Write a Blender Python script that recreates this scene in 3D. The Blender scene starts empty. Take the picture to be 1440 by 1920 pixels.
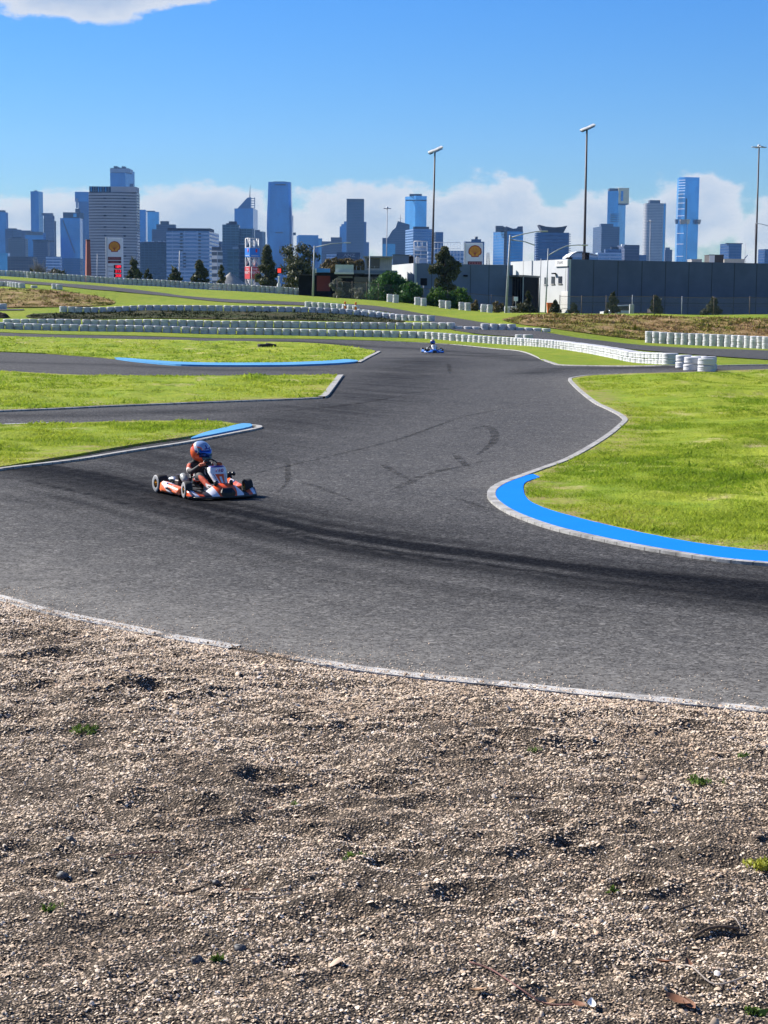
import bpy, math, random
import numpy as np
from mathutils import Vector, Matrix, geometry

rng = np.random.default_rng(7)
random.seed(7)
S = bpy.context.scene
COL = S.collection
R = math.radians

# ------------------------------------------------------------------ camera, world, sun, exposure
F = 3300.0; CX, CY = 720.0, 960.0; HCAM = 2.95
PITCH = math.atan(405.0 / F); ROLL = math.atan(14.0 / 1440.0)
fwd = Vector((0, math.cos(PITCH), -math.sin(PITCH)))
up0 = Vector((0, math.sin(PITCH), math.cos(PITCH)))
xax = Vector((1, 0, 0))
c_x = xax * math.cos(ROLL) + up0 * math.sin(ROLL)
c_y = up0 * math.cos(ROLL) - xax * math.sin(ROLL)
CAM = Vector((0, 0, HCAM))
cd = bpy.data.cameras.new('camera'); cam = bpy.data.objects.new('camera', cd); COL.objects.link(cam)
cd.sensor_fit = 'VERTICAL'; cd.sensor_height = 36.0; cd.lens = F / 1920.0 * 36.0
cd.clip_start = 0.1; cd.clip_end = 60000
cam.matrix_world = Matrix(((c_x.x, c_y.x, -fwd.x, CAM.x), (c_x.y, c_y.y, -fwd.y, CAM.y), (c_x.z, c_y.z, -fwd.z, CAM.z), (0, 0, 0, 1)))
S.camera = cam

SUN_EL, SUN_AZ = 35.0, 32.0      # sun to the left (-X) and this many degrees ahead of it
SUN_POWER, SKY_POWER, EXPOSURE = 5.0, 0.056, 0.95
HAZE_ON = True
sdir = Vector((-math.cos(R(SUN_AZ)) * math.cos(R(SUN_EL)), math.sin(R(SUN_AZ)) * math.cos(R(SUN_EL)), math.sin(R(SUN_EL))))
sl = bpy.data.lights.new('sun', 'SUN'); so = bpy.data.objects.new('sun', sl); COL.objects.link(so)
sl.energy = SUN_POWER; sl.angle = R(0.53); sl.color = (1.0, 0.945, 0.86)
so.rotation_euler = sdir.to_track_quat('Z', 'Y').to_euler()
so.location = (-40, 30, 60)

S.view_settings.view_transform = 'Standard'; S.view_settings.look = 'None'
S.view_settings.exposure = EXPOSURE; S.view_settings.gamma = 1.0
S.cycles.use_denoising = True
S.cycles.max_bounces = 6; S.cycles.diffuse_bounces = 3; S.cycles.glossy_bounces = 3
S.cycles.transparent_max_bounces = 16; S.cycles.volume_bounces = 0
S.cycles.sample_clamp_indirect = 6.0

W = bpy.data.worlds.new('World'); S.world = W; W.use_nodes = True
def build_world():
    nt = W.node_tree; N = nt.nodes; L = nt.links; N.clear()
    out = N.new('ShaderNodeOutputWorld'); bg = N.new('ShaderNodeBackground'); bg.inputs[1].default_value = SKY_POWER
    L.new(bg.outputs[0], out.inputs[0])
    sky = N.new('ShaderNodeTexSky'); sky.sky_type = 'NISHITA'; sky.sun_disc = False
    sky.sun_elevation = R(SUN_EL)
    sky.sun_rotation = math.atan2(sdir.x, sdir.y)
    sky.altitude = 0; sky.air_density = 1.0; sky.dust_density = 0.0; sky.ozone_density = 4.0
    def m(op, a, b=None, c=None, clamp=False):
        n = N.new('ShaderNodeMath'); n.operation = op; n.use_clamp = clamp
        for i, v in enumerate((a, b, c)):
            if v is None: continue
            if isinstance(v, (int, float)): n.inputs[i].default_value = v
            else: L.new(v, n.inputs[i])
        return n.outputs[0]
    tc = N.new('ShaderNodeTexCoord'); sp = N.new('ShaderNodeSeparateXYZ'); L.new(tc.outputs['Generated'], sp.inputs[0])
    az = m('ARCTAN2', sp.outputs[0], sp.outputs[1]); el = m('ARCSINE', sp.outputs[2])
    # the deep winter blue: more saturated sky, tinted by height above the horizon
    hs = N.new('ShaderNodeHueSaturation'); hs.inputs['Saturation'].default_value = 1.25; L.new(sky.outputs[0], hs.inputs['Color'])
    ramp = N.new('ShaderNodeValToRGB'); cr = ramp.color_ramp
    cr.elements[0].position = 0.0; cr.elements[0].color = SKY_TINT[0]
    cr.elements[1].position = 1.0; cr.elements[1].color = SKY_TINT[-1]
    for p, c in zip((0.12, 0.28, 0.55), SKY_TINT[1:-1]):
        e = cr.elements.new(p); e.color = c
    L.new(m('DIVIDE', el, 0.3, clamp=True), ramp.inputs[0])
    mul = N.new('ShaderNodeMix'); mul.data_type = 'RGBA'; mul.blend_type = 'MULTIPLY'; mul.inputs[0].default_value = 1.0
    L.new(hs.outputs[0], mul.inputs[6]); L.new(ramp.outputs[0], mul.inputs[7])
    skyc = mul.outputs[2]
    # clouds as a function of direction only
    cv = N.new('ShaderNodeCombineXYZ'); L.new(m('MULTIPLY', az, 1.0), cv.inputs[0]); L.new(m('MULTIPLY', el, 1.7), cv.inputs[1])
    n1 = N.new('ShaderNodeTexNoise'); n1.inputs['Scale'].default_value = 26; n1.inputs['Detail'].default_value = 9; n1.inputs['Roughness'].default_value = 0.56
    L.new(cv.outputs[0], n1.inputs['Vector'])
    n2 = N.new('ShaderNodeTexNoise'); n2.inputs['Scale'].default_value = 9; n2.inputs['Detail'].default_value = 3
    L.new(cv.outputs[0], n2.inputs['Vector'])
    n3 = N.new('ShaderNodeTexNoise'); n3.inputs['Scale'].default_value = 85; n3.inputs['Detail'].default_value = 4; n3.inputs['Roughness'].default_value = 0.6
    L.new(cv.outputs[0], n3.inputs['Vector'])
    fb = m('ADD', m('ADD', m('MULTIPLY', m('SUBTRACT', n1.outputs[0], 0.5), 1.0), m('MULTIPLY', m('SUBTRACT', n2.outputs[0], 0.5), 0.5)), m('MULTIPLY', m('SUBTRACT', n3.outputs[0], 0.5), 0.30))
    def blob(a0, e0, sa, se, w):
        da = m('DIVIDE', m('SUBTRACT', az, a0), sa); de = m('DIVIDE', m('SUBTRACT', el, e0), se)
        q = m('ADD', m('MULTIPLY', da, da), m('MULTIPLY', de, de))
        return m('MULTIPLY', m('POWER', 2.71828, m('MULTIPLY', q, -1.0)), w)
    den = None
    for b in CLOUDS:
        v = blob(*b); den = v if den is None else m('MAXIMUM', den, v)
    dsum = m('ADD', den, fb)
    mr = N.new('ShaderNodeMapRange'); mr.interpolation_type = 'SMOOTHSTEP'
    mr.inputs[1].default_value = 0.38; mr.inputs[2].default_value = 0.58; L.new(dsum, mr.inputs[0])
    # cloud shade: brighter at tops, blue grey in the body
    mr2 = N.new('ShaderNodeMapRange'); mr2.inputs[1].default_value = 0.50; mr2.inputs[2].default_value = 0.98; L.new(dsum, mr2.inputs[0])
    cc = N.new('ShaderNodeMix'); cc.data_type = 'RGBA'; cc.inputs[6].default_value = CLOUD_COL[0]; cc.inputs[7].default_value = CLOUD_COL[1]
    L.new(mr2.outputs[0], cc.inputs[0])
    fin = N.new('ShaderNodeMix'); fin.data_type = 'RGBA'
    L.new(m('MULTIPLY', mr.outputs[0], 0.88), fin.inputs[0]); L.new(skyc, fin.inputs[6]); L.new(cc.outputs[2], fin.inputs[7])
    L.new(fin.outputs[2], bg.inputs[0])
def az_of(px): return (px - 720.0) / F
def el_of(px, py): return ((555 + (px - 720) * 0.00972) - py) / F
SKY_TINT = [(0.66, 0.80, 0.90, 1), (0.67, 0.83, 0.98, 1), (0.70, 0.89, 1.18, 1), (0.62, 0.90, 1.28, 1), (0.66, 0.88, 1.2, 1)]
CLOUD_COL = [(7.7, 7.75, 7.85, 1), (4.3, 5.2, 6.6, 1)]
def cb(px, py, sx, sy, w): return (az_of(px), el_of(px, py), sx / F, sy / F, w)
CLOUDS = [cb(-60, 450, 230, 125, .84), cb(110, 425, 150, 90, .76), cb(390, 432, 210, 100, .90), cb(470, 395, 60, 50, .75), cb(560, 455, 150, 85, .78), cb(680, 420, 150, 95, .90), cb(850, 438, 260, 98, .92),
          cb(955, 390, 80, 62, .84), cb(1120, 452, 190, 100, .86), cb(1275, 408, 125, 86, .96), cb(1460, 450, 150, 95, .82),
          cb(150, 6, 200, 62, 1.12), cb(325, -2, 105, 38, 1.05), cb(20, -4, 160, 45, 1.1),
          (-0.9, 0.35, .5, .15, .6), (0.9, 0.5, .6, .2, .6), (2.6, 0.4, .7, .2, .65), (-2.4, 0.3, .7, .18, .62)]
build_world()

# ------------------------------------------------------------------ helpers
def P(px, py, D):
    d = c_x * ((px - CX) / F) - c_y * ((py - CY) / F) + fwd
    return CAM + d * (D / d.y)      # D = distance ahead along the ground
def ray(px, py):
    return c_x * ((px - CX) / F) - c_y * ((py - CY) / F) + fwd

class MB:
    def __init__(s): s.v = []; s.f = []; s.m = []; s.smooth = []
    def add(s, vs, fs, mi=0, sm=False):
        o = len(s.v); s.v.extend([tuple(v) for v in vs])
        for f in fs:
            s.f.append([i + o for i in f]); s.m.append(mi); s.smooth.append(sm)
        return s
    def box(s, c, sz, mi=0, M=None, bev=0.0):
        x, y, z = sz[0] / 2, sz[1] / 2, sz[2] / 2
        if bev <= 0:
            vs = [Vector((sx * x, sy * y, sz_ * z)) for sz_ in (-1, 1) for sy in (-1, 1) for sx in (-1, 1)]
            fs = [(0, 2, 3, 1), (4, 5, 7, 6), (0, 1, 5, 4), (2, 6, 7, 3), (0, 4, 6, 2), (1, 3, 7, 5)]
        else:
            b = min(bev, x * .9, y * .9, z * .9)
            ol = [(-x + b, -y), (x - b, -y), (x, -y + b), (x, y - b), (x - b, y), (-x + b, y), (-x, y - b), (-x, -y + b)]
            il = [(-x + b, -y + b), (x - b, -y + b), (x - b, -y + b), (x - b, y - b), (x - b, y - b), (-x + b, y - b), (-x + b, y - b), (-x + b, -y + b)]
            vs = [Vector((p[0], p[1], -z)) for p in [( -x+b,-y+b),(x-b,-y+b),(x-b,y-b),(-x+b,y-b)]]
            vs += [Vector((p[0], p[1], -z + b)) for p in ol] + [Vector((p[0], p[1], z - b)) for p in ol]
            vs += [Vector((p[0], p[1], z)) for p in [(-x+b,-y+b),(x-b,-y+b),(x-b,y-b),(-x+b,y-b)]]
            fs = [(3, 2, 1, 0), (20, 21, 22, 23)]
            for k in range(8): fs.append((4 + k, 4 + (k + 1) % 8, 12 + (k + 1) % 8, 12 + k))
            cm = [0, 1, 1, 2, 2, 3, 3, 0]
            for k in range(8):
                a, c_ = cm[k], cm[(k + 1) % 8]
                if a == c_: fs.append((a, 4 + (k + 1) % 8, 4 + k)); fs.append((20 + a, 12 + k, 12 + (k + 1) % 8))
                else: fs.append((a, c_, 4 + (k + 1) % 8, 4 + k)); fs.append((20 + a, 12 + k, 12 + (k + 1) % 8, 20 + c_))
        c = Vector(c)
        vs = [(M @ v if M else v) + c for v in vs]
        return s.add(vs, fs, mi)
    def tube(s, pts, r, n=8, mi=0, cap=True, sm=True):
        pts = [Vector(p) for p in pts]; rs = r if isinstance(r, (list, tuple)) else [r] * len(pts)
        vs = []; fs = []; prev = None
        for i, p in enumerate(pts):
            a = pts[max(0, i - 1)]; b = pts[min(len(pts) - 1, i + 1)]; t = (b - a).normalized()
            if prev is None:
                u = t.orthogonal().normalized()
            else:
                u = (prev - t * prev.dot(t)); u = u.normalized() if u.length > 1e-6 else t.orthogonal().normalized()
            prev = u; w = t.cross(u)
            for k in range(n):
                a_ = 2 * math.pi * k / n
                vs.append(p + (u * math.cos(a_) + w * math.sin(a_)) * rs[i])
        for i in range(len(pts) - 1):
            for k in range(n):
                fs.append((i * n + k, i * n + (k + 1) % n, (i + 1) * n + (k + 1) % n, (i + 1) * n + k))
        s.add(vs, fs, mi, sm)
        if cap:
            s.add(vs[:n], [tuple(range(n - 1, -1, -1))], mi); s.add(vs[-n:], [tuple(range(n))], mi)
        return s
    def lathe(s, prof, n=24, M=None, mi=0, sm=True, closed=False):
        vs = []; fs = []
        for (r, z) in prof:
            for k in range(n):
                a = 2 * math.pi * k / n
                v = Vector((r * math.cos(a), r * math.sin(a), z)); vs.append(M @ v if M else v)
        m = len(prof)
        for i in range(m if closed else m - 1):
            j = (i + 1) % m
            for k in range(n):
                fs.append((i * n + k, i * n + (k + 1) % n, j * n + (k + 1) % n, j * n + k))
        return s.add(vs, fs, mi, sm)
    def loft(s, rings, mi=0, closed=True, caps=True, sm=True):
        n = len(rings[0]); vs = [v for r_ in rings for v in r_]; fs = []
        for i in range(len(rings) - 1):
            for k in range(n if closed else n - 1):
                fs.append((i * n + k, i * n + (k + 1) % n, (i + 1) * n + (k + 1) % n, (i + 1) * n + k))
        s.add(vs, fs, mi, sm)
        if caps and closed:
            s.add(rings[0], [tuple(range(n - 1, -1, -1))], mi); s.add(rings[-1], [tuple(range(n))], mi)
        return s
    def prism(s, outline, z0, z1, mi=0):
        n = len(outline); vs = [(p[0], p[1], z0) for p in outline] + [(p[0], p[1], z1) for p in outline]
        fs = [tuple(range(n - 1, -1, -1)), tuple(range(n, 2 * n))] + [(k, (k + 1) % n, n + (k + 1) % n, n + k) for k in range(n)]
        return s.add(vs, fs, mi)
    def obj(s, name, mats, parent=None, recalc=True, shift=None):
        me = bpy.data.meshes.new(name)
        vs = s.v if shift is None else [(v[0] - shift[0], v[1] - shift[1], v[2] - shift[2]) for v in s.v]
        me.from_pydata(vs, [], s.f)
        mats = mats if isinstance(mats, (list, tuple)) else [mats]
        for m_ in mats: me.materials.append(m_)
        me.polygons.foreach_set('material_index', s.m); me.polygons.foreach_set('use_smooth', s.smooth)
        if recalc:
            import bmesh
            bm = bmesh.new(); bm.from_mesh(me); bmesh.ops.remove_doubles(bm, verts=bm.verts, dist=1e-5)
            bmesh.ops.recalc_face_normals(bm, faces=bm.faces); bm.to_mesh(me); bm.free()
        me.update()
        o = bpy.data.objects.new(name, me); COL.objects.link(o)
        if parent is not None: o.parent = parent
        return o
def link_mesh(name, me, parent=None):
    o = bpy.data.objects.new(name, me); COL.objects.link(o)
    if parent is not None: o.parent = parent
    return o
def np_mesh(name, V, Fc, mat, smooth=False, attrs=None):
    me = bpy.data.meshes.new(name); V = np.asarray(V, np.float32); Fc = np.asarray(Fc, np.int32)
    nv, nf, k = len(V), len(Fc), Fc.shape[1]
    me.vertices.add(nv); me.vertices.foreach_set('co', V.ravel())
    me.loops.add(nf * k); me.loops.foreach_set('vertex_index', Fc.ravel())
    me.polygons.add(nf); me.polygons.foreach_set('loop_start', np.arange(0, nf * k, k, dtype=np.int32))
    me.polygons.foreach_set('loop_total', np.full(nf, k, np.int32))
    me.polygons.foreach_set('use_smooth', np.full(nf, smooth))
    me.materials.append(mat)
    for an, (dt, arr) in (attrs or {}).items():
        a = me.attributes.new(an, dt, 'POINT')
        a.data.foreach_set('value' if dt == 'FLOAT' else 'color', np.asarray(arr, np.float32).ravel())
    me.update(); me.validate()
    return me
def thing(name, label, cat, loc=(0, 0, 0), rz=0.0, group=None):
    o = bpy.data.objects.new(name, None); COL.objects.link(o); o.empty_display_size = 0.2
    o.location = loc; o.rotation_euler = (0, 0, rz)
    return tag(o, label, cat, group)
def tag(o, label, cat, group=None):
    o['label'] = label; o['category'] = cat
    if group: o['group'] = group
    return o
def struct(o, kind='structure'): o['kind'] = kind; return o

# ------------------------------------------------------------------ materials
def new_mat(name):
    m = bpy.data.materials.new(name); m.use_nodes = True; nt = m.node_tree
    b = nt.nodes['Principled BSDF']; return m, nt, b
class NG:
    def __init__(s, nt): s.nt = nt; s.N = nt.nodes; s.L = nt.links
    def set(s, sock, v):
        if hasattr(v, 'is_linked') or hasattr(v, 'node'): s.L.new(v, sock)
        else: sock.default_value = v
    def m(s, op, a, b=None, c=None, clamp=False):
        n = s.N.new('ShaderNodeMath'); n.operation = op; n.use_clamp = clamp
        for i, v in enumerate((a, b, c)):
            if v is not None: s.set(n.inputs[i], v)
        return n.outputs[0]
    def noise(s, vec, scale, detail=4, rough=.55, dist=0):
        n = s.N.new('ShaderNodeTexNoise'); n.inputs['Scale'].default_value = scale; n.inputs['Detail'].default_value = detail
        n.inputs['Roughness'].default_value = rough; n.inputs['Distortion'].default_value = dist
        if vec is not None: s.L.new(vec, n.inputs['Vector'])
        return n.outputs[0]
    def mix(s, f, a, b, bt='MIX'):
        n = s.N.new('ShaderNodeMix'); n.data_type = 'RGBA'; n.blend_type = bt
        s.set(n.inputs[0], f); s.set(n.inputs[6], rgba(a)); s.set(n.inputs[7], rgba(b)); return n.outputs[2]
    def rng(s, v, a, b, c=0., d=1., sm=False):
        n = s.N.new('ShaderNodeMapRange'); n.interpolation_type = 'SMOOTHSTEP' if sm else 'LINEAR'
        s.set(n.inputs[0], v)
        for i, q in enumerate((a, b, c, d)): s.set(n.inputs[i + 1], q)
        return n.outputs[0]
    def coord(s, which='Object'):
        return s.N.new('ShaderNodeTexCoord').outputs[which]
    def pos(s): return s.N.new('ShaderNodeNewGeometry').outputs['Position']
    def sep(s, v):
        n = s.N.new('ShaderNodeSeparateXYZ'); s.L.new(v, n.inputs[0]); return n.outputs
    def comb(s, x, y, z):
        n = s.N.new('ShaderNodeCombineXYZ')
        for i, v in enumerate((x, y, z)): s.set(n.inputs[i], v)
        return n.outputs[0]
    def attr(s, name, out='Fac'):
        n = s.N.new('ShaderNodeAttribute'); n.attribute_name = name; return n.outputs[out]
    def bump(s, h, strength, dist, b):
        n = s.N.new('ShaderNodeBump'); n.inputs['Strength'].default_value = strength; n.inputs['Distance'].default_value = dist
        s.L.new(h, n.inputs['Height']); s.L.new(n.outputs[0], b.inputs['Normal'])
def rgba(c):
    if hasattr(c, 'node'): return c
    return tuple(c) + (1.0,) if len(c) == 3 else c
def plain(name, c, rough=.6, metal=0., var=.15, scale=6., spec=.5, world=False):
    m, nt, b = new_mat(name); g = NG(nt)
    n = g.noise(g.pos() if world else g.coord(), scale, 5, .6)
    d = tuple(max(0, x * (1 - var)) for x in c); l = tuple(min(1, x * (1 + var)) for x in c)
    nt.links.new(g.mix(g.rng(n, .3, .7), d, l), b.inputs['Base Color'])
    b.inputs['Roughness'].default_value = rough; b.inputs['Metallic'].default_value = metal
    b.inputs['Specular IOR Level'].default_value = spec
    return m
def emit(name, c, strength):
    m, nt, b = new_mat(name); g = NG(nt)
    nt.links.new(g.mix(g.rng(g.noise(g.coord(), 4.), .3, .7), tuple(x * .9 for x in c), c), b.inputs['Emission Color'])
    b.inputs['Base Color'].default_value = rgba(tuple(x * .3 for x in c)); b.inputs['Emission Strength'].default_value = strength
    return m
def text_mesh(name, txt, size, mat, parent, loc, rot, depth=.004, sx=1.0, align='CENTER'):
    cu = bpy.data.curves.new('lettering_curve', 'FONT'); cu.body = txt; cu.size = size; cu.align_x = align; cu.align_y = 'CENTER'
    cu.extrude = depth; cu.offset = 0.0
    t = bpy.data.objects.new('lettering_tmp', cu); COL.objects.link(t)
    bpy.context.view_layer.update()
    me = bpy.data.meshes.new_from_object(t.evaluated_get(bpy.context.evaluated_depsgraph_get()))
    bpy.data.objects.remove(t); bpy.data.curves.remove(cu)
    me.materials.clear(); me.materials.append(mat)
    o = link_mesh(name, me, parent); o.location = loc; o.rotation_euler = rot; o.scale = (sx, 1, 1)
    return o
# ------------------------------------------------------------------ terrain: a smooth height field through surveyed points
def yh(px): return 555 + (px - 720) * 0.00972
CTRL = []   # (px, py, D)
def cz(px, D, z): CTRL.append((px / F * 0 + (px - CX) / F, math.log(D), z))
def cp(px, py, D):
    p = P(px, py, D); CTRL.append((p.x / p.y, math.log(p.y), p.z))
for px in (-150, 300, 720, 1100, 1590):
    for D in (4, 7, 12, 20, 30, 42): cz(px, D, 0.0)
for px in (-150, 200, 500, 800): cz(px, 58, 0.0); cz(px, 72, 0.0)
cz(1000, 58, .05); cz(1300, 55, .1); cz(1590, 55, .1)
cp(812, 663, 97); cp(1307, 694, 66); cp(1257, 684, 71); cp(1440, 694, 67); cp(1590, 693, 67); cz(1000, 80, .0)
# wall A
WA = [(-45, 615.5, 125), (0, 617, 125), (210, 622, 125), (400, 627, 125), (580, 630, 124), (780, 634.5, 122), (859, 640, 119), (914, 644, 116), (970, 647.5, 112), (1025, 651.5, 106), (1067, 656.5, 101), (1109, 663, 93), (1165, 674, 82), (1200, 681, 76), (1257, 684.5, 70)]
WB = [(14, 610.5, 132), (200, 612, 132), (400, 613.5, 132), (600, 615.5, 132), (740, 617, 132), (850, 617, 131), (940, 619.5, 130), (1032, 622.5, 129)]
WC = [(119, 585, 148), (260, 583, 148), (430, 583.5, 148), (574, 586.5, 148), (658, 591, 147), (720, 598, 146), (780, 602, 144), (812, 603, 143)]
WC2 = [(578, 576, 160), (640, 578, 158), (700, 584, 155), (750, 590, 152)]
WD = [(-30, 518.5, 243), (0, 520, 243), (42, 521, 243), (62, 523, 242), (150, 529, 241), (300, 537.5, 240), (430, 545.5, 239), (530, 551.5, 238), (600, 557, 237)]
WE = [(736, 567), (788, 573), (834, 578.5), (871, 582), (912, 585.5), (957, 589.5)]
WF = [(1217, 642.5, 131), (1300, 647, 128), (1380, 651, 125), (1440, 654.5, 122), (1500, 658, 119)]
WG = [(-12, 538.5, 175), (4, 539, 175), (14, 539.5, 175), (24, 540, 174), (34, 541.5, 173), (44, 542.5, 172)]
for w in (WA, WB, WC, WD, WF): 
    for q in w: cp(*q)
for (x, y) in WE: cp(x, y, 190)
cp(0, 540, 172); cp(107, 543, 172); cp(215, 548, 175)
cp(-100, 577, 152); cp(0, 577, 152); cp(110, 578, 154); cp(200, 569, 165)
cp(0, 590, 143); cp(60, 590, 143); cp(0, 601, 137)
cp(100, 534, 200); cp(300, 553, 205); cp(430, 561, 185); cp(560, 567, 175); cp(640, 570, 175)
cp(809, 592, 160); cp(903, 605, 145); cp(960, 610, 139)
# bank on the right
for (x, y) in ((960, 592), (1060, 590.5), (1160, 592.5), (1260, 594.5), (1350, 596.5), (1440, 599), (1560, 602)): cp(x, y, 152)
for (x, y, D) in ((1000, 613, 137), (1060, 621, 136), (1120, 629, 136), (1200, 637.5, 136), (1300, 640, 136), (1440, 645, 134)): cp(x, y, D)
cp(1040, 627, 126); cp(1120, 640, 117); cp(1300, 655, 108); cp(1440, 660, 105); cp(1440, 676, 85); cp(1341, 669, 85); cp(1560, 676, 88)
for px in (-150, 300, 700): cz(px, 300, 1.6)
cz(300, 260, 3.0); cz(0, 260, 4.4)
for px in (900, 1100, 1300, 1590): cz(px, 165, 1.45); cz(px, 200, 1.0 if px > 960 else 1.3); cz(px, 300, .8)
for px in (-150, 300, 720, 1100, 1590): cz(px, 420, .5)
CT = np.array(CTRL)
def _phi(r2): return np.where(r2 > 1e-12, .5 * r2 * np.log(np.maximum(r2, 1e-12)), 0)
SU, SV = 3.2, 1.0
def _tps():
    A = CT[:, :2] * (SU, SV); n = len(A)
    K = _phi(((A[:, None] - A[None]) ** 2).sum(-1)) + np.eye(n) * 2e-4
    Pm = np.c_[np.ones(n), A]
    M = np.block([[K, Pm], [Pm.T, np.zeros((3, 3))]])
    return np.linalg.solve(M, np.r_[CT[:, 2], 0, 0, 0]), A
_TW, _TA = _tps()
def terr(X, Y):
    X = np.atleast_1d(np.asarray(X, float)); Y = np.atleast_1d(np.asarray(Y, float))
    Yc = np.clip(Y, 4.0, 420.0); u = np.clip(X / np.maximum(Y, 4.0), -.27, .27)
    q = np.c_[u * SU, np.log(Yc) * SV]; out = np.empty(len(q))
    for i in range(0, len(q), 20000):
        c = q[i:i + 20000]; r2 = ((c[:, None] - _TA[None]) ** 2).sum(-1)
        out[i:i + 20000] = _phi(r2) @ _TW[:-3] + _TW[-3] + c @ _TW[-2:]
    w = np.clip((Yc - 40) / 16., 0, 1) * np.clip((420. - Y) / 100. , 0, 1)
    return out * w
def tz(x, y): return float(terr([x], [y])[0])
def G(px, py, lo=4.0, hi=420.0):
    """the point of the ground seen at a pixel of the survey photograph"""
    d = ray(px, py); Ds = np.exp(np.linspace(math.log(lo), math.log(hi), 400))
    X = d.x * Ds; Y = d.y * Ds; Z = HCAM + d.z * Ds
    df = Z - terr(X, Y); k = np.argmax(df < 0) if (df < 0).any() else np.argmin(np.abs(df))
    if k == 0: D = Ds[0]
    elif (df < 0).any():
        t = df[k - 1] / (df[k - 1] - df[k]); D = Ds[k - 1] + t * (Ds[k] - Ds[k - 1])
    else: D = Ds[k]
    x, y = d.x * D, d.y * D
    return Vector((x, y, tz(x, y)))
def GL(pts): return [G(*p) for p in pts]
def smooth_line(pts, step=.3, closed=False):
    P_ = [Vector(p) for p in pts]; n = len(P_); out = []
    for i in range(n if closed else n - 1):
        if closed: p0, p1, p2, p3 = P_[i - 1], P_[i], P_[(i + 1) % n], P_[(i + 2) % n]
        else: p0, p1, p2, p3 = P_[max(0, i - 1)], P_[i], P_[i + 1], P_[min(n - 1, i + 2)]
        L_ = (p2 - p1).length; k = max(1, int(L_ / step))
        # centripetal-ish: limit tangents by segment length
        m1 = (p2 - p0); m2 = (p3 - p1)
        m1 = m1.normalized() * min(L_, m1.length * .5); m2 = m2.normalized() * min(L_, m2.length * .5)
        for j in range(k):
            t = j / k; t2, t3 = t * t, t * t * t
            out.append(p1 * (2 * t3 - 3 * t2 + 1) + m1 * (t3 - 2 * t2 + t) + p2 * (-2 * t3 + 3 * t2) + m2 * (t3 - t2))
    if not closed: out.append(P_[-1])
    return out
def jit(pts, amp, sc=1.0):
    """ragged edge: move the points sideways by smooth noise"""
    out = []; ph = random.random() * 100
    for p in pts:
        a = math.sin(p.x * 2.3 * sc + ph) + .7 * math.sin(p.y * 3.1 * sc + p.x * 1.3 * sc + ph * 2) + .6 * random.uniform(-1, 1)
        b = math.sin(p.y * 1.9 * sc + ph * 3) + .6 * random.uniform(-1, 1)
        out.append(Vector((p.x + a * amp * .4, p.y + b * amp, p.z)))
    return out
def ext(w, a=0., b=0.):
    w = [Vector(p) for p in w]
    def far(p, q, L):
        d = Vector((p.x - q.x, p.y - q.y, 0)); d = d.normalized() * L if d.length > 0 else d; o = Vector((p.x + d.x, max(4.5, p.y + d.y), 0)); o.z = tz(o.x, o.y); return o
    if a: w = [far(w[0], w[1], a)] + w
    if b: w = w + [far(w[-1], w[-2], b)]
    return w
def grid_pts(ustep, vstep, D0, D1, u0=-.5, u1=.5):
    vs = np.arange(math.log(D0), math.log(D1), vstep); us = np.arange(u0, u1 + 1e-9, ustep)
    U, V_ = np.meshgrid(us, vs); U = U + rng.uniform(-.3, .3, U.shape) * ustep; V_ = V_ + rng.uniform(-.3, .3, V_.shape) * vstep
    Y = np.exp(V_).ravel(); X = U.ravel() * Y
    return np.c_[X, Y]
def inside(poly, pts):
    poly = np.array([(p[0], p[1]) for p in poly]); x, y = pts[:, 0], pts[:, 1]; r = np.zeros(len(pts), bool)
    j = len(poly) - 1
    for i in range(len(poly)):
        xi, yi = poly[i]; xj, yj = poly[j]
        c = ((yi > y) != (yj > y)) & (x < (xj - xi) * (y - yi) / (yj - yi + 1e-12) + xi); r ^= c; j = i
    return r
def seg_dist(line, X, Y):
    best = np.full(len(X), 1e9)
    for a, b in zip(line[:-1], line[1:]):
        dx, dy = b[0] - a[0], b[1] - a[1]; L2 = dx * dx + dy * dy + 1e-12
        t = np.clip(((X - a[0]) * dx + (Y - a[1]) * dy) / L2, 0, 1)
        best = np.minimum(best, np.hypot(X - a[0] - t * dx, Y - a[1] - t * dy))
    return best
def edge_attr(*lines):
    def f(X, Y):
        d = np.full(len(X), 1e9)
        for l in lines:
            l = list(l)[::4]
            for i in range(0, len(X), 50000): d[i:i + 50000] = np.minimum(d[i:i + 50000], seg_dist(l, X[i:i + 50000], Y[i:i + 50000]))
        return {'edge': ('FLOAT', np.clip(1.25 - d / (.55 + .7 * (vnoise(X, Y, .35, 81) + .5)), 0, 1))}
    return f
def mound(outline, X, Y, amp):
    if amp == 0: return 0.0
    ol = list(outline)[::4]; ol.append(ol[0]); d = np.full(len(X), 1e9)
    for i in range(0, len(X), 50000): d[i:i + 50000] = seg_dist(ol, X[i:i + 50000], Y[i:i + 50000])
    f = np.clip((d - .9) / 2.2, 0, 1)
    return amp * f * np.maximum(0, .55 + vnoise(X, Y, .45, 71) + .8 * vnoise(X, Y, 1.1, 72) + .45 * vnoise(X, Y, 2.7, 73))
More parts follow.
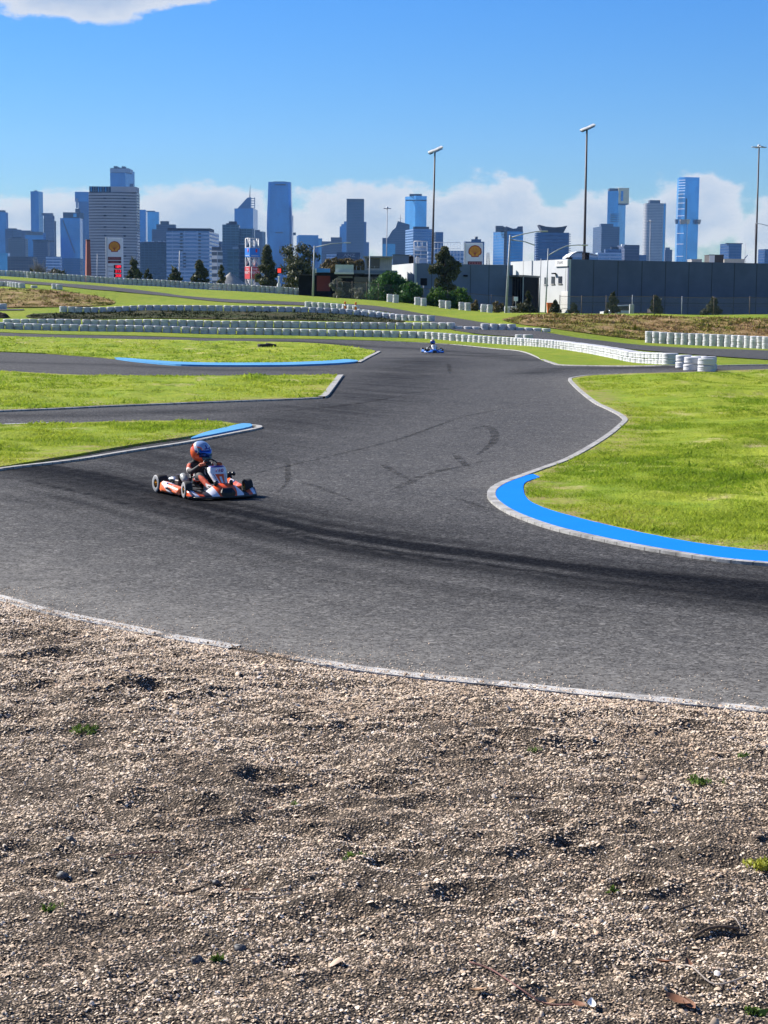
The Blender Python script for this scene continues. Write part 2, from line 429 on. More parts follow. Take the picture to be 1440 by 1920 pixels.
def sheet(name, outline, mat, off, ustep, vstep, skirt=0.0, attrs=None, kind='structure', amp=0.0):
    """a piece of ground cut to an outline and laid on the terrain"""
    ys = [max(4.2, p[1]) for p in outline]
    gp = grid_pts(ustep, vstep, min(ys), max(ys)); gp = gp[inside(outline, gp)]
    # keep interior points off the border
    pts = [(p[0], p[1]) for p in outline]; n = len(pts)
    allp = [Vector(p) for p in pts] + [Vector((float(a), float(b))) for a, b in gp]
    r = geometry.delaunay_2d_cdt(allp, [], [list(range(n))], 1, 1e-5)
    V2 = np.array([(v.x, v.y) for v in r[0]]); Fc = np.array([f for f in r[2] if len(f) == 3])
    a, b, c = V2[Fc[:, 0]], V2[Fc[:, 1]], V2[Fc[:, 2]]
    flip = ((b[:, 0] - a[:, 0]) * (c[:, 1] - a[:, 1]) - (b[:, 1] - a[:, 1]) * (c[:, 0] - a[:, 0])) < 0
    Fc[flip] = Fc[flip][:, ::-1]
    Z = terr(V2[:, 0], V2[:, 1]) + off + mound(outline, V2[:, 0], V2[:, 1], amp)
    V3 = np.c_[V2, Z]
    if skirt > 0:
        ol = np.array(pts); zz = terr(ol[:, 0], ol[:, 1])
        k0 = len(V3); V3 = np.r_[V3, np.c_[ol, zz + off], np.c_[ol, zz + off - skirt]]
        i = np.arange(n); j = (i + 1) % n
        Fc = np.r_[Fc, np.c_[k0 + i, k0 + n + i, k0 + j], np.c_[k0 + j, k0 + n + i, k0 + n + j]]
    at = attrs(V3[:, 0], V3[:, 1]) if attrs else None
    o = link_mesh(name, np_mesh(name, V3, Fc, mat, False, at)); struct(o, kind)
    return o
def strip(name, line, width, mat, off, h=0.0, side=0.5, kind='structure', wfun=None):
    """a band along a line on the ground; side = share of the width to the left of the line; h > 0 gives a raised kerb"""
    n = len(line); V3 = []; Fc = []; al = []; acc = 0.0; m = 4 if h > 0 else 2
    for i, p in enumerate(line):
        a = line[max(0, i - 1)]; b = line[min(n - 1, i + 1)]; t = Vector((b.x - a.x, b.y - a.y)).normalized(); nn = Vector((-t.y, t.x))
        if i: acc += (Vector((p.x, p.y)) - Vector((line[i - 1].x, line[i - 1].y))).length
        w = width * (wfun(i / (n - 1)) if wfun else 1)
        l = Vector((p.x, p.y)) + nn * w * side; r_ = Vector((p.x, p.y)) - nn * w * (1 - side)
        zl, zr = tz(l.x, l.y) + off, tz(r_.x, r_.y) + off
        if h > 0:
            V3 += [(l.x, l.y, zl - .05), (l.x, l.y, zl + h), (r_.x, r_.y, zr + h), (r_.x, r_.y, zr - .05)]
        else: V3 += [(l.x, l.y, zl), (r_.x, r_.y, zr)]
        al += [acc] * m
        if i:
            o = (i - 1) * m
            for k in range(m - 1): Fc.append((o + k, o + k + 1, o + m + k + 1, o + m + k))
    me = np_mesh(name, V3, Fc, mat, False, {'along': ('FLOAT', al)})
    o = link_mesh(name, me)
    return struct(o, kind) if kind else o
# numpy value noise
def vnoise(X, Y, sc, seed=0):
    x, y = np.asarray(X) * sc, np.asarray(Y) * sc; xi, yi = np.floor(x).astype(int), np.floor(y).astype(int); fx, fy = x - xi, y - yi
    fx, fy = fx * fx * (3 - 2 * fx), fy * fy * (3 - 2 * fy)
    def h(a, b):
        v = np.sin(a * 127.1 + b * 311.7 + seed * 74.7) * 43758.5453; return v - np.floor(v)
    return (h(xi, yi) * (1 - fx) + h(xi + 1, yi) * fx) * (1 - fy) + (h(xi, yi + 1) * (1 - fx) + h(xi + 1, yi + 1) * fx) * fy - .5

# ------------------------------------------------------------------ ground materials
def mat_grass(name, c0, c1, c2, dry, drywhere=.62):
    m, nt, b = new_mat(name); g = NG(nt); p = g.pos(); sx = g.sep(p)
    flat = g.comb(sx[0], g.m('MULTIPLY', sx[1], .55), 0.0)
    big = g.noise(flat, .22, 4, .6); mid = g.noise(flat, 1.3, 5, .65); fine = g.noise(p, 14., 4, .7); streak = g.noise(g.comb(g.m('MULTIPLY', sx[0], .5), sx[1], 0.), 1.0, 4, .6, .6)
    c = g.mix(g.rng(mid, .36, .64, sm=True), c0, c1); c = g.mix(g.rng(big, .40, .66, 0, .75, True), c, c2)
    c = g.mix(g.rng(streak, .55, .72, 0, .45, True), c, tuple(x * .66 for x in c0))
    c = g.mix(g.m('MULTIPLY', g.rng(g.m('ADD', g.m('MULTIPLY', mid, .5), g.m('MULTIPLY', streak, .5)), drywhere, drywhere - .22, 0, .0), 0.0), c, dry)
    c = g.mix(g.rng(g.noise(flat, .75, 6, .7), drywhere, drywhere + .12, 0, .85, True), c, dry)
    c = g.mix(g.rng(fine, .4, .75, .0, .4), c, tuple(x * .5 for x in c0))
    e = g.m('MULTIPLY', g.attr('edge'), g.rng(g.noise(p, 2.2, 5, .7), .42, .62), clamp=True)
    c = g.mix(e, c, g.mix(g.rng(fine, .3, .7), (.20, .135, .06), (.46, .36, .18)))
    if name == 'far_grass':   # beyond the circuit the ground is city: grey yards and roads
        c = g.mix(g.rng(sx[1], 250., 300.), c, g.mix(g.rng(g.noise(p, .02, 4), .4, .6), (.10, .10, .105), (.15, .148, .145)))
    nt.links.new(c, b.inputs['Base Color']); b.inputs['Roughness'].default_value = .9; b.inputs['Specular IOR Level'].default_value = .12
    g.bump(g.m('ADD', g.m('MULTIPLY', fine, .6), mid), .9, .12, b)
    return m
M_grass = mat_grass('lawn_grass', (.19, .285, .018), (.295, .36, .03), (.34, .37, .04), (.49, .42, .18), .55)
M_grass_far = mat_grass('far_grass', (.155, .235, .014), (.225, .28, .02), (.26, .285, .026), (.33, .27, .09), .66)
M_bank = mat_grass('dry_bank_grass', (.20, .125, .045), (.31, .20, .085), (.23, .26, .03), (.40, .27, .14), .48)
M_shadebank = mat_grass('shade_toned_bank_grass', (.035, .05, .012), (.06, .075, .02), (.05, .045, .02), (.09, .07, .035), .5)  # shade below the third tyre row is put into this darker grass colour

def mat_asphalt():
    m, nt, b = new_mat('track_asphalt'); g = NG(nt); p = g.pos(); sx = g.sep(p)
    big = g.noise(p, .25, 4, .6); mid = g.noise(p, 2.2, 5, .65); st = g.noise(g.comb(g.m('MULTIPLY', sx[0], .35), g.m('MULTIPLY', sx[1], 1.6), 0.), 1.1, 5, .65)
    def chips(scale):
        v = nt.nodes.new('ShaderNodeTexVoronoi'); v.inputs['Scale'].default_value = scale; nt.links.new(p, v.inputs['Vector']); return g.sep(v.outputs['Color'])[0]
    c1, c2 = chips(62.), chips(27.); agg = g.m('ADD', g.m('MULTIPLY', c1, .55), g.m('MULTIPLY', c2, .45))
    base = g.mix(g.rng(big, .35, .65), ASPH[0], ASPH[1]); base = g.mix(g.rng(mid, .3, .75, 0, .45), base, ASPH[2])
    base = g.mix(g.rng(st, .5, .72, 0, .35), base, tuple(x * .62 for x in ASPH[0]))
    base = g.mix(g.m('MULTIPLY', g.attr('dust'), g.rng(mid, .2, .8, .45, 1.1)), base, DUST)
    base = g.mix(g.m('MULTIPLY', g.attr('rubber'), g.rng(st, .2, .8, .9, 1.05), clamp=True), base, (.0070, .0078, .0105))
    base = g.mix(g.rng(agg, .55, .2, .0, .85), base, g.mix(1.0, base, (.30, .30, .32), 'MULTIPLY'))
    sp = g.m('MULTIPLY', g.m('MAXIMUM', g.rng(c1, .80, .97, 0, .55), g.rng(c2, .86, .99, 0, .55)), g.rng(g.attr('rubber'), 0, .8, 1, .10))
    base = g.mix(sp, base, g.mix(g.rng(mid, .3, .7), (.16, .155, .15), (.34, .325, .30)))
    nt.links.new(base, b.inputs['Base Color'])
    nt.links.new(g.rng(agg, .2, .8, .95, .75), b.inputs['Roughness']); nt.links.new(g.rng(g.attr('rubber'), 0, .8, .14, .02), b.inputs['Specular IOR Level'])
    g.bump(agg, .55, .01, b)
    return m
ASPH = ((.046, .046, .048), (.062, .061, .062), (.078, .076, .075)); DUST = (.185, .175, .158)
M_asph = mat_asphalt()
def mat_kerb(name, white, dark, joint=.25):
    m, nt, b = new_mat(name); g = NG(nt); p = g.pos()
    al = g.m('FRACT', g.m('DIVIDE', g.attr('along'), joint)); j = g.m('LESS_THAN', al, .09)
    n = g.noise(p, 3.5, 6, .7); n2 = g.noise(p, 22., 4, .7)
    c = g.mix(g.rng(n, .42, .66, 0, .75, True), white, dark); c = g.mix(g.rng(n2, .5, .72, 0, .6, True), c, dark)
    c = g.mix(g.m('MULTIPLY', j, .65), c, (.06, .055, .05))
    nt.links.new(c, b.inputs['Base Color']); b.inputs['Roughness'].default_value = .85; g.bump(n2, .5, .01, b)
    return m
M_kerb = mat_kerb('worn_white_kerb_concrete', (.40, .39, .37), (.15, .142, .13))
M_edge = mat_kerb('worn_white_edge_paint', (.50, .485, .46), (.15, .135, .12), 1.7)
M_line = plain('white_line_paint', (.6, .6, .58), .8, 0, .3, 4, world=True)
def mat_paint(name, c, c2, worn, amt):
    m, nt, b = new_mat(name); g = NG(nt); p = g.pos()
    c_ = g.mix(g.rng(g.noise(p, .9, 5, .6), .35, .65), c, c2); c_ = g.mix(g.rng(g.noise(p, 6., 6, .75), 1 - amt, 1 - amt + .12, 0, .8, True), c_, worn)
    nt.links.new(c_, b.inputs['Base Color']); b.inputs['Roughness'].default_value = .8; b.inputs['Specular IOR Level'].default_value = .08; g.bump(g.noise(p, 70., 3, .7), .25, .008, b)
    return m
M_blue = mat_paint('bright_blue_kerb_paint', (.001, .18, .78), (.002, .195, .84), (.02, .08, .25), .25)
M_paleblue = mat_paint('faded_blue_kerb_paint', (.075, .27, .54), (.11, .33, .58), (.26, .31, .35), .38)
def mat_gravel_bed():
    m, nt, b = new_mat('gravel_bed'); g = NG(nt); p = g.pos()
    vo = nt.nodes.new('ShaderNodeTexVoronoi'); vo.inputs['Scale'].default_value = 70; nt.links.new(p, vo.inputs['Vector'])
    vs = g.sep(vo.outputs['Color'])
    c = g.mix(vs[0], (.07, .055, .042), (.26, .205, .155)); c = g.mix(g.rng(vo.outputs['Distance'], .3, .75), c, (.035, .028, .022))
    c = g.mix(g.rng(g.noise(p, 1.6, 5, .65), .45, .7, 0, .6), c, (.10, .08, .06))
    nt.links.new(c, b.inputs['Base Color']); b.inputs['Roughness'].default_value = .95; b.inputs['Specular IOR Level'].default_value = .1
    g.bump(g.rng(vo.outputs['Distance'], 0, .7, 1, 0), .9, .012, b)
    return m
M_bed = mat_gravel_bed()

# ------------------------------------------------------------------ the ground sheets
def base_ground():
    us = np.r_[-6, -3, -1.5, -.8, -.5, np.arange(-.36, .3601, .012), .5, .8, 1.5, 3, 6]
    vs = np.r_[np.arange(math.log(3.), math.log(430.), .018), np.log([520, 700, 1000, 1600, 3000, 6000, 12000, 26000])]
    U, V_ = np.meshgrid(us, vs); Y = np.exp(V_); X = U * Y; Z = terr(X.ravel(), Y.ravel()) - .06 * (Y.ravel() < 24) 
    V3 = np.c_[X.ravel(), Y.ravel(), Z]; nu, nv = len(us), len(vs)
    i = (np.arange(nv - 1)[:, None] * nu + np.arange(nu - 1)[None]).ravel()
    Fc = np.c_[i, i + 1, i + nu + 1, i + nu]
    k = len(V3); V3 = np.r_[V3, [(-18, -60, -.06), (18, -60, -.06)]]
    Fc = np.r_[Fc, [(k, k + 1, nu - 1, 0)]]
    struct(link_mesh('grass_field', np_mesh('grass_field', V3, Fc, M_grass_far, True)))
base_ground()

W1 = [(-330, 1040), (-200, 1072), (-80, 1104), (0, 1124), (60, 1142), (100, 1152), (200, 1172), (270, 1187), (350, 1202), (440, 1217), (550, 1237), (650, 1254), (720, 1263), (795, 1272), (920, 1284), (1070, 1300), (1220, 1314), (1320, 1324), (1440, 1336), (1580, 1348), (1760, 1360)]
GAf = [(-420, 612), (-200, 617), (0, 623.6), (200, 629), (400, 634.3), (574, 635.8), (720, 639.7), (859, 646.7), (956, 656), (984, 660.5), (1006, 669), (1017, 676), (1037, 681.5), (1053, 685), (1120, 686.3), (1273, 686.3), (1440, 684.5), (1560, 683.5), (1760, 683)]
W1w = smooth_line(ext(GL(W1), 9, 16), .15)
GAw = smooth_line(ext(GL(GAf), 30, 30), .5)
# the dark racing line and the dusty edge of the asphalt
LINES = [([(60, 880), (190, 905), (330, 940), (480, 972), (600, 1000), (760, 1026), (900, 1044), (1100, 1072), (1300, 1096), (1440, 1112), (1700, 1138)], 1.3, 1.05),
         ([(130, 935), (260, 955), (420, 985), (600, 1016), (800, 1048)], 1.3, .55),
         ([(800, 672), (760, 700), (700, 740), (610, 775), (520, 800), (430, 822), (330, 850), (200, 885)], 2.2, .5),
         ([(560, 672), (640, 690), (760, 692), (900, 685)], 1.5, .22),
         ([(812, 664), (900, 668), (1000, 676)], 1.3, .45), ([(-100, 632), (300, 638), (560, 641), (800, 655), (960, 668)], 1.0, .55),
         ([(-100, 676), (200, 684), (400, 694), (560, 694)], 1.2, .4), ([(-100, 782), (200, 778), (430, 770), (560, 762)], 1.0, .45),
         ([(430, 975), (560, 1004), (760, 1034), (1000, 1064), (1440, 1090)], 2.6, .50),
         ([(1000, 700), (1060, 691), (1150, 691), (1300, 691)], 1.2, .5)]
LINW = [([G(*p) for p in l], w, a) for l, w, a in LINES]
_rx = np.array([p.x for p in LINW[0][0]]); _ry = np.array([p.y for p in LINW[0][0]])
def asph_attrs(X, Y):
    rub = np.zeros(len(X))
    for l, w, a in LINW:
        d = seg_dist(l, X, Y) + .22 * vnoise(X, Y, .5, 3) * w
        rub = np.maximum(rub, a * np.exp(-(d / w) ** 2))
    v = Y - np.interp(X, _rx, _ry)   # streaks run along the racing line
    rub *= np.clip(1 + .25 * vnoise(X, Y, .45, 5) + .55 * vnoise(X * .10, v * 1.5, 1., 15) + .75 * vnoise(X * .16, v * 3.4, 1., 16) + .6 * vnoise(X * .2, v * 6.5, 1., 17), .15, 1.4)
    d1 = seg_dist(W1w[::6], X, Y) * (1 + .6 * vnoise(X, Y, .5, 9))
    dust = .80 * np.exp(-d1 / 1.5) + .52 * np.exp(-d1 / 6.0)
    edge = seg_dist(RIw[::8], X, Y) if RIw else np.full(len(X), 9.)
    dust = np.maximum(dust, .5 * np.exp(-edge / 1.2) * (Y > 27) )
    dust = np.maximum(dust, .30 * np.clip(vnoise(X, Y, .13, 2) + .1, 0, 1) * (Y > 30))
    return {'rubber': ('FLOAT', np.clip(rub, 0, 1)), 'dust': ('FLOAT', np.clip(dust, 0, 1))}
RI = [(1760, 685), (1560, 690), (1440, 693.5), (1272, 699.5), (1160, 702.5), (1115, 704.5), (1089, 707), (1069, 711.5), (1077, 724), (1096, 741), (1119, 758), (1142, 769), (1163, 780), (1172, 789), (1165, 798), (1142, 817.5), (1104, 842), (1062, 865), (1016, 882), (978, 896), (943.5, 909), (926, 920), (921, 930), (926, 941.6), (949, 959), (986, 976), (1043, 995), (1119, 1013), (1196, 1029), (1272, 1042), (1348, 1053.5), (1440, 1062), (1560, 1069), (1760, 1074)]
RIw = smooth_line(ext(GL(RI), 30, 14), .12)
asphalt_outline = [p for p in W1w[::3]] + [p for p in GAw[::-1]]
sheet('asphalt_track', asphalt_outline, M_asph, .008, .0055, .0065, 0, asph_attrs)
# back part of the circuit, beyond the barriers
RCu = [(-120, 515), (-20, 522), (40, 527), (70, 529), (180, 536), (250, 543), (315, 551), (430, 562), (560, 567), (700, 574), (809, 591.5), (859, 598), (903, 605), (960, 612), (1009, 622), (1060, 630.5), (1120, 639), (1200, 648), (1300, 654), (1440, 658.5), (1560, 661), (1760, 663)]
RCl = [(1760, 680), (1560, 677.5), (1440, 675.8), (1341, 669.5), (1240, 661), (1100, 645.5), (1000, 635), (900, 627.5), (848, 619), (812, 606), (770, 594), (700, 582), (560, 573), (430, 567.5), (315, 556), (250, 550), (180, 544), (70, 534), (40, 532), (-20, 528), (-120, 522)]
rc = smooth_line(GL(RCu), 1.0) + smooth_line(GL(RCl), 1.0)
sheet('back_road', rc, M_asph, .05, .006, .012, 0, asph_attrs)
lr = GL([(-200, 578.5), (-60, 580), (10, 580.5), (45, 580.5), (45, 582.5), (10, 583), (-60, 583), (-200, 583)])
sheet('side_road', lr, M_asph, .05, .006, .012, 0, asph_attrs)

# grass islands
GAb = [(1760, 681), (1560, 678.5), (1440, 676.8), (1341, 670.5), (1240, 662), (1100, 646.5), (1000, 636), (900, 628.5), (848, 620.5), (760, 621), (560, 618.5), (300, 614), (0, 609), (-200, 606), (-420, 602)]
sheet('grass_verge', jit(GAw, .06) + jit(smooth_line(GL(GAb), 1.0), .1), M_grass_far, .035, .006, .012, .06)
I1t = [(-330, 806), (-150, 803), (0, 800), (100, 798), (200, 794.5), (300, 793), (400, 794), (432, 797), (455, 800)]
I1b = [(440, 803), (413, 810), (384, 817), (350, 823), (300, 830), (250, 838), (150, 855), (60, 870), (0, 880), (-150, 905), (-330, 933)]
i1 = jit(smooth_line(ext(GL(I1t), 14, 0), .25), .05) + jit(smooth_line(ext(GL(I1b), 0, 14), .2), .03)
sheet('grass_island', i1, M_grass, .05, .004, .008, .08, edge_attr(i1), amp=.13)
I2t = [(-330, 690), (-150, 694), (0, 698), (100, 703), (200, 706.3), (400, 707), (500, 706.3), (632, 705.3)]
I2b = [(628, 717), (619, 730), (608, 743), (600, 746), (560, 749), (480, 752), (400, 755), (300, 759), (200, 763), (100, 768), (0, 772), (-150, 779), (-330, 786)]
i2 = jit(smooth_line(ext(GL(I2t), 14, 0), .35), .06) + jit(smooth_line(ext(GL(I2b), 0, 14), .3), .04)
sheet('grass_island', i2, M_grass, .05, .004, .008, .08, edge_attr(i2), amp=.16)
I3t = [(-330, 622), (-150, 627), (0, 631.3), (200, 636), (380, 640.8), (547, 642.8), (630, 648), (683, 655), (706, 659.5)]
I3b = [(690, 670), (672, 680), (649, 677.3), (616, 680), (519, 683.5), (380, 683.5), (300, 680), (250, 676), (214, 674), (194, 671.6), (97, 664.7), (0, 660.5), (-150, 656), (-330, 652)]
i3 = jit(smooth_line(ext(GL(I3t), 20, 0), .5), .08) + jit(smooth_line(ext(GL(I3b), 0, 20), .4), .06)
sheet('grass_island', i3, M_grass, .05, .004, .008, .08, amp=.2)
bo = [(1000, 893), (976, 898), (952, 908), (934, 920), (929, 931), (934, 944), (956, 959.5), (1002, 979.5), (1061, 995), (1157, 1017), (1234, 1032), (1348, 1051), (1440, 1060), (1560, 1067), (1760, 1072)]
bi = [(1760, 1050), (1560, 1046), (1440, 1039), (1387, 1034.5), (1310, 1024), (1234, 1010), (1157, 994), (1081, 975), (1024, 958), (993, 943.6), (981.7, 924.5), (985.5, 909), (1012, 898.5)]
sheet('grass_island', RIw, M_grass, .03, .004, .007, .05, edge_attr(RIw, smooth_line(GL(bi), .3)), amp=.15)

# kerbs and painted run-offs (each a strip of real thickness)
strip('white_kerb', smooth_line(ext(GL(RI[4:]), 0, 14), .12), .125, M_kerb, .0, .045, .5)
strip('white_edge', smooth_line(ext(GL(W1[:10]), 9, 0), .15), .17, M_edge, .012, .010, .5)
strip('white_edge', smooth_line(ext(GL(W1[10:]), 0, 16), .15), .17, M_edge, .012, .010, .5)
strip('white_kerb', smooth_line(ext(GL([(-330, 939), (-150, 909), (0, 882.5), (139, 865.5), (243, 848.5), (347, 832.5), (385, 825), (417, 818.5), (469, 808.5), (486, 804), (484, 801), (470, 799.5)]), 14, 0), .12), .12, M_kerb, .0, .045, .5)
strip('white_kerb', smooth_line(GL([(640, 705.8), (637, 708), (628, 720), (619, 732), (609, 744.5), (603, 747.5)]), .2), .20, M_kerb, .0, .07, .5)
strip('white_edge', smooth_line(GL([(603, 747.5), (560, 750), (480, 753), (400, 756), (300, 760), (200, 764), (100, 769), (0, 773), (-200, 782)]), .4), .12, M_kerb, .0, .05, .5)
strip('white_kerb', smooth_line(GL([(711, 660), (706, 663), (690, 671), (672, 681)]), .3), .20, M_kerb, .0, .06, .5)
strip('white_edge', smooth_line(GL([(1017, 675), (1037, 681.8), (1053, 685.3), (1120, 686.8), (1273, 686.8), (1440, 685), (1600, 684)]), .4), .16, M_kerb, .0, .04, .5)
strip('white_edge', smooth_line(GL([(720, 640.5), (859, 647.2), (956, 656.5), (984, 661), (1006, 669.5), (1017, 675)]), .5), .12, M_edge, .012, .02, .5)
strip('painted_line', smooth_line(GL([(8, 796), (50, 794.8), (93, 793.4)]), .3), .10, M_line, .014)
sheet('blue_runoff', smooth_line(ext(GL(bo), 0, 14), .12) + jit(smooth_line(ext(GL(bi), 14, 0), .1), .015), M_blue, .040, .006, .010, .05)
b1 = [(358, 828), (384, 823.5), (417, 817), (467, 806.5), (473, 803), (468, 800), (455, 799.5), (413, 809.5), (382, 817.5)]
sheet('blue_runoff', smooth_line(GL(b1), .1, True), M_paleblue, .075, .006, .010, .08)
b3 = [(214, 673.2), (250, 675.3), (300, 679.6), (380, 683), (519, 683), (616, 679.3), (649, 676.6), (671, 680), (630, 684.3), (519, 688), (400, 688), (330, 686.3), (250, 679)]
sheet('blue_runoff', smooth_line(GL(b3), .3, True), M_paleblue, .085, .006, .010, .08)
# skid marks and the joint between two asphalt lanes
def mat_skid():
    m, nt, b = new_mat('rubber_mark'); g = NG(nt); p = g.pos()
    b.inputs['Base Color'].default_value = (.007, .0075, .009, 1); b.inputs['Roughness'].default_value = .9; b.inputs['Specular IOR Level'].default_value = .05
    nt.links.new(g.m('MULTIPLY', g.rng(g.noise(p, 2.5, 6, .7), .38, .62), g.rng(g.noise(p, 45., 3, .7), .35, .6, .15, .6)), b.inputs['Alpha'])
    return m
M_skid = mat_skid()
SK = [([(468, 891), (634, 853), (752, 823), (867, 783), (940, 768), (1010, 752)], .11), ([(745, 917), (775, 902), (805, 889), (874, 873.5), (905, 866)], .16), ([(718, 872), (742, 887), (772, 902)], .16),
      ([(884, 806), (909, 799.6), (924, 807.6), (928, 821), (922, 833), (895, 854)], .2), ([(841, 683), (844, 702)], .2), ([(852, 852), (868, 868), (884, 883)], .15),
      ([(560, 905), (600, 915), (660, 940)], .12), ([(858, 937), (900, 950), (930, 958)], .12), ([(430, 775), (520, 772), (640, 762), (760, 742)], .22), ([(660, 730), (760, 738), (860, 726)], .2), ([(540, 870), (538, 905), (520, 925)], .1)]
for l, w in SK: strip('skid_mark', smooth_line(GL(l), .2), w, M_skid, .013, wfun=lambda t: .35 + 1.3 * math.sin(math.pi * min(1, t + .12)) ** .7 * .5)
strip('asphalt_joint', smooth_line(GL([(560, 1085), (720, 1102), (790, 1101), (880, 1112), (1000, 1128), (1120, 1142), (1280, 1159), (1440, 1174), (1600, 1188)]), .2), .03, M_skid, .013)
# ------------------------------------------------------------------ gravel trap in front: lumpy bed and loose pebbles
_lx = np.array([p.x for p in W1w]); _ly = np.array([p.y for p in W1w])
def line_y(X): return np.interp(X, _lx, _ly)
DENTS = [(G(px, py), w, h) for px, py, w, h in [(310, 1312, .20, .07), (262, 1310, .14, .05), (95, 1248, .22, .05), (130, 1240, .15, .04), (20, 1192, .2, .06), (235, 1270, .2, .04), (40, 1368, .22, .06), (75, 1290, .15, .04), (205, 1345, .16, .06), (60, 1318, .2, .05),
      (365, 1545, .16, .06), (300, 1530, .15, .05), (720, 1500, .15, .05), (840, 1420, .12, .04), (560, 1380, .12, .04), (690, 1590, .14, .05), (1190, 1680, .10, .07), (1005, 1775, .12, .05), (1310, 1336, .14, .06), (745, 1640, .13, .05), (585, 1550, .13, .05),
      (100, 1660, .10, .03), (45, 1610, .10, .03), (40, 1885, .10, .03), (560, 1835, .09, .03), (1260, 1860, .12, .04), (1330, 1880, .12, .04), (1150, 1520, .16, .05), (1360, 1640, .15, .05), (900, 1600, .12, .04), (500, 1480, .13, .05), (1010, 1345, .12, .03), (960, 1400, .14, .04), (1090, 1420, .15, .04), (880, 1700, .14, .05), (640, 1740, .16, .05), (450, 1680, .13, .05)]]
_dr = np.random.default_rng(5)
for _ in range(60):
    D_ = _dr.uniform(6.2, 14); X_ = _dr.uniform(-.26, .26) * D_
    DENTS.append((Vector((X_, D_, 0)), _dr.uniform(.05, .13), _dr.uniform(.012, .035)))
def gravel_z(X, Y):
    z = .05 * vnoise(X, Y, .7, 1) + .05 * vnoise(X, Y, 2.1, 2) + .036 * vnoise(X, Y, 5.3, 3) + .022 * vnoise(X, Y, 11., 4) + .010 * vnoise(X, Y, 23., 6)
    for p, w, h in DENTS:
        dx = (X - p.x) / (w * 1.25); dy = (Y - p.y) / w; q = dx * dx + dy * dy
        z = z - h * .40 * np.exp(-q) * (1 + 1.4 * vnoise(X, Y, 9., 41)) + h * .5 * np.exp(-((np.sqrt(q) - 1.35) / .4) ** 2)
    e = np.clip((line_y(X) + .04 - Y) / .9, 0, 1); e = e * e * (3 - 2 * e)
    return .008 + e * (.05 + z * 1.05)
def build_gravel():
    nu, nv = 380, 420
    us = np.linspace(-1, 1, nu); t = np.linspace(0, 1, nv); wx = lambda Y: .26 * Y + 2.6
    # columns run from close to the camera up to the white line
    V3 = []
    U, T = np.meshgrid(us, t); Dl = np.empty(nu)
    for i, u in enumerate(us):
        Ys = np.linspace(4, 40, 1500); k = np.argmax(Ys - line_y(u * wx(Ys)) > 0); Dl[i] = Ys[k] if k else 24.
    Y = 4.6 * (np.broadcast_to(Dl, U.shape) / 4.6) ** T; X = U * wx(Y); Y = Y + .03 * vnoise(X, Y, 3., 8) * (T > .98)
    Z = gravel_z(X.ravel(), Y.ravel())
    i = (np.arange(nv - 1)[:, None] * nu + np.arange(nu - 1)[None]).ravel()
    Fc = np.c_[i, i + 1, i + nu + 1, i + nu]
    V3 = np.c_[X.ravel(), Y.ravel(), Z]
    k = len(V3); V3 = np.r_[V3, [(-16, -50, .02), (16, -50, .02)]]
    Fc = np.r_[Fc, [(k, k + 1, nu - 1, 0)]]
    # flanks to the left and right of the dense part
    struct(link_mesh('gravel_bed', np_mesh('gravel_bed', V3, Fc, M_bed, True)))
    Vf = []; Ff = []
    for s in (-1, 1):
        for a in np.linspace(0, 1, 30):
            Yl = 4.6 * (Dl[0 if s < 0 else -1] / 4.6) ** a; x0 = s * wx(Yl)
            for w in (0, .5, 1.5, 4, 9):
                x = x0 + s * w; y = min(Yl, float(line_y(x)) if abs(x) < 12 else Yl); Vf.append((x, y, float(gravel_z(np.array([x]), np.array([y]))[0]) - .004 * (w == 0)))
        o = (0 if s < 0 else 150)
        for r_ in range(29):
            for c in range(4): Ff.append((o + r_ * 5 + c, o + r_ * 5 + c + 1, o + r_ * 5 + 6 + c, o + r_ * 5 + 5 + c))
    struct(link_mesh('gravel_bed', np_mesh('gravel_bed', Vf, Ff, M_bed, True)))
build_gravel()

def mat_pebble():
    m, nt, b = new_mat('river_pebbles'); g = NG(nt); p = g.pos()
    v = g.attr('shade')
    r = nt.nodes.new('ShaderNodeValToRGB'); cr = r.color_ramp; cr.interpolation = 'LINEAR'
    cr.elements[0].position = 0; cr.elements[0].color = (.035, .026, .02, 1); cr.elements[1].position = 1; cr.elements[1].color = (.92, .83, .72, 1)
    for q, c in ((.06, (.11, .078, .055)), (.20, (.36, .262, .18)), (.40, (.53, .405, .285)), (.60, (.65, .515, .38)), (.82, (.76, .64, .51)), (.93, (.66, .44, .29))):
        e = cr.elements.new(q); e.color = (*c, 1)
    nt.links.new(v, r.inputs[0])
    c = g.mix(g.rng(g.noise(p, 1.3, 5, .65), .46, .66, 0, .55, True), r.outputs[0], g.mix(1., r.outputs[0], (.50, .44, .38), 'MULTIPLY'))
    nt.links.new(c, b.inputs['Base Color']); b.inputs['Roughness'].default_value = .75; b.inputs['Specular IOR Level'].default_value = .3
    return m
M_peb = mat_pebble()
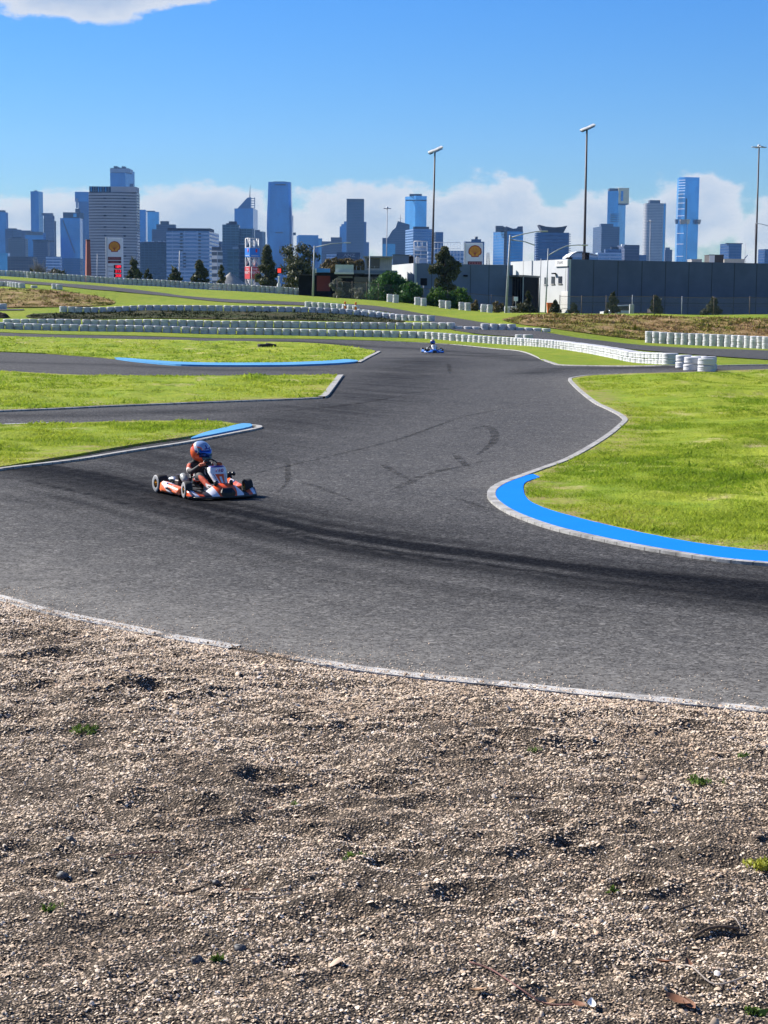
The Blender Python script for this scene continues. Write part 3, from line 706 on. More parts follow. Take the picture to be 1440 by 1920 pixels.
def build_pebbles():
    r = np.random.default_rng(11)
    # density falls with distance, only the part near the photograph's view is dense
    N = 620000
    D = np.sqrt(r.uniform(5.6 ** 2, 17.5 ** 2, N)); D = np.sort(D); X = r.uniform(-1, 1, N) * (.235 * D + 2.2); k0 = r.random(N) < (.235 * D + 2.2) / (.235 * D) * .42; D = D[k0]; X = X[k0]; N = len(D); Y = D
    ly = line_y(X); keep = Y < ly - .02 - .1 * r.random(N)
    spill = (~keep) & (r.random(N) < .26 * np.exp(-(Y - ly) / .40) * (1 + 1.2 * vnoise(X, Y, 1.1, 12)))
    k2 = keep | spill; X, Y, sp = X[k2], Y[k2], spill[k2]
    clump = vnoise(X, Y, 2.7, 21) + .6 * vnoise(X, Y, 7., 22); k3 = r.random(len(X)) < np.clip(.86 + .9 * clump, .25, 1); X, Y, sp = X[k3], Y[k3], sp[k3]
    n = len(X); sz = .0050 * np.exp(r.normal(0, .34, n)) * np.where(r.random(n) < .006, 1.5, 1); sz = sz * np.where(sp, .6, 1) * np.clip(Y / 10, .95, 1.25)
    base = np.array([(1, 0, 0), (.5, .87, 0), (-.5, .87, 0), (-1, 0, 0), (-.5, -.87, 0), (.5, -.87, 0), (.35, .1, .75), (-.35, -.1, .75), (0, 0, -.7)], float)
    fc = np.array([(0, 1, 6), (1, 2, 6), (2, 7, 6), (2, 3, 7), (3, 4, 7), (4, 5, 7), (5, 6, 7), (5, 0, 6), (1, 0, 8), (2, 1, 8), (3, 2, 8), (4, 3, 8), (5, 4, 8), (0, 5, 8)])
    fc = fc[:8]; base = base[:8]
    B = base[None] * (1 + .28 * r.standard_normal((n, 8, 3)) * .6) * sz[:, None, None] * np.stack([r.uniform(.95, 1.6, n), r.uniform(.75, 1.05, n), r.uniform(.6, .95, n)], 1)[:, None]
    a = r.uniform(0, 2 * np.pi, n); ca, sa = np.cos(a)[:, None], np.sin(a)[:, None]
    x = B[..., 0] * ca - B[..., 1] * sa; y = B[..., 0] * sa + B[..., 1] * ca; z = B[..., 2]
    tl = r.normal(0, .35, (n, 2)); z2 = z + x * tl[:, :1] + y * tl[:, 1:]
    zb = np.where(sp, terr(X, Y) + .012, gravel_z(X, Y)); zb = np.where(np.abs(Y - line_y(X)) < .12, np.maximum(zb, .036), zb)
    V3 = np.stack([x + X[:, None], y + Y[:, None], z2 + (zb + sz * .25)[:, None]], -1).reshape(-1, 3)
    Fc = (np.arange(n)[:, None, None] * 8 + fc[None]).reshape(-1, 3)
    sh = np.clip(r.beta(2.2, 2.0, n) + .25 * vnoise(X, Y, 1.4, 31), 0, 1)
    o = link_mesh('gravel', np_mesh('gravel', V3, Fc, M_peb, True, {'shade': ('FLOAT', np.repeat(sh, 8))}))
    o['label'] = 'loose beige and brown pebbles covering the gravel trap beside the track'; o['category'] = 'gravel'; struct(o, 'stuff')
build_pebbles()

# ------------------------------------------------------------------ grass blades on the nearer islands
def mat_blade():
    m, nt, b = new_mat('grass_blades'); g = NG(nt); v = g.attr('shade'); p = g.pos()
    c = g.mix(g.rng(v, 0, .75), (.175, .275, .018), (.39, .44, .05)); c = g.mix(g.rng(v, .80, 1.), c, (.38, .33, .12))
    nt.links.new(c, b.inputs['Base Color']); b.inputs['Roughness'].default_value = .7; b.inputs['Specular IOR Level'].default_value = .15
    tr = nt.nodes.new('ShaderNodeBsdfTranslucent'); nt.links.new(c, tr.inputs[0]); mx = nt.nodes.new('ShaderNodeMixShader'); mx.inputs[0].default_value = .5
    nt.links.new(b.outputs[0], mx.inputs[1]); nt.links.new(tr.outputs[0], mx.inputs[2]); nt.links.new(mx.outputs[0], nt.nodes['Material Output'].inputs[0])
    return m
M_blade = mat_blade()
def blades(name, outline, n, D0, D1, h0, seed, label, off, mat=None, umin=-.28, umax=.28, lean=.5, wid=.35, clumpk=1.0, amp=0.0, mo=None):
    r = np.random.default_rng(seed); X = []; Y = []
    while sum(len(a) for a in X) < n:
        D = D0 * (D1 / D0) ** r.random(60000); u = r.uniform(umin, umax, 60000); p = np.c_[u * D, D]
        p = p[inside(outline, p)]
        if len(p) == 0: break
        cl = vnoise(p[:, 0], p[:, 1], .9, seed) + vnoise(p[:, 0], p[:, 1] , 2.6, seed + 1)
        p = p[r.random(len(p)) < np.clip(.55 + clumpk * cl, .12, 1)]
        X.append(p[:, 0]); Y.append(p[:, 1])
    X = np.concatenate(X)[:n]; Y = np.concatenate(Y)[:n]; n = len(X)
    cl = vnoise(X, Y, .9, seed) + vnoise(X, Y, 2.6, seed + 1) + .8 * vnoise(X, Y, .35, seed + 2)
    big = np.sqrt(np.maximum(Y / 24., .8))
    h = h0 * np.exp(r.normal(0, .35, n)) * np.clip(1 + .9 * cl, .4, 2.2); w = h * wid * big; a = r.uniform(0, 2 * np.pi, n)
    Z = terr(X, Y) + off + mound(mo or outline, X, Y, amp); ln = r.normal(0, lean, (n, 2)) * h[:, None]
    A = np.stack([X - np.cos(a) * w / 2, Y - np.sin(a) * w / 2, Z - .01], -1); Bq = np.stack([X + np.cos(a) * w / 2, Y + np.sin(a) * w / 2, Z - .01], -1)
    T = np.stack([X + ln[:, 0], Y + ln[:, 1], Z + h], -1)
    V3 = np.stack([A, Bq, T], 1).reshape(-1, 3); Fc = np.arange(3 * n).reshape(-1, 3)
    sh = np.clip(.40 + .42 * vnoise(X, Y, 1.2, seed + 4) + .5 * vnoise(X, Y, .3, seed + 6) + r.normal(0, .16, n) - .25 * np.clip(cl, 0, 1), 0, 1)
    o = link_mesh(name, np_mesh(name, V3, Fc, mat or M_blade, False, {'shade': ('FLOAT', np.repeat(sh, 3))}))
    o['label'] = label; o['category'] = 'grass'; return struct(o, 'stuff')
ri_in = RIw
bl_in = [p for p in smooth_line(GL(bi), .3)][::-1]
def shrink_test(o): return o
ri_grass = smooth_line(GL([(1760, 688), (1560, 692), (1440, 695.5), (1272, 701.5), (1160, 705), (1105, 708), (1083, 713), (1090, 726), (1107, 741), (1128, 757), (1150, 768), (1175, 780), (1182, 789), (1174, 799), (1150, 819), (1112, 844), (1070, 867), (1024, 884), (1016, 897), (992, 908), (988, 924), (998, 942), (1028, 955), (1085, 972), (1160, 991), (1240, 1007), (1315, 1021), (1392, 1031), (1440, 1036), (1560, 1043), (1760, 1047)]), .3)
blades('grass_blades', ri_grass, 220000, 20, 70, .020, 3, 'mown green and straw coloured grass on the island right of the track', .03, lean=1.1, wid=.5, amp=.15, mo=RIw)
blades('grass_blades', i1, 60000, 26, 44, .024, 13, 'mown grass on the island behind the orange kart', .05, lean=1.1, wid=.5, amp=.13)
blades('grass_blades', i2, 50000, 42, 70, .028, 23, 'mown grass on the middle island at the left', .05, lean=1.1, wid=.5, amp=.16)
blades('grass_blades', i3, 30000, 70, 112, .04, 33, 'mown grass on the far island with the black tyre', .05, lean=1.1, wid=.5, amp=.2)
M_blade_d = plain('shade_toned_blades', (.045, .055, .018), .8, 0, .5, 3, .1)  # blade colour darkened to carry the shade on that bank
# rough dry grass on the banks
def mat_dry():
    m, nt, b = new_mat('dry_grass_blades'); g = NG(nt); v = g.attr('shade')
    r = nt.nodes.new('ShaderNodeValToRGB'); cr = r.color_ramp
    cr.elements[0].color = (.13, .14, .025, 1); cr.elements[1].color = (.55, .40, .22, 1)
    for q, c in ((.25, (.24, .25, .03)), (.42, (.30, .19, .085)), (.7, (.42, .28, .15))):
        e = cr.elements.new(q); e.color = (*c, 1)
    nt.links.new(v, r.inputs[0]); nt.links.new(r.outputs[0], b.inputs['Base Color']); b.inputs['Roughness'].default_value = .8; b.inputs['Specular IOR Level'].default_value = .1
    return m
M_dry = mat_dry()
bank_r = GL([(985, 591.3), (1060, 590.4), (1160, 592.3), (1260, 594.5), (1350, 596.6), (1440, 599), (1560, 602), (1760, 606)]) 
bank_rl = GL([(1760, 655), (1560, 648), (1440, 644), (1300, 640.5), (1200, 637.5), (1120, 628), (1060, 620), (1000, 612), (960, 606), (940, 600)])
bo_r = smooth_line(bank_r, 1.) + smooth_line(bank_rl, 1.)
sheet('dry_grass_bank', bo_r, M_bank, .06, .005, .010, .0)
blades('dry_grass', bo_r, 60000, 128, 160, .09, 43, 'rough brown and green grass on the bank below the dark warehouse', .04, M_dry, umin=.05, umax=.34, wid=.22, lean=.9)
bank_l = GL([(-260, 541), (-100, 541), (0, 542.5), (60, 544), (130, 549), (180, 556), (216, 567), (205, 572), (160, 575.5), (110, 576.5), (40, 577.5), (-100, 578), (-260, 578)])
sheet('dry_grass_bank', smooth_line(bank_l, 1., True), M_bank, .08, .005, .010, .0)
blades('dry_grass', smooth_line(bank_l, 1., True), 26000, 145, 182, .09, 53, 'rough brown grass on the bank at the left edge below the upper barrier', .05, M_dry, umin=-.34, umax=-.1, wid=.22, lean=.9)
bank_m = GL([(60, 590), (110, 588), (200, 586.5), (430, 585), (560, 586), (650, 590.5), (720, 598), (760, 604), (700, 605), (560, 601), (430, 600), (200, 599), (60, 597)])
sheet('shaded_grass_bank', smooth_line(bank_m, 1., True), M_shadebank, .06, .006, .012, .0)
blades('rough_grass', smooth_line(bank_m, 1., True), 12000, 130, 150, .07, 63, 'rough grass coloured in dark shade tones between the third and second tyre rows', .04, M_blade_d, umin=-.24, umax=.05, wid=.3)
# ------------------------------------------------------------------ tyre barriers
def mat_whitetyre(name, c, dark, amt=.5):
    m, nt, b = new_mat(name); g = NG(nt); p = g.coord(); oi = nt.nodes.new('ShaderNodeObjectInfo')
    n = nt.nodes.new('ShaderNodeTexNoise'); n.noise_dimensions = '4D'; n.inputs['Scale'].default_value = 3.2; n.inputs['Detail'].default_value = 6; n.inputs['Roughness'].default_value = .7
    nt.links.new(p, n.inputs['Vector']); nt.links.new(g.m('MULTIPLY', oi.outputs['Random'], 40.), n.inputs['W'])
    col = g.mix(g.rng(n.outputs[0], .52, .72, 0, amt, True), c, dark); col = g.mix(g.rng(oi.outputs['Random'], .3, 1, 0, .45), col, tuple(x * .62 for x in c))
    nt.links.new(col, b.inputs['Base Color']); b.inputs['Roughness'].default_value = .55; b.inputs['Specular IOR Level'].default_value = .35
    return m
M_tyW = mat_whitetyre('white_painted_rubber', (.55, .555, .575), (.14, .135, .13))
M_tyK = plain('black_rubber', (.018, .018, .019), .75, 0, .4, 9)
def tyre_mesh(name, Rr, Hh, mat, n=20):
    mb = MB(); r0 = Rr * .60; h = Hh / 2
    prof = [(r0, -h * .62), (r0 + .02, -h * .86), (Rr * .86, -h * 1.0), (Rr * .955, -h * .93), (Rr * .992, -h * .76), (Rr, -h * .30), (Rr * .975, -h * .24), (Rr * .975, -h * .17), (Rr, -h * .12),
            (Rr, h * .12), (Rr * .975, h * .17), (Rr * .975, h * .24), (Rr, h * .30), (Rr * .992, h * .76), (Rr * .955, h * .93), (Rr * .86, h * 1.0), (r0 + .02, h * .86), (r0, h * .62)]
    mb.lathe(prof, n, closed=True)
    o = mb.obj(name, mat); me = o.data; bpy.data.objects.remove(o); return me
TY = tyre_mesh('tyre', .325, .245, M_tyW); TYs = tyre_mesh('tyre', .325, .215, M_tyW, 16); TYK = tyre_mesh('tyre', .33, .21, M_tyK)
def stack(x, y, n, label, group, me=TY, hh=.245, z=None):
    z = tz(x, y) if z is None else z
    t = thing('tyre_stack', label, 'tyre stack', (x, y, z - .015), random.uniform(0, 6.28), group)
    for k in range(n):
        o = link_mesh('tyre', me, t); o.location = (random.gauss(0, .012), random.gauss(0, .012), hh * (k + .5)); o.rotation_euler = (random.gauss(0, .015), random.gauss(0, .015), random.uniform(0, 6.28))
        s = random.uniform(.97, 1.02); o.scale = (s, s, 1)
    return t
def wall(ctrl, spacing, nfun, labfun, me=TY, hh=.245, x0=None):
    pts = smooth_line([P(*c) for c in ctrl], .05); acc = 0; last = None; k = 0
    for p in pts:
        if last is not None: acc += ((p.x - last.x) ** 2 + (p.y - last.y) ** 2) ** .5
        last = p
        if k == 0 or acc >= spacing:
            px = 720 + p.x / p.y * F
            if px > 1475 or px < -32: acc = 0 if k else acc; k += 1; continue
            lab, grp = labfun(px)
            stack(p.x + random.gauss(0, .012), p.y + random.gauss(0, .03), nfun(px), lab, grp, me, hh)
            acc -= spacing if k else 0; k += 1
def labA(px):
    if px < 485: return ('two-tyre stack of the front white row, left of the black tyres', 'front row stacks left of the black tyre')
    if px < 800: return ('two-tyre stack of the front white row between black tyres and blue kart', 'front row stacks behind the far island tip')
    if px < 970: return ('two-tyre stack of the front white row just right of the blue kart', 'front row stacks right of the blue kart')
    return ('sunlit stack of the front white row where it curves towards the viewer', 'front row stacks curving towards the viewer')
wall(WA[1:], .655, lambda px: 2, labA)
for (px, py, D) in ((975, 641, 116), (990, 642, 115.5), (1235, 671, 79)):
    p = P(px, py, D); stack(p.x, p.y + .2, 2 if px < 1000 else 1, 'extra white stack just behind the front tyre row' if px < 1000 else 'single white tyre behind the near end of the front row', 'extra stacks behind the front row' if px < 1000 else None)
wall(WB, .65, lambda px: 2 if px < 850 or 905 < px < 955 else 1,
     lambda px: ('shaded bluish stack in the left part of the second tyre row', 'second row stacks left') if px < 430 else
     (('shaded bluish stack in the right part of the second tyre row', 'second row stacks right') if px < 850 else ('low stack at the right tail of the second tyre row', 'second row tail')))
wall(WC, .65, lambda px: 2, lambda px: ('white stack in the left half of the third tyre row', 'third row stacks left') if px < 430 else ('white stack in the right half of the third tyre row', 'third row stacks right'))
wall(WC2, .68, lambda px: 2 if px < 670 else 1, lambda px: ('white stack half hidden behind the third row by orange posts', 'stacks behind the third row'))
wall(WD, .65, lambda px: 4, lambda px: ('four-high white stack of the upper barrier left of the price sign', 'upper barrier stacks left') if px < 195 else
     (('four-high white stack of the upper barrier between price sign and lattice tower', 'upper barrier stacks middle') if px < 460 else ('four-high white stack of the upper barrier below the big dark trees', 'upper barrier stacks right')), TYs, .245)
names_e = ['in front of the round green bush', 'at the right foot of the round green bush', 'before the shrubs under the tall tree', 'right of the shrubs under the tall tree', 'in front of the dark red wall', 'beside the tall street lamp pole']
for (x, y), nm in zip(WE, names_e):
    p = P(x - 5.5, y - .8, 191); q = P(x + 6, y, 190)
    stack(p.x, p.y + .35, 4, 'left white stack of the tyre pair ' + nm, 'tyre pairs on the upper grass', TYs, .215)
    stack(q.x, q.y, 4, 'right white stack of the tyre pair ' + nm, 'tyre pairs on the upper grass', TYs, .215)
wall(WF, .66, lambda px: 4, lambda px: ('four-high white stack in the row below the right dry bank', 'right barrier stacks'), TYs, .215)
wall(WG, .66, lambda px: 2, lambda px: ('white stack on the crest of the left dry bank', 'left bank stacks'))
p = P(64, 545, 173); stack(p.x, p.y, 1, 'single white tyre at the right end of the row on the left bank', None)
for dx, w in ((0, 'left'), (8, 'right')):
    p = P(103 + dx, 543, 173 - dx * .04); stack(p.x, p.y, 2, w + ' stack of the lone white pair above the left dry bank', None)
for k, (px, py, D) in enumerate(((-6, 581, 150), (6, 581.5, 150))):
    p = P(px, py, D); stack(p.x, p.y, 2, ('left' if k == 0 else 'right') + ' white tyre stack at the foot of the left dry bank', None)
# free-standing stacks by the white line: five big tyre columns pushed together
for k, (px, py, D, nm) in enumerate(((1282, 691.5, 67.2, 'leftmost and rearmost'), (1298, 694.5, 65.6, 'second from left'), (1324, 694.5, 64.8, 'largest and nearest'), (1311, 690, 66.6, 'middle rear'), (1328, 690.5, 66.4, 'right rear'))):
    p = P(px, py, D); stack(p.x, p.y, 2, nm + ' stack of the free-standing white tyre block', None, TY, .30 if False else .262)
# black tyres lying on the far island
p = G(493, 658); t = thing('black_tyre', 'black tyre lying flat on the far grass island, left of two', 'tyre', (p.x, p.y, p.z + .20), .3); o = link_mesh('tread', TYK, t); o.location = (0, 0, .105)
p = G(504, 658); t = thing('black_tyre', 'black tyre leaning on its twin on the far grass island, right of two', 'tyre', (p.x + .12, p.y, p.z + .22), 1.); o = link_mesh('tread', TYK, t); o.location = (0, 0, .115); o.rotation_euler = (.12, .1, 0)
# orange marker posts behind the third row
M_orange = plain('orange_plastic', (.75, .16, .02), .5, 0, .2); M_whpl = plain('white_plastic', (.75, .75, .73), .5, 0, .15)
for px, py, nm in ((647, 577, 'left'), (667, 579, 'right')):
    p = P(px, py, 150); z = tz(p.x, p.y)
    t = thing('marker_post', nm + ' of two orange marker posts standing behind the third tyre row', 'marker post', (p.x, p.y, z))
    mb = MB(); mb.tube([(0, 0, -.05), (0, 0, .95)], .085, 10); mb.tube([(0, 0, .95), (0, 0, 1.0)], [.085, .05], 10); mb.obj('post', M_orange, t)
    mb = MB(); mb.tube([(0, 0, .60), (0, 0, .74)], .09, 10); mb.obj('reflective_band', M_whpl, t)
    mb = MB(); mb.box((0, 0, .02), (.34, .34, .06), bev=.02); mb.obj('base', M_tyK, t)
# dark earth heap at the left edge
def heap(name, label, cat, px0, px1, pybase, pytop, D, mat, seed, rough=.12, sharp=1.0):
    c = P((px0 + px1) / 2, pybase, D); wd = (px1 - px0) / F * D / 2; h = (pybase - pytop) / F * D
    rr = np.linspace(0, 1, 16); aa = np.linspace(0, 2 * np.pi, 49)[:-1]; V3 = []
    for q in rr:
        for a in aa:
            x, y = q * math.cos(a) * wd, q * math.sin(a) * wd * .8
            V3.append((x, y, h * (1 - q ** sharp) * (1 if sharp == 1 else 1)))
    V3 = np.array(V3); V3[:, 2] += h * rough * vnoise(V3[:, 0] + seed, V3[:, 1], 3. / wd, seed) * np.repeat(1 - rr ** 4, 48) + h * rough * .6 * vnoise(V3[:, 0], V3[:, 1] + seed, 8. / wd, seed)
    V3[:, 2] -= .1
    Fc = [(i * 48 + k, i * 48 + (k + 1) % 48, (i + 1) * 48 + (k + 1) % 48, (i + 1) * 48 + k) for i in range(15) for k in range(48)]
    o = link_mesh(name, np_mesh(name, V3, Fc, mat, True)); o.location = (c.x, c.y, c.z); return tag(o, label, cat)
M_earth = plain('dark_earth', (.035, .026, .02), .95, 0, .5, 4, .1); M_aggr = plain('grey_aggregate', (.36, .345, .32), .95, 0, .22, 2.5, .1)
heap('earth_mound', 'dark mound of bare earth at the left edge beside the second tyre row', 'mound', -45, 33, 605, 582, 140, M_earth, 3, .25, 1.7)
# ------------------------------------------------------------------ buildings close behind the circuit
def z_at(px, py, D): return P(px, py, D).z
M_wall_w = plain('pale_painted_wall', (.47, .49, .51), .8, 0, .08, .35, .2, True); M_wall_d = plain('dark_grey_wall_panels', (.100, .118, .190), .8, 0, .12, .4, .2, True)
M_wall_g = plain('blue_grey_and_shade_toned_panels', (.13, .165, .25), .8, 0, .12, .4, .2, True); M_black = plain('black_cladding', (.014, .014, .018), .95, 0, .3, 2, .05); M_glassd = plain('dark_window_glass', (.02, .022, .035), .15, 0, .3, 1, .6)
M_redp = plain('dark_red_panel', (.16, .018, .022), .7, 0, .15, 1); M_steel = plain('galvanised_steel', (.36, .38, .41), .6, 0., .15, 3); M_darksteel = plain('weathered_dark_pole_steel', (.055, .042, .045), .55, .2, .25, 3)
M_white = plain('white_sheet_metal', (.60, .60, .60), .5, 0, .08, 2); M_signblue = plain('blue_sign_face', (.04, .22, .62), .5, 0, .1, 2); M_conc = plain('grey_concrete', (.33, .33, .33), .85, 0, .15, 1.5)
M_seam = plain('panel_joint_shadow_gap', (.045, .05, .065), .9, 0, .1); M_deck = plain('pale_timber_siding', (.44, .43, .39), .8, 0, .12, 2)
def quad_wall(mb, a, b, z0, z1, th=.25, back=1):
    """a wall slab from a to b in plan"""
    a = Vector((a[0], a[1])); b = Vector((b[0], b[1])); t = (b - a).normalized(); n = Vector((-t.y, t.x)) * th * back
    mb.prism([a, b, b + n, a + n], z0, z1)
def on_wall(a, b, s, z, out=0.02):
    a = Vector((a[0], a[1])); b = Vector((b[0], b[1])); t = (b - a).normalized(); n = Vector((t.y, -t.x)); p = a + (b - a) * s + n * out
    return Vector((p.x, p.y, z)), math.atan2(t.y, t.x)
# --- the dark warehouse on the right
wc = P(1067, 486, 240); zr = wc.z; wl = P(957.5, 491.2, 262); wr_ = P(1620, 497, 264)
wl = Vector((wl.x, wl.y, zr)); wr_ = Vector((wr_.x, wr_.y, zr)); bx = (wl - wc) ; far = wr_ + bx
wh = thing('warehouse', 'long warehouse with dark grey panel front and white side wall behind the dry bank', 'warehouse', (wc.x, wc.y, 0))
def loc(v): return (v[0] - wc.x, v[1] - wc.y)
z0 = -.5
mb = MB(); a, b = loc(wc), loc(wr_); quad_wall(mb, a, b, z0, zr, .3, 1); mb.obj('front_wall', M_wall_d, wh)
mb = MB(); quad_wall(mb, loc(wl), loc(wc), z0, zr + .003, .3, 1); mb.obj('side_wall', M_wall_w, wh)
mb = MB(); ol = [Vector(loc(v)) for v in (wc, wr_, far, wl)]; cen = sum(ol, Vector((0, 0))) / 4; ol2 = [cen + (q - cen) * .985 for q in ol]; mb.prism(ol2, zr - .45, zr - .3); mb.obj('roof', M_conc, wh)
mb = MB(); quad_wall(mb, loc(far), loc(wl), z0, zr - .01, .3, 1); quad_wall(mb, loc(wr_), loc(far), z0, zr - .01, .3, 1); mb.obj('rear_wall', M_wall_d, wh)
nseg = 13
for k in range(1, nseg):
    p, an = on_wall(loc(wc), loc(wr_), k / nseg, 0, .012); mb = MB(); mb.box((0, 0, (z0 + zr) / 2), (.10, .03, zr - z0 - .02)); o = mb.obj('panel_joint', M_seam, wh); o.location = (p.x, p.y, 0); o.rotation_euler = (0, 0, an)
p, an = on_wall(loc(wc), loc(wr_), .5, 2.35, .014); mb = MB(); mb.box((0, 0, 0), ((wr_ - wc).length - .4, .03, .07)); o = mb.obj('base_rail', M_seam, wh); o.location = p; o.rotation_euler = (0, 0, an)
def sidepx(px):   # share along the white side wall at a pixel column
    lo, hi = 0., 1.
    for _ in range(40):
        m_ = (lo + hi) / 2; q = wl + (wc - wl) * m_
        if 720 + q.x / q.y * F < px: lo = m_
        else: hi = m_
    return lo
def side_box(name, px0, px1, py0, py1, mat, out, th=.08, label=None):
    s0, s1 = sidepx(px0), sidepx(px1); q = wl + (wc - wl) * ((s0 + s1) / 2); D = q.y
    zt, zb = z_at((px0 + px1) / 2, py0, D), z_at((px0 + px1) / 2, py1, D)
    p, an = on_wall(loc(wl), loc(wc), (s0 + s1) / 2, (zt + zb) / 2, out); mb = MB(); mb.box((0, 0, 0), ((s1 - s0) * (wc - wl).length, th, zt - zb)); o = mb.obj(name, mat, wh); o.location = p; o.rotation_euler = (0, 0, an)
    if label: o['label'] = label
    return o, (s1 - s0) * (wc - wl).length, zt - zb
for a_, b_, c_, d_ in ((1014.5, 1020, 520, 533), (1027.5, 1033.5, 518.5, 532), (1040.5, 1047, 518, 531.5)):
    o, w_, h_ = side_box('window', a_, b_, c_, d_, M_glassd, .03)
    mb = MB(); mb.box((0, -.05, -h_ / 2 - .06), (w_ + .3, .16, .09)); mb.obj('sill', M_conc, o)
for px in (974, 990, 1006, 1053): side_box('panel_joint', px, px + .6, 488, 585, M_conc, .01, .03)
o, w_, h_ = side_box('sign', 1035.5, 1066, 487.5, 499.5, M_white, .12, .2, 'white sign board with small black lettering')
M_ink = plain('black_lettering', (.02, .02, .022), .6, 0, .2)
text_mesh('lettering', 'STRAMIT', h_ * .62, M_ink, o, (-w_ * .08, -.105, .05), (math.pi / 2, 0, 0), .003, 1.9 * w_ / 8)
side_box('roller_door', 1047, 1065, 546, 578, M_white, .05, .1); side_box('plinth', 1040, 1066, 579, 592, M_white, .03)
o, w_, h_ = side_box('wall_lamp', 1033, 1037, 511.5, 514, M_black, .3, .4)
# dark slatted entry canopy
cb0, cb1, cb2 = P(928, 519, 236), P(982, 517, 231), P(1011, 516.5, 240)
zc = P(970, 516, 234).z; en = thing('entrance_canopy', 'black slatted entrance box with flat roof against the white warehouse wall', 'entrance', (cb1.x, cb1.y, 0))
def loc2(v): return (v[0] - cb1.x, v[1] - cb1.y)
A, B_, C_ = Vector(loc2(cb0)), Vector((0, 0)), Vector(loc2(cb2))
dv = C_ - B_
mb = MB(); quad_wall(mb, B_, C_, -.5, zc - .25, .2, 1); mb.obj('side_panel', M_black, en)
mb = MB(); q0 = A - dv * .22 - (B_ - A) * .04; mb.prism([q0, B_ - dv * .02, C_ + dv * .1, A + dv * 1.1], zc - .24, zc); mb.obj('roof', plain('canopy_fascia', (.12, .12, .125), .6), en)
mb = MB(); quad_wall(mb, A + dv * .8, B_ + dv * .8, -.5, zc - .25, .1, 1); mb.obj('back_wall', M_black, en)
for k in range(22):
    t_ = k / 21; p = A + (B_ - A) * t_; mb = MB(); mb.box((p.x, p.y + .1, (zc - .25 - .5) / 2), (.06, .16, zc + .25)); mb.obj('slat', M_darksteel if k % 2 else M_black, en)
o = mb = MB(); mb.box((B_.x - .05, B_.y + .06, zc / 2 - .3), (.12, .12, zc + .1)); mb.obj('corner_post', M_steel, en)
# red low wall
a, b = P(892, 547, 234), P(931, 546.5, 232); zt = a.z
rw = thing('red_wall', 'dark red low wall panel between the pale low building and the slatted entrance', 'wall', (a.x, a.y, 0))
mb = MB(); quad_wall(mb, (0, 0), (b.x - a.x, b.y - a.y), -.5, zt, .2, 1); mb.obj('panel', M_redp, rw)
mb = MB(); quad_wall(mb, (0, -.05), (b.x - a.x, b.y - a.y - .05), zt + .002, zt + .1, .3, 1); mb.obj('coping', M_black, rw)
# --- pale building in the middle, its front coloured blue-grey for shade
mc = P(777, 493.5, 226); zr2 = mc.z; mr = P(962, 497.5, 233); mr = Vector((mr.x, mr.y, zr2)); ml = P(715, 494.5, 250); ml = Vector((ml.x, ml.y, zr2))
bl = thing('low_building', 'low building with shade-toned blue-grey front and bright white side wall behind round bush and tall tree', 'building', (mc.x, mc.y, 0))
def loc3(v): return (v[0] - mc.x, v[1] - mc.y)
mb = MB(); quad_wall(mb, (0, 0), loc3(mr), -.5, zr2, .3, 1); mb.obj('front_wall', M_wall_g, bl)  # blue-grey paints the shade on the front of a pale building
mb = MB(); quad_wall(mb, loc3(ml), (0, 0), -.5, zr2 + .003, .3, 1); mb.obj('side_wall', M_wall_w, bl)
fr = mr + (ml - mc); ol = [Vector(loc3(v)) for v in (mc, mr, fr, ml)]; cen = sum(ol, Vector((0, 0))) / 4
mb = MB(); mb.prism([cen + (q - cen) * .985 for q in ol], zr2 - .4, zr2 - .3); mb.obj('roof', M_conc, bl)
mb = MB(); quad_wall(mb, loc3(fr), loc3(ml), -.5, zr2 - .01, .3, 1); quad_wall(mb, loc3(mr), loc3(fr), -.5, zr2 - .01, .3, 1); mb.obj('rear_wall', M_wall_g, bl)
for px in (809, 846, 881, 916, 950):
    s = (px - 777) / 185; p, an = on_wall((0, 0), loc3(mr), s, (zr2 - .5) / 2, .01); mb = MB(); mb.box((0, 0, 0), (.06, .03, zr2 + .4)); o = mb.obj('panel_joint', M_seam, bl); o.location = p; o.rotation_euler = (0, 0, an)
p, an = on_wall((0, 0), loc3(mr), .505, z_at(875, 517, 229.5), .2); mb = MB(); mb.box((0, 0, 0), (.5, .4, .22), bev=.05); o = mb.obj('wall_lamp', M_black, bl); o.location = p; o.rotation_euler = (0, 0, an)
p, an = on_wall(loc3(ml), (0, 0), .62, z_at(763, 516, 234), .3); mb = MB(); mb.box((0, 0, 0), (.7, .5, .2), bev=.05); o = mb.obj('wall_lamp', M_black, bl); o.location = p; o.rotation_euler = (0, 0, an)
# roof plant on the low building
for (px, py0, py1, D, w, mat, nm) in ((771, 481, 493, 236, 9, M_black, 'dark roof plant box behind the white side wall'), (783, 482, 493, 238, 7, M_white, 'white roof fan unit beside the dark plant box')):
    q0 = P(px, py1, D); h = (py1 - py0) / F * D; w_ = w / F * D
    t = thing('roof_unit', nm, 'roof unit', (q0.x, q0.y, q0.z - .4)); mb = MB(); mb.box((0, 0, h / 2 + .2), (w_, w_, h + .4), bev=.06); mb.obj('casing', mat, t)
    mb = MB(); mb.lathe([(w_ * .32, 0), (w_ * .32, .14), (w_ * .26, .15), (w_ * .26, 0)], 14); f_ = mb.obj('fan', M_darksteel, t); f_.location = (0, 0, h + .4)
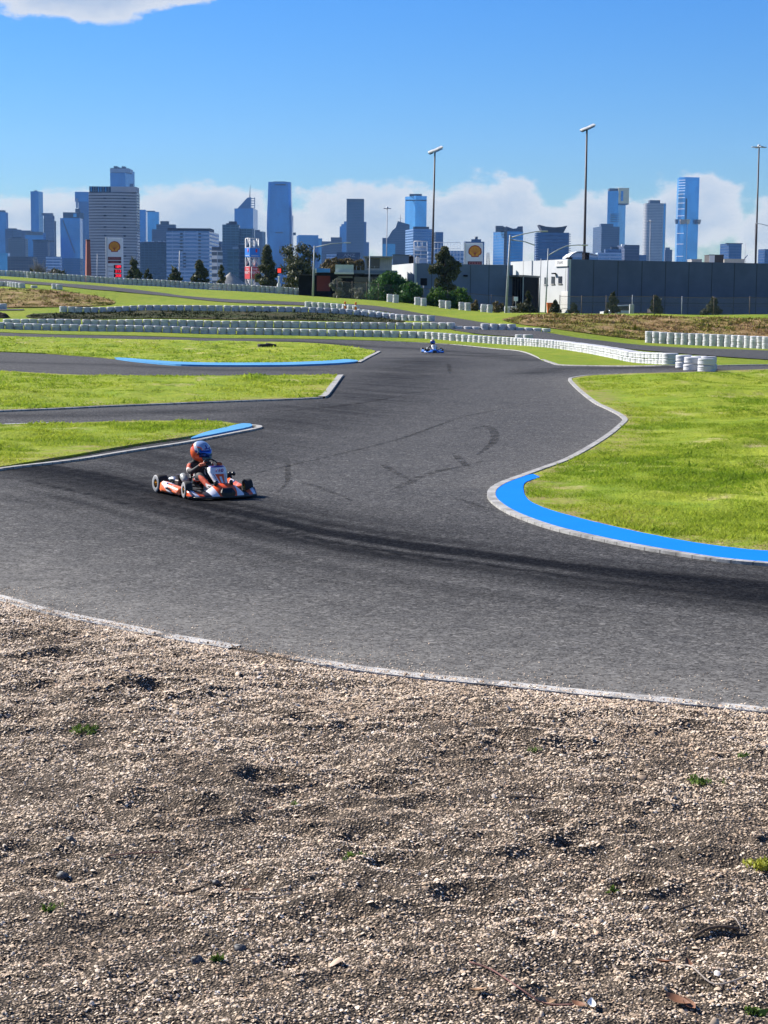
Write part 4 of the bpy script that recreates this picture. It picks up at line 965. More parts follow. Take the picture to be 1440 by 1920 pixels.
# --- dark shops on the left of it
def slab(name, label, cat, px0, px1, py0, D, mat, depth=6, zb=-.5, yaw=0., zt=None):
    a, b = P(px0, py0, D), P(px1, py0, D); zt_ = (a.z + b.z) / 2 if zt is None else zt
    t = thing(name, label, cat, ((a.x + b.x) / 2, a.y, 0), yaw); w = b.x - a.x
    mb = MB(); mb.box((0, depth / 2, (zt_ + zb) / 2), (w, depth, zt_ - zb)); mb.obj('wall', mat, t); return t, w, zt_
def px_part(t, D, px0, px1, py0, py1, mat, name, dy=-.1, th=.2, bev=0.0):
    a, b = P(px0, py0, D), P(px1, py1, D); mb = MB(); mb.box((0, 0, 0), (b.x - a.x, th, a.z - b.z), bev=bev); o = mb.obj(name, mat, t)
    o.location = ((a.x + b.x) / 2 - t.location.x, a.y + dy - t.location.y, (a.z + b.z) / 2 - t.location.z); return o
t, w, zt = slab('shop_building', 'dark shop front with white balcony band and upper deck left of the white wall', 'shop', 628, 752, 514, 222, M_black, 10)
px_part(t, 222, 663, 745, 506.5, 513.5, M_wall_g, 'parapet_band', -.25, .3)
px_part(t, 222, 629.5, 663, 496.5, 510.5, plain('corrugated_pale_awning', (.50, .55, .52), .6, .1, .1, 3), 'awning', -1.0, 1.2)
px_part(t, 222, 628, 663.5, 510.3, 514.3, M_white, 'awning_edge', -1.2, 1.7)
px_part(t, 222, 634, 661, 518, 521, plain('grey_window_band', (.12, .13, .15), .4), 'window', -.03, .1)
px_part(t, 222, 664, 700, 519, 545, plain('shop_glass', (.025, .027, .04), .12, 0, .2, .6, .6), 'window', -.03, .1)
px_part(t, 222, 702, 740, 519, 545, M_glassd, 'window', -.03, .1)
for px in (668, 676, 684, 692, 702, 712, 722, 732): px_part(t, 222, px, px + .7, 499, 506.7, M_steel, 'railing_post', .0, .06)
px_part(t, 222, 664, 738, 499, 499.6, M_steel, 'railing', .0, .06)
t, w, zt = slab('deck_house', 'pale upper storey with a flat dark roof on the shop deck', 'building', 684, 735, 483.5, 226, M_deck, 6, 5.0)
px_part(t, 226, 681.5, 736.5, 480.3, 483.6, plain('flat_roof_fascia', (.24, .24, .23), .6), 'roof', 1.6, 5.2)
px_part(t, 226, 689, 712, 484.5, 503, M_glassd, 'window', -.04, .1); px_part(t, 226, 684, 687, 484, 505, M_conc, 'corner_post', -.2, .3)
for px in (718, 722, 726, 730): px_part(t, 226, px, px + .5, 485, 502, M_conc, 'siding_joint', -.01, .03)
t, w, zt = slab('plant_box', 'blue-grey box with flat roof behind the deck house', 'building', 736, 769, 477.5, 262, M_wall_g, 8, 4.0); px_part(t, 262, 735.5, 769.5, 477.0, 478.2, M_seam, 'parapet', -.05, .3)
t, w, zt = slab('red_shop', 'small shop with dark red shutter under a blue sign box', 'shop', 593, 628, 511, 224, M_black, 8)
px_part(t, 224, 594, 619, 517, 546, M_redp, 'shutter', -.03, .1); px_part(t, 224, 593.5, 619, 503.5, 511, M_signblue, 'sign_box', -.8, 1.4); px_part(t, 224, 592.2, 594.3, 503.8, 512, M_white, 'sign_end', -.85, 1.5)
t, w, zt = slab('garden_shed', 'black shed wall left of the red shutter half hidden by trees', 'shed', 560, 592.5, 516, 225, M_black, 5); px_part(t, 225, 559, 593, 515, 516.4, M_darksteel, 'roof', 1, 6)
# orange bin, utes and things behind the crest on the right
def veh(px, D, rz, mat, label):
    q = P(px, 590, D); z = tz(q.x, q.y); t = thing('utility_truck', label, 'truck', (q.x, q.y, z - .62), rz)
    mb = MB(); ring = []
    prof = [(-2.4, .55), (-2.4, .95), (-1.5, 1.05), (-1.0, 1.62), (.3, 1.68), (.42, .95), (.42, .5)]
    mb.loft([[(x, s * (.82 if z_ < 1.2 else .70), z_) for x, z_ in prof] for s in (-1, 1)], sm=False); mb.obj('cab', mat, t)
    mb = MB(); mb.box((1.55, 0, .85), (2.2, 1.7, .12)); mb.box((2.62, 0, 1.08), (.05, 1.7, .4)); mb.box((.5, 0, 1.15), (.06, 1.7, .6)); mb.obj('tray', M_darksteel, t)
    for s in (-1, 1):
        mb = MB(); mb.loft([[(x, s * (.83 if z_ < 1.2 else .735), z_) for x, z_ in ((-1.35, 1.1), (-.95, 1.52), (.22, 1.58), (.3, 1.1))]] + [[(x, s * (.80), z_) for x, z_ in ((-1.35, 1.1), (-.95, 1.52), (.22, 1.58), (.3, 1.1))]], sm=False); mb.obj('window', M_glassd, t)
        for x in (-1.6, 1.5):
            mb = MB(); mb.lathe([(.16, -.1), (.33, -.1), (.35, -.05), (.35, .05), (.33, .1), (.16, .1)], 18, Matrix.Rotation(math.pi / 2, 3, 'X'), closed=True); o = mb.obj('wheel', M_tyK, t); o.location = (x, s * .74, .35)
    return t
veh(1171, 182, .1, M_white, 'white tray utility truck parked behind the crest of the dry bank')
q = P(1031, 588, 170); t = thing('orange_bin', 'orange plastic bin beside the small layered conifer', 'bin', (q.x, q.y, tz(q.x, q.y)))
mb = MB(); mb.loft([[(sx * w, sy * w, z) for sx, sy in ((-1, -1), (1, -1), (1, 1), (-1, 1))] for w, z in ((.24, 0), (.30, .95))], sm=False); mb.obj('body', M_orange, t); mb = MB(); mb.box((0, 0, 1.0), (.66, .66, .1), bev=.03); mb.obj('lid', M_orange, t)
q = P(1184, 590, 168); t = thing('white_cabinet', 'white switch cabinet behind the crest right of the utility truck', 'cabinet', (q.x, q.y, tz(q.x, q.y)))
mb = MB(); mb.box((0, 0, .45), (.42, .4, .9), bev=.03); mb.obj('cabinet_body', M_white, t); mb = MB(); mb.box((.0, -.21, .48), (.34, .02, .72)); mb.obj('door', M_steel, t)
# roof units on the warehouse
def roof_unit(px0, px1, py0, D, mat, label, front=None, zb=None, depth=4):
    a, b = P(px0, py0, D), P(px1, py0, D); t = thing('roof_unit', label, 'roof unit', ((a.x + b.x) / 2, a.y, zr - .3)); h = a.z - zr + .3; w = b.x - a.x
    mb = MB(); mb.box((0, depth / 2, h / 2), (w, depth, h)); mb.obj('casing', mat, t)
    if front is not None: mb = MB(); mb.box((-w * .31, -.03, h / 2), (w * .37, .06, h - .02)); mb.obj('side_panel', front, t)
    mb = MB(); mb.box((0, depth / 2, h + .05), (w + .1, depth + .1, .1)); mb.obj('lid', mat, t); return t
roof_unit(1330, 1357, 478.5, 268, plain('dark_louvre', (.05, .045, .045), .7, 0, .3, 3), 'square roof plant with one white side on the dark warehouse', M_white)
roof_unit(1297, 1316, 487.0, 275, M_conc, 'low pale roof duct left of the square roof plant', None)
roof_unit(1358, 1396, 486.5, 280, plain('beige_duct', (.48, .44, .38), .7), 'long beige roof duct right of the square roof plant', None)
roof_unit(1097, 1105, 475, 262, M_black, 'small black roof box beside the floodlight pole', None)
t = roof_unit(1064, 1073, 483.5, 244, M_black, 'flat black roof box on the warehouse corner', None, depth=1.5)
# --- gravel pile, chimney, lattice sign tower, signal
heap('gravel_heap', 'tall pale grey conical heap of aggregate behind the upper barrier', 'heap', 385, 478, 545, 510, 300, M_aggr, 5, .05)
M_brick = plain('red_brick', (.30, .10, .065), .9, 0, .2, .8)
q = P(166, 560, 420); zt = P(165, 450, 420).z
ch = thing('brick_chimney', 'tall tapered red brick chimney left of the grey apartment tower', 'chimney', (q.x, q.y, 0))
mb = MB(); s_ = 420 / F; mb.loft([[(sx * w, sy * w, z) for sx, sy in ((-1, -1), (1, -1), (1, 1), (-1, 1))] for w, z in ((6.1 * s_, -1), (3.2 * s_, zt - .3))], sm=False); mb.obj('shaft', M_brick, ch)
mb = MB(); mb.box((0, 0, zt - .1), (7.0 * s_, 7.0 * s_, .4)); mb.obj('cap', plain('dark_brick', (.16, .06, .045), .9), ch); ch.rotation_euler = (0, 0, .45)
# lattice advertising tower
q = P(473, 530, 330); sc = 330 / F; zt = P(473, 447, 330).z; lt = thing('sign_tower', 'white lattice tower carrying a blue sign cube above a red one', 'sign tower', (q.x, q.y, 0), .55)
wd = 9.0 * sc * 1.0
mb = MB()
for sx in (-1, 1):
    for sy in (-1, 1): mb.tube([(sx * wd, sy * wd, -1), (sx * wd, sy * wd, zt)], .11, 6)
zl = [P(473, y, 330).z for y in (540, 523, 500, 482, 465, 447)]
for zq in zl[1:]:
    for (ax, ay, bx_, by) in ((-1, -1, 1, -1), (1, -1, 1, 1), (1, 1, -1, 1), (-1, 1, -1, -1)): mb.tube([(ax * wd, ay * wd, zq), (bx_ * wd, by * wd, zq)], .07, 5)
for za, zb_ in ((zl[0], zl[1]), (zl[2], zl[3]), (zl[4], zl[5])):
    for (ax, ay, bx_, by) in ((-1, -1, 1, -1), (1, -1, 1, 1), (1, 1, -1, 1), (-1, 1, -1, -1)):
        mx_, my_ = (ax + bx_) / 2 * wd, (ay + by) / 2 * wd
        mb.tube([(ax * wd, ay * wd, za), (mx_, my_, zb_)], .075, 5); mb.tube([(bx_ * wd, by * wd, za), (mx_, my_, zb_)], .075, 5)
mb.obj('lattice_frame', M_white, lt)
M_sb = plain('blue_panel', (.02, .20, .66), .45, 0, .06, .5); M_sr = plain('red_panel', (.62, .045, .05), .5, 0, .06, .5); M_lw = plain('white_lettering', (.85, .85, .83), .6, 0, .03); M_lr = plain('red_mark', (.75, .05, .06), .6, 0, .05)
w2 = wd * 1.14
for (za, zb_, mt, nm) in ((zl[3], zl[4], M_sb, 'blue_sign'), (zl[1], zl[2], M_sr, 'red_sign')):
    mb = MB(); mb.box((0, 0, (za + zb_) / 2), (2 * w2, 2 * w2, zb_ - za)); sg = mb.obj(nm, mt, lt); hh = zb_ - za; zc_ = (za + zb_) / 2
    for (rx, lx, ly) in ((0, 0, -w2 - .02), (-math.pi / 2, -w2 - .02, 0), (math.pi / 2, w2 + .02, 0)):
        if nm == 'red_sign':
            text_mesh('lettering', 'THE', hh * .26, M_lw, sg, (lx, ly, zc_ + hh * .28), (math.pi / 2, 0, rx), .01)
            text_mesh('lettering', 'REJECT', hh * .26, M_lw, sg, (lx, ly, zc_ + hh * .02), (math.pi / 2, 0, rx), .01)
        else:
            text_mesh('lettering', 'metricon', hh * .24, M_lw, sg, (lx, ly, zc_ - hh * .33), (math.pi / 2, 0, rx), .01)
            mb = MB(); mb.lathe([(0, -.01), (hh * .17, -.01), (hh * .17, .01), (0, .01)], 14, Matrix.Rotation(rx, 3, 'Z') @ Matrix.Rotation(math.pi / 2, 3, 'X') @ Matrix.Diagonal((.7, 1.25, 1)) @ Matrix.Rotation(.5, 3, 'Z')); e = mb.obj('emblem', M_lr, sg)
            off = Vector((hh * .2, 0, 0)); off.rotate(Matrix.Rotation(rx, 3, 'Z')); e.location = (lx + off.x, ly + off.y, zc_ + hh * .2)
# track signal
q = P(523, 552, 238); z = tz(q.x, q.y); sg = thing('signal_post', 'white post with a red signal board in front of the dark trees', 'signal', (q.x, q.y, z)); s_ = 238 / F
zz = lambda py: P(523, py, 238).z - z
mb = MB(); mb.loft([[(r_ * math.cos(a), r_ * math.sin(a), h) for a in np.linspace(0, 2 * math.pi, 13)[:-1]] for r_, h in ((.34, 0), (.34, zz(545)), (.26, zz(534)), (.12, zz(529)), (.12, zz(520)), (.16, zz(518)))]); mb.obj('post', M_white, sg)
mb = MB(); mb.box((0, .05, (zz(512) + zz(503)) / 2), (12 * s_, .3, 10 * s_), bev=.08); mb.obj('housing', M_black, sg)
mb = MB(); mb.box((.05, -.14, (zz(511.5) + zz(503.5)) / 2), (6.5 * s_, .06, 8 * s_), bev=.02); mb.obj('signal_board', emit('red_signal_lens', (.9, .06, .04), .6), sg)

# --- fuel price pylon and second sign with the shell emblem
M_shy = plain('emblem_yellow', (.72, .30, .015), .5, 0, .06); M_shr = plain('emblem_red', (.30, .012, .014), .5, 0, .06); M_mar = plain('maroon_panel', (.10, .010, .022), .5, 0, .08)
M_led = emit('red_price_digits', (1., .02, .05), 1.1); M_signw = plain('white_sign_face', (.72, .74, .78), .45, 0, .05, 1.)
def shell_emblem(parent, x, y, z, r):
    def outline(k, squash=1.0):
        pts = []
        for i in range(25):
            a = math.radians(208 - i * (236 / 24)); rr = r * k * (1 + .035 * abs(math.sin(i * math.pi / 3.4))); pts.append((rr * math.cos(a) * 1.02, rr * math.sin(a) * .95))
        pts += [(r * k * .62, -r * k * .62), (r * k * .56, -r * k * .86), (-r * k * .56, -r * k * .86), (-r * k * .62, -r * k * .62)]
        return pts
    for k, mt, dy, nm in ((1.0, M_shr, -.03, 'emblem_border'), (.84, M_shy, -.06, 'emblem_shell')):
        ol = outline(k); mb = MB(); n = len(ol); vs = [(p[0], dy, p[1]) for p in ol] + [(p[0], 0, p[1]) for p in ol]
        mb.add(vs, [tuple(range(n))] + [(i, (i + 1) % n, n + (i + 1) % n, n + i) for i in range(n)]); e = mb.obj(nm, mt, parent); e.location = (x, y, z)
    mb = MB()
    for i in range(7):
        a = math.radians(90 + (i - 3) * 24); L0, L1 = r * .10, r * .80; b0 = Vector((r * .04 * (i - 3), -r * .62)); b1 = Vector((math.cos(a) * L1 * .98, math.sin(a) * L1 * .9))
        t_ = (b1 - b0).normalized(); nn = Vector((-t_.y, t_.x)) * r * .022
        mb.add([(b0.x - nn.x, -.075, b0.y - nn.y), (b0.x + nn.x, -.075, b0.y + nn.y), (b1.x + nn.x, -.075, b1.y + nn.y), (b1.x - nn.x, -.075, b1.y - nn.y)], [(0, 1, 2, 3)])
    e = mb.obj('emblem_ribs', M_shr, parent); e.location = (x, y, z)
def pylon(px0, px1, py0, py1, D, label, prices, yaw=-.10):
    s_ = D / F; w = (px1 - px0) * s_; a = P((px0 + px1) / 2, py0, D); zt = a.z; zb = P((px0 + px1) / 2, py1, D).z
    t = thing('price_sign' if prices else 'fuel_sign', label, 'sign', (a.x, a.y, zb), yaw); H = zt - zb
    mb = MB(); mb.box((0, .45, H / 2), (w, .9, H), bev=.05); bd = mb.obj('cabinet', M_signw, t)
    mb = MB(); mb.box((-w / 2 - .06, .4, H / 2), (.3, 1.15, H + .1), bev=.04); mb.obj('side_trim', M_white, t)
    r = w * .37
    if prices:
        shell_emblem(t, 0, -.005, H * .80, r)
        for (y0, y1, tx, sz) in ((.575, .505, 'COLES', .85), (.49, .435, 'express', .8)):
            mb = MB(); mb.box((-.0, -.02, H * (y0 + y1) / 2), (w * .86, .05, H * (y0 - y1))); p_ = mb.obj('name_panel', M_mar, t)
            text_mesh('lettering', tx, H * (y0 - y1) * .95, plain('pale_red_lettering', (.55, .20, .22), .6, 0, .05), p_, (0, -.06, H * (y0 + y1) / 2), (math.pi / 2, 0, 0), .01, 1.2)
        for k, (yy, num, fu) in enumerate(((.355, '189.9', 'Unleaded'), (.255, '213.9', 'V-Power'), (.155, '208.9', 'Diesel'))):
            mb = MB(); mb.box((w * .20, -.02, H * yy), (w * .50, .05, H * .082)); p_ = mb.obj('price_panel', M_black, t)
            text_mesh('digits', num[:3], H * .088, M_led, p_, (w * .23, -.06, H * yy), (math.pi / 2, 0, 0), .012, 1.05)
            text_mesh('lettering', fu, H * .035, M_mar, t, (-w * .27, -.03, H * yy), (math.pi / 2, 0, 0), .01)
    else:
        shell_emblem(t, w * .06, -.005, H * .64, r)
        mb = MB(); mb.box((w * .06, -.02, H * .14), (w * .82, .05, H * .17)); p_ = mb.obj('name_panel', M_mar, t)
        text_mesh('lettering', 'COLES', H * .15, plain('pale_red_lettering', (.55, .20, .22), .6, 0, .05), p_, (w * .06, -.06, H * .14), (math.pi / 2, 0, 0), .01, 1.1)
    return t
pylon(200, 229, 446, 530, 330, 'tall white fuel price pylon with yellow shell emblem and red digits', True)
pylon(873, 905, 455.5, 500, 262, 'white sign with yellow shell emblem rising behind the blue-grey building', False)
# ------------------------------------------------------------------ poles, floodlights, street lamps
def pole_base(px, D): q = P(px, 560, D); return q.x, q.y
M_lampw = plain('pale_lamp_housing', (.42, .43, .44), .6, 0, .1)
def floodlight(px_b, px_t, py_t, D, rtop, label, side=1):
    x, y = pole_base(px_b, D); top = P(px_t, py_t, D); t = thing('floodlight_mast', label, 'floodlight', (x, y, 0)); tx, ty, tzz = top.x - x, 0., top.z
    mb = MB(); mb.tube([(0, 0, -.3), (tx * .5, 0, tzz * .5), (tx, 0, tzz)], [rtop * 1.7, rtop * 1.25, rtop * .85], 10); mb.obj('pole', M_darksteel, t)
    s_ = D / F; M_ = Matrix.Translation((0, 0, 0)).to_3x3() @ Matrix.Rotation(-.42, 3, 'Y') @ Matrix.Rotation(.16, 3, 'X')
    mb = MB(); mb.box((tx, 0, tzz + .2), (26 * s_, .12, .14), M=M_); mb.obj('crossbar', M_darksteel, t)
    for k in range(3):
        L_ = [(tx + dx * s_ * math.cos(.42), dy, tzz + .25 + dx * s_ * math.sin(.42)) for dx, dy in ((-8, -.5), (2.5, .3), (10, -.2))][k]
        mb = MB(); mb.loft([[Vector((sx * a * s_, sy * b, c)) for sx, sy in ((-1, -1), (1, -1), (1, 1), (-1, 1))] for a, b, c in ((4.6, .8, -.10), (5.2, .9, .06), (4.3, .65, .17))], sm=False)
        vs = [M_ @ Vector(v) for v in mb.v]; mb.v = [tuple(v) for v in vs]; h = mb.obj('lamp_head', M_lampw if k == 0 else M_steel, t); h.location = L_
        mb = MB(); mb.box((0, 0, -.14), (8.2 * s_, 1.6, .03), M=M_); lz = mb.obj('lens', M_glassd, h); lz.location = (.06, 0, -.1)
    return t
floodlight(808.5, 815.5, 285, 262, .13, 'floodlight mast with tilted lamp heads behind the tall tree')
floodlight(1094, 1100.5, 243, 290, .17, 'tallest floodlight mast with tilted lamp heads behind the warehouse')
def cross_light(px_b, px_t, py_t, D, r, half, label):
    x, y = pole_base(px_b, D); top = P(px_t, py_t, D); t = thing('light_mast', label, 'light mast', (x, y, 0)); tx, tzz = top.x - x, top.z; s_ = D / F
    mb = MB(); mb.tube([(0, 0, -.3), (tx, 0, tzz)], [r * 1.5, r * .9], 8); mb.obj('pole', M_darksteel if px_b > 1300 else M_steel, t)
    for k in range(4):
        a = k * math.pi / 2 + .2; d = Vector((math.cos(a), math.sin(a), 0)); c = Vector((tx, 0, tzz))
        mb = MB(); mb.tube([c, c + d * half * s_ * .7 + Vector((0, 0, .05))], .07, 6); mb.obj('arm', M_steel, t)
        mb = MB(); mb.box((0, 0, 0), (half * s_ * .7, .5, .16), bev=.05); h = mb.obj('lamp_head', M_steel, t); h.location = c + d * half * s_ * .75; h.rotation_euler = (0, 0, a)
    mb = MB(); mb.lathe([(0, .35), (.22, .3), (.3, 0), (.2, -.15), (0, -.15)], 10); h = mb.obj('hub', M_white, t); h.location = (tx, 0, tzz + .1)
    return t
cross_light(1415, 1423.3, 276, 300, .13, 13, 'slim light mast with crossed lamp arms at the right edge')
cross_light(723.5, 726, 391, 420, .10, 6.5, 'small light mast with crossed lamp arms above the deck house')
cross_light(1217, 1219.5, 415, 520, .10, 5.5, 'light mast standing in front of the silver round tower')
def street_lamp(px_b, px_t, py_t, D, r, arms, label, mat=None, zb=None):
    x, y = pole_base(px_b, D); top = P(px_t, py_t, D); t = thing('street_lamp', label, 'street lamp', (x, y, tz(x, y) if zb is None else zb)); z0_ = t.location.z; tx, tzz = top.x - x, top.z - z0_
    mb = MB(); mb.tube([(0, 0, -.2), (tx, 0, tzz)], [r * 1.35, r * .8], 8); mb.obj('pole', mat or M_steel, t)
    for (pts, lamp) in arms:
        q = [P(a, b, D + dd) for a, b, dd in pts]; q = [Vector((v.x - x, v.y - y, v.z - z0_)) for v in q]
        mb = MB(); mb.tube(q, .055, 6); mb.obj('arm', M_steel, t)
        if lamp: mb = MB(); mb.box((0, 0, 0), (.8, .3, .14), bev=.05); h = mb.obj('lamp_head', M_steel, t); h.location = q[-1] + Vector((.25, 0, 0))
    return t
street_lamp(949, 956.5, 441, 185, .10, [([(956.5, 446, 0), (980, 439, 0), (1003, 434.5, 0), (1016, 433.5, 0)], True), ([(956.5, 449, 0), (985, 453.5, 0), (1003, 460, 0)], False)], 'tall grey street lamp with two long arms beside the slatted entrance')
street_lamp(1023, 1028, 466, 200, .07, [([(1027.5, 479, 0), (1045, 469, 0), (1062, 461, 0), (1080, 459.5, 0), (1092, 459.5, 0)], True)], 'street lamp with a curved arm in front of the white warehouse wall')
street_lamp(1011, 1014.5, 485, 232, .06, [], 'thin plain pole against the white warehouse wall left of the street lamp')
street_lamp(586.5, 589.5, 461, 215, .10, [([(589.5, 464, 0), (620, 457, 0), (648, 455, 0)], True)], 'street lamp with a long arm reaching over the red shutter')
street_lamp(692, 693.5, 480, 205, .07, [], 'plain grey pole left of the round green bush')
street_lamp(181.5, 182.5, 476, 300, .07, [], 'thin grey pole between the chimney and the price pylon', None, 0)
street_lamp(252, 251, 483, 300, .07, [([(251, 483, 0), (247.5, 481.5, 0)], True)], 'small street lamp right of the price pylon', None, 0)
street_lamp(335, 337, 470, 300, .11, [], 'pale pole in front of the wide banded office block', None, 0)
street_lamp(1415.2, 1416.3, 418, 298, .05, [([(1416.3, 418.5, 0), (1428, 420, 0), (1445, 425, 0)], True)], 'thin lamp bracket pole beside the right edge light mast', M_darksteel, 0)
street_lamp(471.5, 472, 500, 250, .06, [], 'white flag pole in front of the red sign cube', M_white)
q = P(967, 576, 190); t = thing('round_sign', 'small white sign on a post in front of the slatted entrance', 'sign', (q.x, q.y, tz(q.x, q.y)))
mb = MB(); mb.tube([(0, 0, -.1), (0, 0, 1.0)], .04, 6); mb.obj('post', M_steel, t); zq = P(967, 560.5, 190).z - t.location.z; mb = MB(); mb.box((0, -.06, zq), (7.5 * 190 / F, .05, 8 * 190 / F), bev=.02); mb.obj('board', M_signw, t); mb = MB(); mb.tube([(0, 0, 1.0), (0, 0, zq)], .04, 6); mb.obj('upper_post', M_steel, t)
q = P(794, 571, 205); t = thing('notice_board', 'black notice board on a post between bush and tall tree', 'sign', (q.x, q.y, tz(q.x, q.y))); zq = P(794, 528.5, 205).z - t.location.z
mb = MB(); mb.tube([(0, 0, -.1), (0, 0, zq)], .06, 6); mb.obj('post', M_steel, t); mb = MB(); mb.box((0, -.1, zq), (12.5 * 205 / F, .08, 13.5 * 205 / F), bev=.02); mb.obj('board', M_black, t)
# ------------------------------------------------------------------ chain-link fences
def mat_mesh():
    m, nt, b = new_mat('chain_link_mesh'); g = NG(nt); s = g.sep(g.coord())
    a = g.m('FRACT', g.m('MULTIPLY', g.m('ADD', s[0], s[2]), 12.)); c = g.m('FRACT', g.m('MULTIPLY', g.m('SUBTRACT', s[0], s[2]), 12.))
    al = g.m('MAXIMUM', g.m('LESS_THAN', a, .07), g.m('LESS_THAN', c, .07)); nt.links.new(al, b.inputs['Alpha'])
    b.inputs['Base Color'].default_value = (.30, .29, .28, 1); b.inputs['Metallic'].default_value = .4; b.inputs['Roughness'].default_value = .5; return m
M_mesh = mat_mesh(); M_rust = plain('rusty_post', (.13, .10, .08), .8, .1, .3, 5)
def fence(pts, h, label, steel=()):
    q = [P(a, b, D) for a, b, D in pts]; t = thing('chain_link_fence', label, 'fence', (q[0].x, q[0].y, 0))
    V = [Vector((v.x - q[0].x, v.y - q[0].y, tz(v.x, v.y))) for v in q]
    for k, v in enumerate(V):
        mb = MB(); mb.tube([(v.x, v.y, v.z - .3), (v.x, v.y, v.z + h + .12)], .032, 6); mb.obj('post', M_steel if k in steel else M_rust, t)
    for k, (a, b) in enumerate(zip(V[:-1], V[1:])):
        mb = MB(); mb.add([a + Vector((0, 0, .02)), b + Vector((0, 0, .02)), b + Vector((0, 0, h)), a + Vector((0, 0, h))], [(0, 1, 2, 3)]); mb.obj('mesh_panel', M_mesh, t, recalc=False)
    mb = MB(); mb.tube([v + Vector((0, 0, h)) for v in V], .022, 5); mb.tube([v + Vector((0, 0, h * .5)) for v in V], .012, 4); mb.obj('rail', M_rust, t)
fence([(x, 590, 162) for x in (1049, 1090, 1136, 1185, 1225, 1278, 1338, 1405, 1470)], 1.55, 'chain-link fence with thin posts along the crest of the right bank', (3, 5))
fence([(x, 575, 203) for x in (632, 660, 687, 709, 733, 793, 839, 876, 921, 962)], 1.9, 'chain-link fence running behind the tyre pairs in front of the shops', ())
# ------------------------------------------------------------------ trees and shrubs
def mat_leaf(name, dark, light, tip, trans=.25):
    m, nt, b = new_mat(name); g = NG(nt); v = g.attr('shade'); c = g.mix(g.rng(v, .05, .8), dark, light); c = g.mix(g.rng(v, .86, 1.), c, tip)
    nt.links.new(c, b.inputs['Base Color']); b.inputs['Roughness'].default_value = .6; b.inputs['Specular IOR Level'].default_value = .25
    tr = nt.nodes.new('ShaderNodeBsdfTranslucent'); nt.links.new(c, tr.inputs[0]); mx = nt.nodes.new('ShaderNodeMixShader'); mx.inputs[0].default_value = trans
    nt.links.new(b.outputs[0], mx.inputs[1]); nt.links.new(tr.outputs[0], mx.inputs[2]); nt.links.new(mx.outputs[0], nt.nodes['Material Output'].inputs[0]); return m
M_gum = mat_leaf('gum_leaves', (.035, .045, .018), (.115, .12, .05), (.30, .28, .16)); M_green = mat_leaf('green_shrub_leaves', (.035, .09, .014), (.12, .22, .03), (.22, .32, .05))
M_bush = mat_leaf('dense_bush_leaves', (.022, .07, .014), (.065, .16, .03), (.11, .24, .04)); M_brownl = mat_leaf('brown_hedge_leaves', (.07, .06, .022), (.19, .145, .06), (.29, .22, .10))
M_pale = mat_leaf('grey_shrub_leaves', (.09, .092, .075), (.22, .22, .18), (.36, .35, .29)); M_con = mat_leaf('conifer_needles', (.022, .030, .012), (.065, .068, .03), (.13, .105, .045)); M_bark = plain('bark', (.12, .095, .075), .9, 0, .4, 4); M_bare = plain('bare_grey_twigs', (.22, .20, .17), .9, 0, .3, 6)
def leaf_cloud(name, centers, leaf, n, mat, parent, seed, flat=1.0, droop=.3):
    """leaf-sized faces spread through a set of ellipsoidal sprays (cx,cy,cz,rx,ry,rz)"""
    r = np.random.default_rng(seed); C = np.array(centers, float); vol = (C[:, 3] * C[:, 4] * C[:, 5]) ** .75; k = r.choice(len(C), n, p=vol / vol.sum())
    d = r.standard_normal((n, 3)); d /= np.linalg.norm(d, axis=1)[:, None]; rad = r.random(n) ** .45; p = C[k, :3] + d * C[k, 3:6] * rad[:, None]
    nrm = d + .8 * r.standard_normal((n, 3)); nrm /= np.linalg.norm(nrm, axis=1)[:, None]; a = np.cross(nrm, r.standard_normal((n, 3))); a /= np.linalg.norm(a, axis=1)[:, None] + 1e-9; a[:, 2] -= droop; b = np.cross(nrm, a)
    s = leaf * np.exp(r.normal(0, .35, n)); L = a * s[:, None]; Wd = b * (s * .42)[:, None]
    V3 = np.stack([p - L, p + Wd, p + L, p - Wd], 1).reshape(-1, 3); Fc = np.arange(4 * n).reshape(-1, 4)
    cv = r.normal(0, .14, len(C)); sh = np.clip(.42 + cv[k] + r.normal(0, .2, n), 0, 1)
    return link_mesh(name, np_mesh(name, V3, Fc, mat, False, {'shade': ('FLOAT', np.repeat(sh, 4))}), parent)
def trunk_mesh(name, H, r0, limbs, parent, mat=None, lean=0.):
    mb = MB(); mb.tube([(0, 0, -.3), (lean * .3, 0, H * .3), (lean * .7, .05, H * .65), (lean, 0, H)], [r0 * 1.2, r0, r0 * .7, r0 * .2], 8)
    for l in limbs: mb.tube(l, [r0 * .55, r0 * .35, r0 * .12], 6)
    return mb.obj(name, mat or M_bark, parent)
